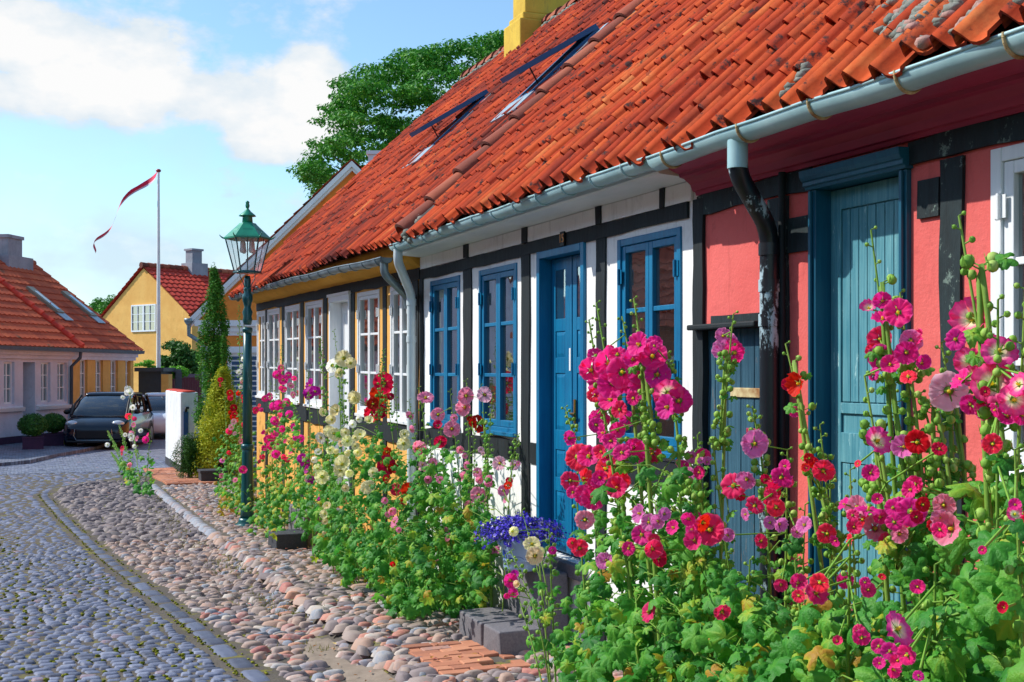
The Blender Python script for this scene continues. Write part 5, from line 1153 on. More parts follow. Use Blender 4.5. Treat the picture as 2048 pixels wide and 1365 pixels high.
# leaf template: palmate, pleated along the veins; faces +Z, petiole at origin
def leaf_tpl(lobes=5, depth=.22, seed=1, droop=.5, n=34):
    rr = random.Random(seed); out = []; mid = []
    for i in range(n + 1):
        t = -rad(158) + 2 * rad(158) * i / n; ph = t * lobes / (2 * rad(158) / 1.0) * 1.0
        r = .5 * (1 - depth * (1 - abs(math.cos(PI * (t + rad(158)) / (2 * rad(158)) * lobes - PI / 2)) ** .8)) * (1 - .14 * abs(t) / PI) * (1 + .05 * math.sin(t * 19 + seed) + .03 * math.sin(t * 41))
        w = math.cos(2 * PI * (t + rad(158)) / (2 * rad(158)) * lobes)
        out.append((r * math.cos(t), r * math.sin(t), -droop * r * r * 1.5 + -.030 * w + .012 * math.sin(t * 17)))
        q = r * .55; mid.append((q * math.cos(t), q * math.sin(t), -droop * q * q - .018 * w + .01))
    vs = [(0, 0, -.03)] + mid + out; m = n + 1
    vein = [.13 * max(0, math.cos(2 * PI * i / n * lobes + PI)) ** 3 for i in range(n + 1)]
    fs = [(0, 1 + i, 2 + i) for i in range(n)] + [(1 + i, 1 + m + i, 2 + m + i, 2 + i) for i in range(n)]
    return np.array(vs), fs, np.array([.22] + [.02 + v for v in vein] + [v * .7 - .02 for v in vein])
LT = [leaf_tpl(5, .34, 1, .5), leaf_tpl(5, .44, 2, .9), leaf_tpl(7, .34, 3, .4), leaf_tpl(5, .55, 4, .7), leaf_tpl(7, .28, 7, 1.2)]
LTF = [leaf_tpl(5, .24, 5, .6, 10), leaf_tpl(5, .35, 6, .9, 10)]
def put_leaf(mb, P, size, nrm, rr, tint, far=False, T=None):
    vs, fs, tt = T or rr.choice(LTF if far else LT); z = Vector(nrm).normalized(); a = Vector((rr.gauss(0, 1), rr.gauss(0, 1), rr.gauss(-.9, .5))); x = (a - z * a.dot(z)).normalized(); y = z.cross(x)
    m = np.array([[x.x, y.x, z.x], [x.y, y.y, z.y], [x.z, y.z, z.z]]); v = (vs * np.array([1, rr.uniform(.85, 1.1), 1]) * size) @ m.T + np.array(P)
    mb.add(v.tolist(), fs, np.clip(tint + tt * .0 + tt, 0, 1).tolist(), True)
PL = []
def x0_ok(a): return a > 1130
def parse(s): 
    out = []
    for q in s.replace('\n', ' ').split(';'):
        q = q.strip()
        if q: a = q.split(','); out.append((float(a[0]), float(a[1]), float(a[2]), a[3].strip()))
    return out
def plant(label, n, stems, flowers='', leaves=(), lsize=.12, group='hollyhocks growing along the house fronts', yellow=.06, seed=None, budr=.011, far=False, petiole=.35, thick=.008, cat='flower', nm='hollyhock', budk=1.0, base=None):
    seed = seed if seed is not None else len(PL) + 11; rr = random.Random(seed); PL.append(label)
    st = []
    xb0 = stems[0][2]; pb = base or PN(xb0, CYP, n)
    B0 = Vector((pb.x, pb.y, G(pb.x, pb.y))); root = thing(nm, label, cat, B0, group=group)
    sm, bm, lm = MB(), MB(), MB()
    for sidx, sdef in enumerate(stems):
        xt, yt, xb = sdef[:3]; dn = rr.uniform(-.10, .10)
        top = PN(xt, yt, n + dn); b = PN(xb, CYP, n + dn * .3); b = Vector((b.x + rr.uniform(-.02, .02), b.y, 0)); b.z = G(b.x, b.y) - .02
        mids = [PN(x, y, n + dn) for x, y in sdef[3]] if len(sdef) > 3 else []
        ctrl = [b] + mids[::-1] + [top] if mids else [b, b.lerp(top, .5) + Vector((rr.gauss(0, .02), rr.gauss(0, .03), 0)), top]
        pts = []; K = 18
        for i in range(K + 1):      # catmull-rom
            t = i / K * (len(ctrl) - 1); a = min(int(t), len(ctrl) - 2); f = t - a; p0 = ctrl[max(a - 1, 0)]; p1 = ctrl[a]; p2 = ctrl[a + 1]; p3 = ctrl[min(a + 2, len(ctrl) - 1)]
            pts.append(.5 * ((2 * p1) + (p2 - p0) * f + (2 * p0 - 5 * p1 + 4 * p2 - p3) * f * f + (3 * p1 - p0 - 3 * p2 + p3) * f ** 3))
        th_ = thick * rr.uniform(.85, 1.15); sm.tube(pts, [lerp(th_, th_ * .35, (i / K) ** 1.2) for i in range(K + 1)], 5 if far else 7, [rr.uniform(.2, .8)] * ((K + 1) * (5 if far else 7)) if False else rr.uniform(.2, .8))
        st.append(pts)
        L = (top - b).length; cnt = int(L / .05 * budk)
        for i in range(cnt):       # buds and seed pods up the stem
            f = 1 - (i / cnt) * .72; 
            if rr.random() > (.98 if f > .8 else .8 if f > .55 else .5): continue
            t = f * K; a = min(int(t), K - 1); p = pts[a].lerp(pts[a + 1], t - a); an = i * 2.4 + rr.uniform(-.4, .4)
            for q in range(1 if (f > .9 or far) else rr.choice((1, 2))):
                an += q * 1.7; r_ = budr * (.42 + .75 * min(1, (1 - f) * 4 + .12)) * rr.uniform(.8, 1.2); o = Vector((math.cos(an), math.sin(an), .45)) * (r_ * 1.9 + .006)
                c = p + o; bm.sphere(c, r_, 5 if far else 7, 4 if far else 5, rr.uniform(.2, .9), (1, 1, 1.05))
                if not far:
                    for k in range(3): tt = an + 2.1 * k; bm.add([c + Vector((math.cos(tt) * r_ * .9, math.sin(tt) * r_ * .9, -r_ * .6)), c + Vector((math.cos(tt + 1) * r_ * .9, math.sin(tt + 1) * r_ * .9, -r_ * .6)), c + Vector((math.cos(tt + .5) * r_ * 1.25, math.sin(tt + .5) * r_ * 1.25, r_ * 1.1))], [(0, 1, 2)], .3)
                    sm.tube([p, c], .0022, 4, .5, False)
            if f < .86 and rr.random() < (.35 if f > .5 else .55):   # small stem leaves
                sz = lsize * rr.uniform(.28, .6) * (1.5 - f); an2 = rr.uniform(0, 6.3); o = Vector((math.cos(an2), math.sin(an2), .3)) * sz * .8; put_leaf(lm, p + o, sz, (-.5 + o.x, -.5 + o.y, .7), rr, min(.85, rr.uniform(.2, .62)), far); sm.tube([p, p + o], .002, 4, .5, False)
    for (x0, x1, y0, y1, cnt) in leaves:
        for i in range(int(cnt * (1.3 if n < 2.8 and not far else 1.15))):
            fy = rr.random() ** .8; px_, py_ = rr.uniform(x0, x1), lerp(y0, y1, fy); edge = min(px_ - x0, x1 - px_) / max(1, x1 - x0)
            if rr.random() > .45 + edge * 2.2 + fy * .3: continue
            nn = n + rr.gauss(0, .11); P = PN(px_, py_, nn); g = G(P.x, P.y) + .03
            if P.z < g: P.z = g + rr.uniform(0, .102)
            if P.x > WN - .05: P.x = WN - .05 - rr.random() * .1
            sz = lsize * rr.choice((rr.uniform(.35, .7), rr.uniform(.6, 1.05), rr.uniform(.9, 1.35))) * (.75 + .45 * fy); tint = min(1, max(0, rr.gauss(.36, .18)))
            if rr.random() < yellow * .55 * (.3 + 1.2 * fy): tint = rr.uniform(.75, 1)
            nrm = (rr.gauss(-.42, .45), rr.gauss(-.38, .45), rr.uniform(.25, .95)); put_leaf(lm, P, sz, nrm, rr, tint, far)
            if rr.random() < petiole:
                S = rr.choice(st); k = max(1, int(len(S) * .12)); q = min(S, key=lambda v: (v - P).length + abs(v.z - (P.z - .1)) * .6)
                if (q - P).length < .6: sm.tube([q, q.lerp(P, .5) + Vector((0, 0, .03)), P], .0028, 4, .4, False)
    sm.build('stem', M['stem'], root)
    if lm.V: lm.build('foliage', M['leaf'], root)
    fl = parse(flowers) if isinstance(flowers, str) else flowers
    low = [(rr.uniform(a0, a1), rr.uniform(b0 - 20, b0 + 150), rr.uniform(24, 38), rr.choice([f_[3] for f_ in fl])) for (a0, a1, b0, b1, c_) in leaves for _ in range(2) if n < 2.8 and not far and fl and x0_ok(a0)]
    fl = list(fl) + low + [(x + rr.gauss(0, d * .55), y + rr.gauss(0, d * .6), d * rr.uniform(.6, .9), c) for (x, y, d, c) in fl if d > 11 and rr.random() < (.5 if n > 2.75 else .28)]
    for (x, y, d, c) in fl:
        P = PN(x, y, n + (rr.gauss(-.05, .05) if n > 2.8 or y < 850 else -.12 - (.22 if y > 1000 and x > 1130 else .08) + rr.gauss(0, .04))); Z = (P - CAM).dot(FW); sz = d * Z / FPX * 1.16
        q = min((v for S in st for v in S), key=lambda v: (v - P).length)
        if (q - P).length < .45: bm.tube([q, P + (q - P).normalized() * .01], .003 if not far else .002, 4, .4, False)
        o = bpy.data.objects.new('flower', fmesh(4 if d < 22 and rr.random() < .3 and not far else rr.choice((0, 0, 1, 1, 2, 3)), c)); COL.objects.link(o); o.parent = root; o.location = P - B0
        to = (CAM - P).normalized(); dr = Vector((to.x * .9 + rr.gauss(0, .38) - .12, to.y * .9 + rr.gauss(0, .38), rr.gauss(.15, .25)))
        o.rotation_euler = dr.to_track_quat('Z', 'Y').to_euler(); o.rotation_euler.rotate_axis('Z', rr.uniform(0, 6.28)); s_ = sz * rr.uniform(.93, 1.08); o.scale = (s_, s_ * rr.uniform(.9, 1), s_)
    bm.build('buds', M['bud'], root)['kind'] = 'stuff'
    return root
def rnd(x0, x1, y0, y1, k, d, cs, seed):
    r = random.Random(seed); return [(r.uniform(x0, x1), r.uniform(y0, y1), d * r.uniform(.75, 1.15), r.choice(cs)) for _ in range(k)]
# ---- foreground right
plant('tall hollyhock with large magenta flowers and pale yellow centres in front of the white window', 2.18,
      [(1918, 432, 2035, ((2016, 1000), (1990, 760), (1960, 620))), (2052, 560, 2070), (1996, 600, 2010)],
      '1945,640,70,mz;1912,679,42,mag;1997,706,76,mz;1985,768,80,mz;1938,722,56,mz;1925,762,48,mag;2026,800,64,mz;1897,782,68,pp;1940,809,40,mag;1971,818,44,mag;2040,770,50,mz;2015,833,40,mag;1985,888,42,hot;1964,795,30,red;2044,830,40,mag',
      ((1930, 2075, 900, 1400, 62),), .11, budr=.013)
plant('hollyhock with a cluster of pink flowers below a bare bud spike before the teal door', 2.45,
      [(1742, 460, 1860, ((1830, 1150), (1790, 800), (1765, 620))), (1800, 586, 1880, ((1850, 1000), (1815, 760))), (1729, 752, 1840, ((1795, 1139), (1752, 884)))],
      '1738,618,34,mz;1797,626,52,mag;1765,640,42,mag;1760,679,52,hot;1764,716,52,mag;1822,682,46,lil;1813,705,44,mag;1843,727,34,mag;1817,754,30,hot;1745,700,30,hot;1752,884,60,mz;1809,895,50,lil;1835,884,44,red;1741,947,34,mag;1716,928,16,hot;1780,730,36,mag',
      ((1740, 1900, 980, 1400, 58),), .105, budr=.012)
plant('hollyhock with deep red flowers on a slanting stem between downpipe and teal door', 2.65,
      [(1571, 688, 1735, ((1670, 1100), (1620, 900), (1592, 760))), (1640, 850, 1720)],
      '1600,767,44,red;1575,770,26,red;1589,822,28,mag;1618,917,22,red;1613,936,20,red;1646,941,45,hot;1653,1068,36,hot;1672,1081,25,mag;1735,1178,28,hot;1628,925,24,red',
      ((1600, 1740, 1180, 1400, 36),), .10)
plant('hollyhock with two violet pink flowers high against the weathered plank door', 2.85,
      [(1467, 628, 1425, ((1440, 900), (1452, 740)))],
      '1454,684,40,lil;1468,706,42,mag;1444,706,32,lil;1465,690,28,mag', ((1380, 1460, 1000, 1300, 26),), .10)
plant('bushy hollyhock with red and violet flowers at the foot of the worn downpipe', 2.55,
      [(1505, 812, 1560, ((1535, 1050),)), (1425, 880, 1500), (1575, 900, 1590), (1610, 1010, 1600)],
      '1508,888,58,lil;1468,972,48,hot;1494,958,36,lil;1541,984,52,red;1563,954,40,mag;1510,1011,34,hot;1552,1015,34,hot;1558,1048,30,lil;1540,1046,24,lil;1492,1029,24,lil;1609,1051,34,lil;1521,1083,28,hot;1480,990,24,red;1530,960,22,red',
      ((1440, 1640, 1060, 1400, 66),), .102)
plant('hollyhock with large crimson pink flowers beside the low plank door', 2.42,
      [(1340, 960, 1450, ((1400, 1060),)), (1377, 1010, 1440), (1300, 1020, 1400)],
      '1420,1060,58,hot;1390,1082,38,hot;1377,1038,28,mag;1405,1045,36,red;1304,1098,38,hot;1316,1116,34,red;1308,1080,24,hot;1281,1028,38,lil;1298,1045,36,lil;1316,1043,28,lil;1384,1060,26,mag', ((1270, 1480, 1110, 1400, 90),), .105)
plant('sprawling hollyhock with double red flowers low in the foreground foliage', 2.18,
      [(1590, 1120, 1640), (1700, 1080, 1690), (1650, 1150, 1700)],
      '1596,1167,36,hot;1631,1187,50,hot;1723,1275,34,mag;1718,1262,26,hot;1736,1180,30,hot;1730,1165,20,mag', ((1540, 1760, 1190, 1400, 75),), .105, yellow=.2)
plant('low hollyhock with one big white centred magenta flower at the bottom edge', 2.0,
      [(1793, 1225, 1790), (1840, 1180, 1850), (1870, 1130, 1880)],
      '1793,1260,70,mz;1780,1303,36,mag;1815,1310,44,mag;1835,1174,28,mag;1837,1352,20,mag', ((1740, 1960, 1190, 1400, 62),), .102)
plant('hollyhock crowded with mid pink flowers along the foot of the teal door', 2.62,
      [(1700, 940, 1760), (1735, 960, 1790, ((1765, 1100),)), (1660, 940, 1700)],
      '1716,1015,50,pk;1737,1022,45,mag;1708,1055,30,hot;1703,1081,26,hot;1749,1058,52,pk;1769,1081,30,hot;1690,1010,26,mag;1725,1040,30,hot;1760,1035,30,mag', ((1670, 1800, 1190, 1400, 36),), .102)
plant('hollyhock with loose pink and red flowers left of the dark post and white window', 2.5,
      [(1883, 686, 1950, ((1935, 1000), (1900, 800))), (1840, 787, 1930, ((1905, 1011), (1866, 853))), (1787, 787, 1900, ((1870, 1218), (1818, 897)))],
      '1822,1024,55,mag;1798,1015,40,mag;1798,1068,35,pk;1870,1051,28,red;1905,1058,60,pk;1822,980,36,mag;1963,1167,20,hot;1845,1010,30,red;1880,1060,34,mag;1855,1000,24,dk;1812,1040,30,hot', ((1830, 2050, 980, 1300, 55),), .102)
plant('hollyhock with a small orange centred red flower at the right edge', 2.05,
      [(2030, 900, 2062), (1995, 1040, 2030)], '2009,1216,24,red;2030,1010,24,mag;1965,1100,18,mag', ((1940, 2080, 1040, 1400, 50),), .11)
plant('leafy hollyhock tangle without open flowers below the downpipe', 2.25, [(1450, 1080, 1480), (1500, 1120, 1520)], '', ((1380, 1570, 1150, 1400, 130),), .11, yellow=.1)
# ---- magenta group in front of the third blue window
plant('towering hollyhock massed with bright magenta flowers under the right blue window', 2.35,
      [(1193, 606, 1320, ((1250, 950), (1215, 760))), (1268, 597, 1345, ((1310, 900), (1285, 740))), (1244, 633, 1350, ((1300, 930), (1262, 760))), (1332, 708, 1370, ((1360, 960),)), (1178, 640, 1310)],
      '1191,712,34,mag;1182,741,48,mag;1217,727,58,mag;1200,763,56,mag;1226,767,60,mag;1244,745,58,mag;1254,770,46,mag;1222,800,46,mag;1279,690,50,mag;1305,714,54,mag;1283,741,55,mag;1292,767,55,mag;1314,750,52,mag;1336,787,60,mz;1358,802,55,mag;1336,815,50,mag;1200,837,46,mag;1209,866,40,mag;1240,820,36,hot;1192,850,28,mag;1235,710,36,mag;1266,720,38,mag;1310,690,30,mag;1190,790,30,hot',
      ((1190, 1400, 900, 1100, 55), (1210, 1420, 1060, 1400, 115)), .105, thick=.010, budk=1.3)
plant('hollyhock with crimson magenta flowers hanging beside the blue door', 2.55,
      [(1130, 815, 1235, ((1190, 1050),)), (1150, 950, 1210), (1235, 840, 1260)],
      '1138,877,30,mag;1156,914,52,hot;1178,914,48,mag;1213,938,46,hot;1203,904,30,hot;1257,837,30,mag;1266,903,50,mag;1235,860,30,mag;1305,906,38,hot;1140,962,34,hot;1166,958,36,hot;1170,989,46,mag;1185,999,50,mag;1200,956,30,mag;1236,975,46,hot;1170,1040,34,pk;1146,985,24,mag;1215,915,26,mag;1190,970,30,hot;1230,900,30,lil;1207,1123,34,lil;1144,1086,22,hot;1159,1086,16,hot',
      ((1150, 1290, 1000, 1400, 140), (1120, 1200, 1180, 1400, 60)), .102)
plant('hollyhock with violet flowers at the corner of white wall and plank door', 2.75,
      [(1395, 870, 1420), (1380, 905, 1405)], '1384,912,30,lil;1407,910,28,mag;1377,949,30,lil;1399,945,25,mag;1414,925,20,lil;1368,930,20,mag', ((1320, 1430, 930, 1250, 120),), .10)
plant('small hollyhock with pale yellow and purple flowers growing in front of the granite steps', 2.62,
      [(1044, 1021, 1112, ((1100, 1230), (1078, 1110))), (1022, 1102, 1108, ((1080, 1260),)), (1098, 1058, 1118, ((1104, 1200),)), (1010, 1110, 1100)],
      '1020,1161,30,mag;1013,1188,14,mag;1064,1089,34,yel;1070,1112,34,pe;1105,1101,17,mag;1036,1168,15,pe;1030,1150,18,pur;1080,1104,18,yel', ((1050, 1150, 1170, 1330, 26), (1060, 1120, 1100, 1180, 5)), .085, budr=.010, thick=.006)
# ---- pink and dark red bed left of the blue door
plant('hollyhock with pale pink flowers in front of the middle blue window', 3.2,
      [(962, 770, 985, ((980, 980), (968, 850))), (932, 760, 945, ((940, 960),)), (1035, 870, 1005, ((1020, 980),)), (900, 780, 930)],
      '932,792,32,pk;930,815,34,pk;969,790,30,pp;904,858,32,pk;908,836,15,pk;957,991,34,pk;981,962,18,pk;1000,927,30,pp;1016,971,18,red;1007,982,22,pk;924,956,18,pk;907,1030,20,pk;928,1152,24,pk;989,1100,24,pk;955,1082,18,pk;1037,927,10,pk;955,945,20,pk;920,900,16,pk;940,1010,20,pk;975,1000,16,pp;930,930,16,pk;960,960,18,pk;962,900,12,pp', ((885, 965, 1020, 1215, 190), (900, 985, 930, 1120, 150), (930, 985, 1060, 1170, 60)), .105, budr=.009, thick=.006, yellow=.12)
plant('hollyhock with deep red flowers above the black sill beam of the white house', 3.2,
      [(985, 790, 960), (880, 830, 905), (948, 870, 950)], '956,847,32,dk;888,855,18,dk;880,884,26,red;885,1008,24,pk;944,845,16,dk', ((865, 940, 960, 1200, 130),), .10, budr=.009, thick=.006)
plant('hollyhock with light pink flowers beside the pale downpipe', 3.1,
      [(838, 775, 870, ((860, 960),)), (818, 800, 850), (860, 880, 880)], '851,797,34,pk;833,899,32,pk;818,833,18,pk;866,926,18,pk;820,860,16,pk;865,1130,16,pk;811,1071,16,pk;900,1075,14,pk;845,930,18,pp;856,960,16,pk;840,985,14,pk;880,960,14,pk', ((800, 910, 960, 1235, 330), (820, 900, 890, 1010, 90)), .105, budr=.009, thick=.006, yellow=.1)
plant('hollyhock with large blood red flowers in front of the last white window', 3.0,
      [(762, 735, 800, ((790, 920),)), (790, 770, 812)], '767,767,37,red;760,790,36,red;745,824,40,red;758,823,30,dk;774,931,36,red;788,940,24,dk;782,795,15,dk;820,980,32,red;793,981,26,hot;762,1075,30,red;805,1010,12,red', ((735, 850, 900, 1190, 330),), .105, budr=.009, thick=.006)
plant('hollyhock with small pink flowers low among the leaves beneath the red ones', 2.75, [(775, 960, 800), (800, 1000, 815)], '789,1044,22,pk;781,1022,18,pk;770,1001,13,pk;787,1130,12,red;797,1060,12,pk', ((750, 860, 1040, 1225, 170),), .11, budr=.008, far=False, thick=.005)
plant('hollyhock with creamy yellow flowers in front of the white cottage door', 2.8,
      [(668, 660, 695, ((690, 850), (678, 740))), (640, 675, 668, ((655, 860),)), (705, 780, 715), (768, 700, 740, ((752, 900),))],
      '688,717,32,yel;701,727,24,yel;664,731,28,wh;679,748,20,yel;710,795,30,yel;675,822,24,yel;664,840,22,yel;659,863,24,yel;642,876,24,wh;672,872,22,pe;692,884,20,yel;807,888,28,yel;681,940,28,yel;738,843,20,yel;684,930,30,yel;644,954,28,yel;734,975,24,yel;668,868,24,yel;695,883,22,yel;654,1012,18,pe;650,1028,18,yel;650,1044,13,pe;746,946,20,yel;691,977,15,pe;720,870,22,yel;705,850,18,wh;715,905,20,yel;660,900,18,yel;636,905,14,wh', ((625, 770, 860, 1120, 420), (680, 770, 1060, 1160, 120)), .105, budr=.009, thick=.006, budk=1.3)
plant('hollyhock with rich purple flowers between two white windows of the ochre house', 2.9,
      [(616, 740, 625), (640, 860, 640)], '622,772,26,pur;630,784,24,pur;618,790,22,pur;611,926,22,pur;615,940,18,pur;606,915,16,pur;617,959,16,pp;625,921,14,wh;640,1000,10,pur', ((590, 680, 880, 1080, 240),), .10, budr=.008, thick=.006)
plant('hollyhock covered in pink magenta flowers right of the lamp post', 3.0,
      [(563, 690, 568, ((568, 850),)), (540, 760, 548), (590, 740, 588), (552, 715, 556)],
      [q for q in parse('554,751,18,mag;563,737,16,mag;566,760,18,mag;577,751,15,mag;581,772,16,pk;588,757,11,mag;540,794,17,mag;560,811,22,mag;575,803,16,mag;549,812,18,mag;578,829,16,mag;549,843,18,mag;563,858,14,mag;591,860,16,mag;601,877,16,mag;585,902,18,hot;538,880,20,mag;541,892,18,mag;551,908,18,mag;529,898,14,mag;557,885,12,mag;525,914,12,hot;575,920,10,hot;571,883,9,mag;547,868,14,mag;568,780,14,mag;556,830,14,mag;586,790,12,pk')], ((515, 625, 880, 1050, 380), (535, 600, 800, 900, 120)), .10, far=True, budr=.009, thick=.006, yellow=.15)
plant('hollyhock with dark red flowers left of the lamp post before the golden thuja', 3.05,
      [(470, 770, 478), (485, 740, 488), (450, 760, 462)], '460,786,13,red;461,796,12,red;468,816,14,dk;486,795,11,hot;486,808,13,red;469,828,12,red;458,862,13,hot;483,883,12,pk;441,761,11,red;441,770,9,red;512,820,12,hot;519,812,9,hot;523,820,9,mag;468,844,12,pp;458,906,10,hot;480,871,11,pk;444,921,10,lil;485,766,9,pk;443,952,11,pk;470,868,10,pp;475,840,10,red;490,850,11,hot;492,900,9,hot', ((430, 510, 840, 1025, 330),), .10, far=True, budr=.008, thick=.006, yellow=.2)
plant('short hollyhock with a magenta flower touching the lamp post', 2.75, [(486, 900, 492)], '486,941,18,mag;470,960,10,pk', ((500, 560, 960, 1070, 110), (440, 500, 960, 1030, 70)), .11, far=True, yellow=.4)
plant('very tall white flowered hollyhock behind the lamp post', 3.1, [(478, 610, 482, ((480, 760),)), (489, 640, 490)], '485,720,13,wh;486,733,11,wh;478,745,11,wh;490,705,9,wh;484,760,9,wh;481,775,9,wh', ((455, 500, 860, 980, 20),), .10, far=True)
plant('hollyhock with pink buds behind the drip stones at the foot of the white wall', 3.15, [(975, 1000, 985), (905, 960, 915)], '890,1060,10,pk', ((850, 975, 1080, 1190, 110),), .10, yellow=.35)
FB = PG(282, 985)
plant('lone hollyhock with white and pink flowers at the street corner near the parked car', FB.x, [(258, 772, 283, ((275, 920), (262, 830))), (238, 850, 275), (222, 905, 272), (300, 860, 288), (215, 862, 270)],
      '256,779,15,wh;260,787,15,wh;252,786,12,wh;265,815,12,wh;257,832,13,hot;270,838,10,hot;268,850,11,pk;262,872,12,wh;275,878,11,pk;292,880,14,mag;296,872,11,mag;246,898,11,hot;244,907,8,hot;215,890,9,wh;257,930,10,pk;262,868,10,pk;281,862,9,wh;270,893,9,wh;250,870,9,wh', ((245, 305, 895, 985, 70), (235, 270, 930, 970, 40)), .13, group='hollyhocks growing along the house fronts', far=True, base=FB)
# ================================================================ stoneware pot with blue lobelia on the upper step
PP = PN(1040, 1140, 3.17); Zp = (PP - CAM).dot(FW); kp = Zp / FPX; ptz = STEP_TOP + .004
PT = thing('flower_pot', 'grey blue salt glazed stoneware pot with cobalt flowers on the upper granite step', 'flower pot', (PP.x, PP.y, ptz))
t = NT('salt_glazed_stoneware'); v = t.n('ShaderNodeTexVoronoi'); v.inputs['Scale'].default_value = 11; t.l(t.mapped((1, 1, .8)), v.inputs['Vector'])
sepz = t.n('ShaderNodeSeparateXYZ'); t.l(t.coord(), sepz.inputs[0])
band = t.ramp(sepz.outputs[2], [(.08, (0, 0, 0)), (.09, (1, 1, 1)), (.225, (1, 1, 1)), (.235, (0, 0, 0))])
bc = t.mix(t.mix(H('#86abd2'), H('#a3bcd6'), t.noise(5, 4)), H('#16309c'), t.math('MULTIPLY', band, t.ramp(v.outputs['Distance'], [(.44, (1, 1, 1)), (.50, (0, 0, 0)), (.60, (0, 0, 0)), (.63, (.8, .8, .8)), (.68, (0, 0, 0))])))
stone_m = t.bsdf(bc, .3, t.bump(t.noise(30, 3), .2, .003), spec=.6)
hp = .255; R0 = .118
pot = MB().lathe([(R0 * .82, 0), (R0 * .95, .004), (R0 * .97, .03), (R0 * .98, .068), (R0 * 1.02, .07), (R0 * .99, .078), (R0 * 1.05, .13), (R0 * 1.10, .19), (R0 * 1.06, .225), (R0 * 1.0, .236), (R0 * 1.04, .245), (R0 * 1.04, .26), (R0 * .96, .26), (R0 * .9, .22), (.01, .21)], (0, 0, 0), 32).build('pot', stone_m, PT, local=True)
for a in (-.3 - AZ, PI - .3 - AZ):
    h = MB(); c = Vector((math.cos(a), math.sin(a), 0)); h.tube([c * (R0 * 1.02) + Vector((0, 0, .225)), c * (R0 * 1.28) + Vector((0, 0, .215)), c * (R0 * 1.3) + Vector((0, 0, .18)), c * (R0 * 1.05) + Vector((0, 0, .16))], .012, 8); h.build('handle', stone_m, PT, local=True)
LO = thing('lobelia', 'trailing lobelia covered in small violet blue flowers in the stoneware pot', 'plant', (PP.x, PP.y, ptz + .21))
rr = random.Random(6); st, lf, fl = MB(), MB(), MB()
for i in range(520):
    a = rr.uniform(0, 2 * PI); b = rr.random() ** .6; el_ = lerp(1.45, .0, b) + rr.gauss(0, .12); L = rr.uniform(.17, .245) * (1.05 if el_ < .6 else .85)
    d = Vector((math.cos(a) * math.cos(el_), math.sin(a) * math.cos(el_), math.sin(el_) * .9)); p0 = Vector((math.cos(a), math.sin(a), 0)) * .07 * b; p1 = p0 + d * L * .6 + Vector((0, 0, .03)); p2 = p0 + d * L
    p2 += Vector((math.cos(a), math.sin(a), 0)) * .03 * b; st.tube([p0, p1, p2], .0013, 3, .5, False)
    for k in range(5):
        f = rr.uniform(.45, 1); p = p0.lerp(p1, f) if f < .6 else p1.lerp(p2, (f - .6) / .4); x = Vector((rr.gauss(0, 1), rr.gauss(0, 1), rr.gauss(0, 1))).normalized() * .011; y = x.orthogonal().normalized() * .003
        lf.add([p, p + x * .5 + y, p + x, p + x * .5 - y], [(0, 1, 2, 3)], rr.random())
    for k in range(rr.choice((2, 3, 4))):
        p = p1.lerp(p2, rr.uniform(.2, 1.05)) + Vector((rr.gauss(0, .008), rr.gauss(0, .008), rr.gauss(0, .008))); nrm = (d + Vector((rr.gauss(0, .5), rr.gauss(0, .5), rr.gauss(.1, .4)))).normalized(); x = nrm.orthogonal().normalized(); y = nrm.cross(x); s_ = rr.uniform(.011, .016); t0 = rr.random()
        for (ax, w_) in ((0, 1), (1.0, 1), (-1.0, 1), (2.5, .6), (-2.5, .6)):
            u = x * math.cos(ax) + y * math.sin(ax); v_ = nrm.cross(u); fl.add([p, p + u * s_ * .6 * w_ + v_ * s_ * .42, p + u * s_ * w_ + nrm * .001, p + u * s_ * .6 * w_ - v_ * s_ * .42], [(0, 1, 2, 3)], t0)
        fl.add([p + nrm * .002 + x * .002, p + nrm * .002 + y * .002, p + nrm * .002 - x * .002, p + nrm * .002 - y * .002], [(0, 1, 2, 3)], 1.0)
st.build('stem', simple('lobelia_stem', H('#3c4a34'), .8), LO, local=True); lf.build('foliage', tinted('lobelia_leaf', [(0, H('#2f4424')), (1, H('#4f6a38'))], .7, 20, .2, trans=.2), LO, local=True)
fl.build('flowers', tinted('lobelia_flower', [(0, H('#3826b8')), (.5, H('#4a3ad8')), (.9, H('#6a58ee')), (.97, H('#e8e4f8')), (1, H('#e8e4f8'))], .6, 20, .02, trans=.3), LO, local=True)
# ================================================================ leafy masses
def cloud(mb, ells, cnt, size, rr, bias=(0, 0, .3), shell=.55, jitter=.6, asp=.55):
    """many small leaf faces through the volume of some ellipsoids, thicker towards the outside"""
    wts = [e[3] * e[4] * e[5] for e in ells]
    for i in range(cnt):
        e = rr.choices(ells, wts)[0]; d = Vector((rr.gauss(0, 1), rr.gauss(0, 1), rr.gauss(0, 1))).normalized(); r = lerp(shell, 1.0, rr.random() ** .6) * rr.uniform(.92, 1.08)
        P = Vector((e[0] + d.x * e[3] * r, e[1] + d.y * e[4] * r, e[2] + d.z * e[5] * r)); n = (d + Vector(bias) + Vector((rr.gauss(0, jitter), rr.gauss(0, jitter), rr.gauss(0, jitter)))).normalized(); x = n.orthogonal().normalized(); a = rr.uniform(0, 6.28); x = (x * math.cos(a) + n.cross(x) * math.sin(a)); y = n.cross(x); s_ = size * rr.uniform(.6, 1.3)
        mb.add([P - x * s_ * .5, P + y * s_ * asp * .5 + n * s_ * .08, P + x * s_ * .5, P - y * s_ * asp * .5 + n * s_ * .08], [(0, 1, 2, 3)], min(1, max(0, rr.gauss(.45, .2) + .1 * noise.noise(P * .9))))
M['crown'] = tinted('tree_leaf', [(0, H('#276a1c')), (.5, H('#428a26')), (.85, H('#6aa834')), (1, H('#8ab43c'))], .55, 3, .4, .1, trans=.25)
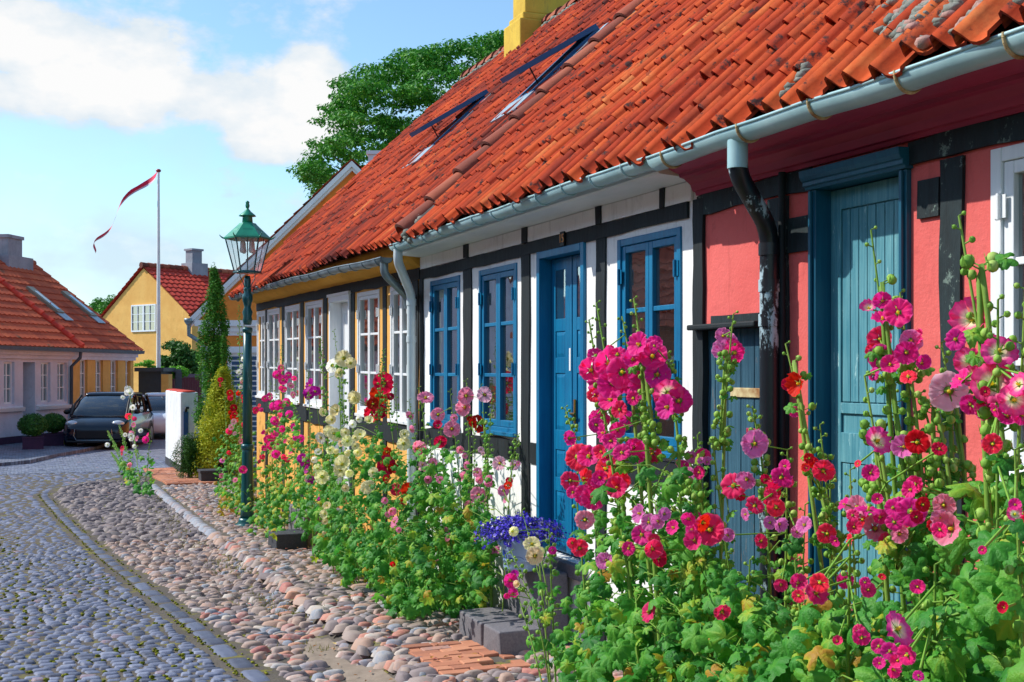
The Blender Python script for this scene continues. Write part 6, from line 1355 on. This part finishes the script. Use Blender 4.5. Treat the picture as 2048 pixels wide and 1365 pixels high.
M['thuja'] = tinted('dark_thuja_leaf', [(0, H('#2f6a20')), (.5, H('#4c8e2c')), (.9, H('#78a638')), (1, H('#8a8a3c'))], .7, 3, .5, .1, trans=.2)
M['gold'] = tinted('golden_thuja_leaf', [(0, H('#7f9a1c')), (.5, H('#b4bc2a')), (1, H('#d6d040'))], .7, 3, .4, .1, trans=.25)
M['box'] = tinted('box_leaf', [(0, H('#234c1e')), (.5, H('#3a7028')), (1, H('#5a8a38'))], .6, 4, .4, .1, trans=.2)
# big tree behind the roofs
def tp(x, y, Z): return camco((x - 1024) / 2400 * Z, Z, EYE + (742 - y) / 2400 * Z)
top = [(596, 338), (612, 300), (640, 238), (668, 168), (700, 140), (770, 122), (800, 98), (850, 92), (900, 86), (950, 72), (1000, 58), (1040, 62), (1100, 100), (1180, 190)]
rr = random.Random(19); tb_ = tp(900, 742, 43); tb_.z = gs(43)
TR = thing('deciduous_tree', 'large spreading green tree rising behind the red roofs', 'tree', tb_)
mb = MB(); cl = []
for i in range(460):
    x = rr.uniform(600, 1180); yt = interp(x, top); y = yt + 10 + rr.random() ** 1.3 * (440 - yt); Z = 43 + rr.uniform(-4, 4) * min(1, (y - yt) / 60 + .3)
    if x < 640 and y > 330 + (x - 600) * 2.6: continue
    rx = rr.uniform(.45, .8); p = tp(x + rx * 22 * (1 if x < 700 else 0), y + 9, Z); cl.append((p.x, p.y, p.z, rx, rx, rx * rr.uniform(.28, .42)))
for i in range(26):
    x = lerp(602, 1020, i / 25) + rr.uniform(-8, 8); yt = interp(x, top); rx = rr.uniform(.32, .6); p = tp(x, yt + rr.uniform(4, 16), 43 + rr.uniform(-2, 2)); cl.append((p.x, p.y, p.z, rx, rx, rx * .32))
wt = rr
for e in cl: cloud(mb, [e], int(125 * (e[3] / .6) ** 2), .17, rr, (0, 0, .8), .25, .55, .5)
mb.build('crown', M['crown'], TR)
tk = MB(); bz = tp(900, 470, 43); tk.tube([tb_, tb_.lerp(bz, .5) + Vector((.2, 0, 0)), bz], [.5, .38, .3], 10)
for i in range(9):
    e = rr.choice(cl); p = Vector(e[:3]); m = bz.lerp(p, .5) + Vector((rr.gauss(0, .3), rr.gauss(0, .3), rr.uniform(-.4, .2))); tk.tube([bz, m, p], [.15, .07, .02], 6)
for i in range(120):
    e = rr.choice(cl); p = Vector(e[:3]); f = rr.choice(cl); q = Vector(f[:3])
    if (p - q).length < 2.0 and abs(p.z - q.z) < .7: tk.tube([p, (p + q) / 2 + Vector((0, 0, -.15)), q], [.03, .02, .01], 4)
tk.build('trunk', M['bark'], TR)
# columnar thuja, golden thuja, dark shrub
def conifer(name, label, px, Z, ybase, ytop, wpx, mat, seed, leaf=.085, cnt=9000, prof=None, cat='tree', nb=170, group=None):
    b = camco((px - 1024) / 2400 * Z, Z, 0); b.z = G(b.x, b.y); zt = EYE + (742 - ytop) / 2400 * Z; Hh = zt - b.z; w = wpx / 2400 * Z / 2; rr = random.Random(seed)
    root = thing(name, label, cat, b, group=group); mb = MB(); prof = prof or [(0, .75), (.1, 1), (.4, .95), (.7, .62), (.9, .30), (1, .04)]; cl = []
    for i in range(nb):
        f = rr.random() ** .85; r_ = interp(f, prof) * w; a = rr.uniform(0, 6.28); k = rr.uniform(.55, .95); s_ = w * rr.uniform(.16, .30); cl.append((b.x + math.cos(a) * r_ * k, b.y + math.sin(a) * r_ * k, b.z + f * Hh * .97 + .05, s_ * .8, s_ * .8, s_ * rr.uniform(1.3, 2.2)))
    for j in range(14): f = .35 + j / 14 * .62; cl.append((b.x, b.y, b.z + f * Hh, interp(f, prof) * w * .5, interp(f, prof) * w * .5, .22))
    cloud(mb, cl, cnt, leaf, rr, (0, 0, .9), .5, .45, .32); mb.build('foliage', mat, root)
    MB().tube([b, (b.x, b.y, b.z + Hh * .85)], [w * .16, w * .03], 8).build('trunk', M['bark'], root)
    return root
conifer('thuja', 'tall dark green columnar thuja beside the orange gable', 428, 25.6, 955, 533, 80, M['thuja'], 3, .08, 17000, [(0, .7), (.1, .95), (.3, 1), (.55, .9), (.75, .62), (.88, .42), (1, .05)], nb=260)
conifer('thuja', 'shorter green thuja leaning against the tall one', 447, 25.2, 955, 672, 34, M['thuja'], 4, .08, 6000, nb=110)
conifer('golden_thuja', 'golden yellow pyramidal thuja behind the red hollyhocks', 445, 24.2, 965, 755, 132, M['gold'], 5, .075, 18000, [(0, .9), (.15, 1), (.4, .85), (.7, .5), (.9, .22), (1, .04)], nb=200)
conifer('box_shrub', 'dark low evergreen shrub beside the white garden wall', 380, 24.0, 968, 878, 74, M['box'], 6, .05, 9000, [(0, .8), (.4, 1), (.8, .8), (1, .3)], cat='shrub', nb=60)
p = camco((425 - 1024) / 2400 * 23.2, 23.2, 0); z = G(p.x, p.y); solo(MB().box(p.x - .24, p.x + .24, p.y - .2, p.y + .2, z, z + .19).box(p.x - .26, p.x + .26, p.y - .22, p.y + .22, z + .19, z + .23), 'planter', M['plinth'], 'dark square planter trough below the golden thuja', 'planter', (p.x, p.y, z))
# clipped bushes in planters by the grey house
for i, (x, y, Z, r, yy) in enumerate(((66, 846, 33.0, .39, 'round clipped box bush nearest the grey house doorway'), (107, 842, 34.5, .35, 'lighter clipped box bush next to the dark car'))):
    c = tp(x, y + 4, Z); c.z += 0; gz = gs(c.y) + .08; rt = thing('box_bush', yy, 'bush', (c.x, c.y, gz), group='clipped bushes by the grey house'); mb = MB(); rr = random.Random(40 + i); cloud(mb, [(c.x, c.y, c.z, r, r, r * .78)], 3600, .06, rr, (0, 0, .3), .72, .5, .6); mb.build('foliage', M['box'], rt); MB().tube([(c.x, c.y, gz), c], .03, 6).build('stem', M['bark'], rt)
    solo(MB().box(c.x - .27, c.x + .27, c.y - .22, c.y + .22, gz - .02, gz + .30).box(c.x - .29, c.x + .29, c.y - .24, c.y + .24, gz + .30, gz + .34), 'planter', M['purple_plinth'], ('dark wooden planter box under the left clipped bush', 'dark wooden planter box under the right clipped bush')[i], 'planter', (c.x, c.y, gz), group='planters by the grey house')
c = tp(125, 884, 35); rt = thing('small_shrub', 'small yellow green shrub beside the dark car', 'shrub', (c.x, c.y, gs(c.y))); mb = MB(); cloud(mb, [(c.x, c.y, c.z, .2, .2, .16)], 700, .06, random.Random(9)); mb.build('foliage', M['gold'], rt)
# fig-like bush and vine behind the fence, far tree tips
c = tp(352, 712, 50); rt = thing('garden_bush', 'dark green bush growing up the yellow gable behind the fence', 'bush', (c.x, c.y, gs(c.y))); mb = MB(); rr = random.Random(51); cl = []
for i in range(60):
    x = rr.uniform(326, 400); yt = interp(x, [(322, 700), (332, 682), (345, 676), (365, 690), (380, 700), (402, 715)]); q = tp(x, rr.uniform(yt + 5, 760), 50 + rr.uniform(-.7, .7)); s_ = rr.uniform(.2, .36); cl.append((q.x, q.y, q.z, s_, s_, s_ * .8))
cloud(mb, cl, 9000, .15, rr, (0, 0, .6), .3, .5, .6); mb.build('foliage', M['box'], rt); MB().tube([(c.x, c.y, gs(c.y)), (c.x, c.y, c.z + .3)], [.08, .03], 6).build('stem', M['bark'], rt)
c = tp(335, 744, 47); rt = thing('climbing_vine', 'light green vine trained along the pergola beam', 'vine', (c.x, c.y, gs(c.y))); mb = MB(); cl = []
for i in range(30): q = tp(rr.uniform(296, 372), rr.uniform(738, 752), 47.3 + rr.uniform(-.2, .2)); cl.append((q.x, q.y, q.z, .2, .2, .13))
for i in range(8): q = tp(rr.uniform(276, 300), rr.uniform(722, 732), 47.3); cl.append((q.x, q.y, q.z, .2, .2, .06))
cloud(mb, cl, 2600, .13, rr); mb.build('foliage', leaf_mat('vine_leaf', [(0, H('#4f9a2a')), (1, H('#86c43c'))]), rt); MB().tube([(c.x, c.y, gs(c.y)), (c.x, c.y, c.z)], .03, 5).build('stem', M['bark'], rt)
c = tp(200, 620, 75); rt = thing('distant_tree', 'small treetop showing between the two far roofs', 'tree', (c.x, c.y, gs(c.y))); mb = MB(); cl = []
for i in range(22): x = rr.uniform(172, 226); q = tp(x, rr.uniform(612 - 10 * abs(math.sin(x * .3)), 650), 75 + rr.uniform(-1, 1)); s_ = rr.uniform(.2, .55); cl.append((q.x, q.y, q.z, s_, s_, s_ * .9))
cloud(mb, cl, 3200, .2, rr, (0, 0, .5), .2); mb.build('crown', M['crown'], rt); MB().tube([(c.x, c.y, gs(c.y)), c], [.2, .08], 6).build('trunk', M['bark'], rt)
# row of trees far off, seen only from a step to the side
# ================================================================ cars
M['car_dark'] = simple('dark_blue_car_paint', H('#081628'), .16, 0, .03, 3, .0, .4, .35)
M['car_white'] = simple('white_car_paint', H('#dce8f4'), .25, 0, .03, 3, .02, .5, 1.0)
M['tyre'] = simple('tyre_rubber', H('#16161a'), .85); M['rim'] = simple('alloy_rim', H('#8a9098'), .3, .8); M['headlamp'] = simple('headlamp_glass', H('#c9d4dc'), .08, .3, .05, 20, .1, .8, 1); M['chrome'] = simple('bright_trim', H('#a8b4bc'), .2, .9)
M['black_trim'] = simple('black_plastic', H('#0c0e12'), .5)
def car(name, label, loc, heading, paint_, L, W, Hc, mpv=True, lamps=True):
    """car in local coordinates: nose towards -y, built around the origin"""
    root = thing(name, label, 'car', loc, heading)
    def ringsec(y, w, z0, z1, sq, zc=None, n=20):
        out = []; zc = (z0 + z1) / 2
        for k in range(n):
            t = 2 * PI * k / n; c_, s_ = math.cos(t), math.sin(t); out.append((w * math.copysign(abs(c_) ** sq, c_), y, zc + (z1 - z0) / 2 * math.copysign(abs(s_) ** sq, s_)))
        return out
    def loft(secs, n=20, tint=.5):
        mb = MB(); vs = [p for s_ in secs for p in s_]; fs = [(i * n + k, i * n + (k + 1) % n, (i + 1) * n + (k + 1) % n, (i + 1) * n + k) for i in range(len(secs) - 1) for k in range(n)]
        fs += [tuple(range(n)), tuple(range((len(secs) - 1) * n, len(secs) * n))[::-1]]; mb.add(vs, fs, tint, True); return mb
    h = W / 2; B = Hc * .60
    body = [(-L / 2, h * .74, .30, .62, .5), (-L / 2 + .05, h * .86, .22, .70, .42), (-L / 2 + .22, h * .96, .17, .80, .38), (-L / 2 + .6, h * 1.0, .16, B * .95, .35), (-L / 2 + 1.05, h * 1.0, .16, B + .03, .34), (0, h, .16, B + .06, .34), (L / 2 - .8, h, .16, B + .06, .34), (L / 2 - .25, h * .97, .18, B + .04, .36), (L / 2 - .04, h * .88, .25, B - .02, .42), (L / 2, h * .78, .34, B - .12, .5)]
    o = loft([ringsec(*s_) for s_ in body]).build('body', paint_, root, local=True); fixnormals(o)
    nose = -L / 2 + (.62 if mpv else .95)
    gh = [(nose, h * .86, B - .12, B + .02, .5), (nose + .25, h * .86, B - .1, B + .22, .45), (nose + .62, h * .82, B - .1, Hc - .16, .42), (nose + .95, h * .78, B - .1, Hc - .05, .42), (0, h * .76, B - .1, Hc - .03, .40), (L / 2 - .7, h * .75, B - .1, Hc - .07, .42), (L / 2 - .28, h * .76, B - .1, Hc - .24, .45), (L / 2 - .08, h * .78, B - .1, B + .1, .5)]
    o = loft([ringsec(*s_) for s_ in gh]).build('windscreen', M['dark_glass'], root, local=True); fixnormals(o)
    mb = MB(); rf = [(nose + .80, h * .60, Hc - .13, Hc - .06, .6), (nose + 1.0, h * .70, Hc - .12, Hc - .01, .5), (0, h * .72, Hc - .12, Hc + .01, .5), (L / 2 - .7, h * .70, Hc - .14, Hc - .03, .5), (L / 2 - .35, h * .62, Hc - .24, Hc - .14, .6)]
    o = loft([ringsec(*s_) for s_ in rf]).build('roof', paint_, root, local=True); fixnormals(o)
    pm = M['black_trim'] if mpv else paint_
    for sd in (-1, 1):
        for pts_, r_ in (([(sd * h * .85, nose + .02, B + .0), (sd * h * .83, nose + .36, B + .3), (sd * h * .77, nose + .85, Hc - .10)], .035), ([(sd * h * .84, .15, B), (sd * h * .76, .12, Hc - .08)], .03), ([(sd * h * .84, 1.05, B), (sd * h * .76, .95, Hc - .1)], .03), ([(sd * h * .84, L / 2 - .12, B), (sd * h * .75, L / 2 - .42, Hc - .12)], .05)):
            MB().tube(pts_, r_, 6).build('pillar', pm, root, local=True)
    for sx_ in (-1, 1):
        for wy in (-L / 2 + .82, L / 2 - .78):
            w = MB().tube([(sx_ * (h - .20), wy, .31), (sx_ * (h + .005), wy, .31)], .31, 24); wo = w.build('wheel', M['tyre'], root, local=True); MB().tube([(sx_ * (h - .02), wy, .31), (sx_ * (h + .012), wy, .31)], .20, 16).build('rim', M['rim'], wo, local=True)
            MB().tube([(sx_ * (h - .02), wy, .33), (sx_ * (h + .003), wy, .33)], .365, 24).build('wheel_arch', M['black_trim'], root, local=True)
    if lamps:
        for sx_ in (-1, 1):
            m = MB().sphere((sx_ * h * .70, -L / 2 + .20, .735), .16, 12, 8, .5, (1.15, .75, .55)); m.build('headlight', M['headlamp'], root, local=True)
            MB().sphere((sx_ * (h + .08), nose + .38, B + .08), .09, 10, 6, .5, (1.1, .7, .8)).build('mirror', M['black_trim'], root, local=True)
        MB().box(-h * .52, h * .52, -L / 2 - .012, -L / 2 + .1, .30, .56).build('grille', M['black_trim'], root, local=True, bevel=.03)
        MB().tube([(-h * .55, -L / 2 - .015, .58), (-h * .58, -L / 2 - .01, .40), (-h * .5, -L / 2 - .02, .27), (h * .5, -L / 2 - .02, .27), (h * .58, -L / 2 - .01, .40), (h * .55, -L / 2 - .015, .58)], .012, 6).build('grille_trim', M['chrome'], root, local=True)
        MB().tube([(-h * .8, -L / 2 + .0, .235), (0, -L / 2 - .05, .22), (h * .8, -L / 2 + .0, .235)], .03, 6).build('bumper_lip', M['black_trim'], root, local=True)
    else:
        for sx_ in (-1, 1): MB().sphere((sx_ * h * .66, -L / 2 + .16, .66), .13, 10, 6, .5, (1.2, .8, .7)).build('headlight', M['headlamp'], root, local=True)
    return root
c = camco((187 - 1024) / 2400 * 33.8, 33.8, 0); hd = math.atan2(-math.sin(0), 1)
ca = AZ + rad(-5)                                    # absolute azimuth of the car axis (rear points that way)
car('parked_car', 'dark blue people carrier parked facing the camera by the mustard house', (c.x + math.sin(ca) * 2.0, c.y + math.cos(ca) * 2.0, gs(c.y) + .0), -ca, M['car_dark'], 4.1, 1.82, 1.60)
c = camco((326 - 1024) / 2400 * 39.5, 39.5, 0); ca2 = AZ + rad(-14)
car('parked_car', 'white parked car half hidden behind the garden wall', (c.x + math.sin(ca2) * 1.5, c.y + math.cos(ca2) * 1.5, gs(c.y)), -ca2, M['car_white'], 4.2, 1.8, 1.48, False, False)
# ================================================================ world, sun, camera
w = bpy.data.worlds.new('World'); sc.world = w; w.use_nodes = True; nt = w.node_tree; nt.nodes.clear()
SUN_DIR = Vector((-.84, .54, 0)).normalized(); EL = rad(42)
sun_az = math.atan2(SUN_DIR.x, SUN_DIR.y)
N_ = nt.nodes.new; Lk = nt.links.new
sky = N_('ShaderNodeTexSky'); sky.sky_type = 'NISHITA'; sky.sun_disc = False; sky.sun_elevation = EL; sky.sun_rotation = sun_az
sky.air_density = 1.0; sky.dust_density = .6; sky.ozone_density = 1.6; sky.altitude = 0
hsv = N_('ShaderNodeHueSaturation'); hsv.inputs['Saturation'].default_value = 1.0; Lk(sky.outputs[0], hsv.inputs['Color'])
tc = N_('ShaderNodeTexCoord'); sx = N_('ShaderNodeSeparateXYZ'); Lk(tc.outputs['Generated'], sx.inputs[0])
def mth(op, a, b=0.0, cl=False):
    m = N_('ShaderNodeMath'); m.operation = op; m.use_clamp = cl
    for v, i in ((a, 0), (b, 1)):
        if isinstance(v, (int, float)): m.inputs[i].default_value = v
        else: Lk(v, m.inputs[i])
    return m.outputs[0]
azn = mth('ARCTAN2', sx.outputs[0], sx.outputs[1]); eln = mth('ARCSINE', sx.outputs[2])
nz = N_('ShaderNodeTexNoise'); nz.inputs['Scale'].default_value = 11; nz.inputs['Detail'].default_value = 8; nz.inputs['Roughness'].default_value = .6
mp = N_('ShaderNodeMapping'); mp.inputs['Scale'].default_value = (1, 1, 1.8); Lk(tc.outputs['Generated'], mp.inputs[0]); Lk(mp.outputs[0], nz.inputs['Vector'])
n2 = N_('ShaderNodeTexNoise'); n2.inputs['Scale'].default_value = 5; n2.inputs['Detail'].default_value = 6; Lk(mp.outputs[0], n2.inputs['Vector'])
def blob(px, py, wx, wy, k=1.0):
    a0 = AZ + math.atan((px - CXP) / FPX); e0 = math.atan((CYP - py) / FPX * math.cos(math.atan((px - CXP) / FPX)))
    da = mth('DIVIDE', mth('SUBTRACT', azn, a0), wx / FPX); de = mth('DIVIDE', mth('SUBTRACT', eln, e0), wy / FPX)
    r2 = mth('ADD', mth('MULTIPLY', da, da), mth('MULTIPLY', de, de)); return mth('MULTIPLY', mth('SUBTRACT', 1.0, r2, True), k)
dens = None
for b in ((60, 80, 260, 90, 1), (260, 150, 300, 120, 1.1), (450, 190, 200, 110, 1.1), (120, 190, 260, 70, .8), (610, 195, 120, 110, 1.2), (560, 262, 190, 70, 1.0), (60, 50, 120, 60, .8), (640, 230, 90, 60, .9)):
    q = blob(*b); dens = q if dens is None else mth('MAXIMUM', dens, q)
dens = mth('ADD', dens, mth('MULTIPLY', mth('SUBTRACT', nz.outputs['Fac'], .5), 2.6))
low = mth('MULTIPLY', mth('SUBTRACT', 1.0, mth('ABSOLUTE', mth('DIVIDE', mth('SUBTRACT', eln, .09), .15)), True), 1.0)
wisp = mth('MULTIPLY', mth('MULTIPLY', mth('SUBTRACT', n2.outputs['Fac'], .43, True), 5.5), low, True)
cm = mth('MULTIPLY', mth('SUBTRACT', dens, .10), 2.2, True)
cloud = mth('MAXIMUM', cm, mth('MULTIPLY', wisp, .8), True)
cr = N_('ShaderNodeValToRGB'); e = cr.color_ramp.elements; e[0].position = .25; e[0].color = (2.8, 3.4, 3.9, 1); e[1].position = .8; e[1].color = (4.3, 4.3, 4.3, 1)
n3 = N_('ShaderNodeTexNoise'); n3.inputs['Scale'].default_value = 24; n3.inputs['Detail'].default_value = 6; Lk(mp.outputs[0], n3.inputs['Vector'])
Lk(mth('ADD', mth('MULTIPLY', dens, .55), mth('MULTIPLY', mth('SUBTRACT', n3.outputs['Fac'], .25), .9)), cr.inputs[0])
SKYGAIN = 1.0
mul = N_('ShaderNodeMix'); mul.data_type = 'RGBA'; mul.blend_type = 'MULTIPLY'; mul.inputs[0].default_value = 1; mul.inputs[7].default_value = (.76, .90, .94, 1); Lk(hsv.outputs[0], mul.inputs[6])
mx = N_('ShaderNodeMix'); mx.data_type = 'RGBA'; Lk(cloud, mx.inputs[0]); Lk(mul.outputs[2], mx.inputs[6]); Lk(cr.outputs[0], mx.inputs[7])
bg = N_('ShaderNodeBackground'); bg.inputs[1].default_value = .15; Lk(mx.outputs[2], bg.inputs[0]); wo = N_('ShaderNodeOutputWorld'); Lk(bg.outputs[0], wo.inputs[0])
sd = bpy.data.lights.new('sun', 'SUN'); sd.energy = 3.3; sd.angle = rad(.5); sd.color = (1, .95, .86)
so = bpy.data.objects.new('sun', sd); COL.objects.link(so)
to_sun = Vector((SUN_DIR.x * math.cos(EL), SUN_DIR.y * math.cos(EL), math.sin(EL))); so.rotation_euler = to_sun.to_track_quat('Z', 'Y').to_euler()
cd = bpy.data.cameras.new('camera'); cd.sensor_width = 36; cd.lens = FPX / 2048 * 36; cd.shift_y = (CYP - 682.5) / 2048; cd.clip_end = 3000; cd.clip_start = .05
co = bpy.data.objects.new('camera', cd); COL.objects.link(co); co.location = CAM; co.rotation_euler = (rad(90), 0, -AZ); sc.camera = co
sc.view_settings.view_transform = 'Standard'; sc.view_settings.look = 'None'; sc.view_settings.gamma = 1; sc.view_settings.exposure = 0.6; sc.view_settings.use_curve_mapping = False
sc.render.engine = 'CYCLES'; sc.cycles.max_bounces = 8; sc.cycles.transparent_max_bounces = 12; sc.cycles.use_denoising = True
sc.cycles.caustics_reflective = False; sc.cycles.caustics_refractive = False
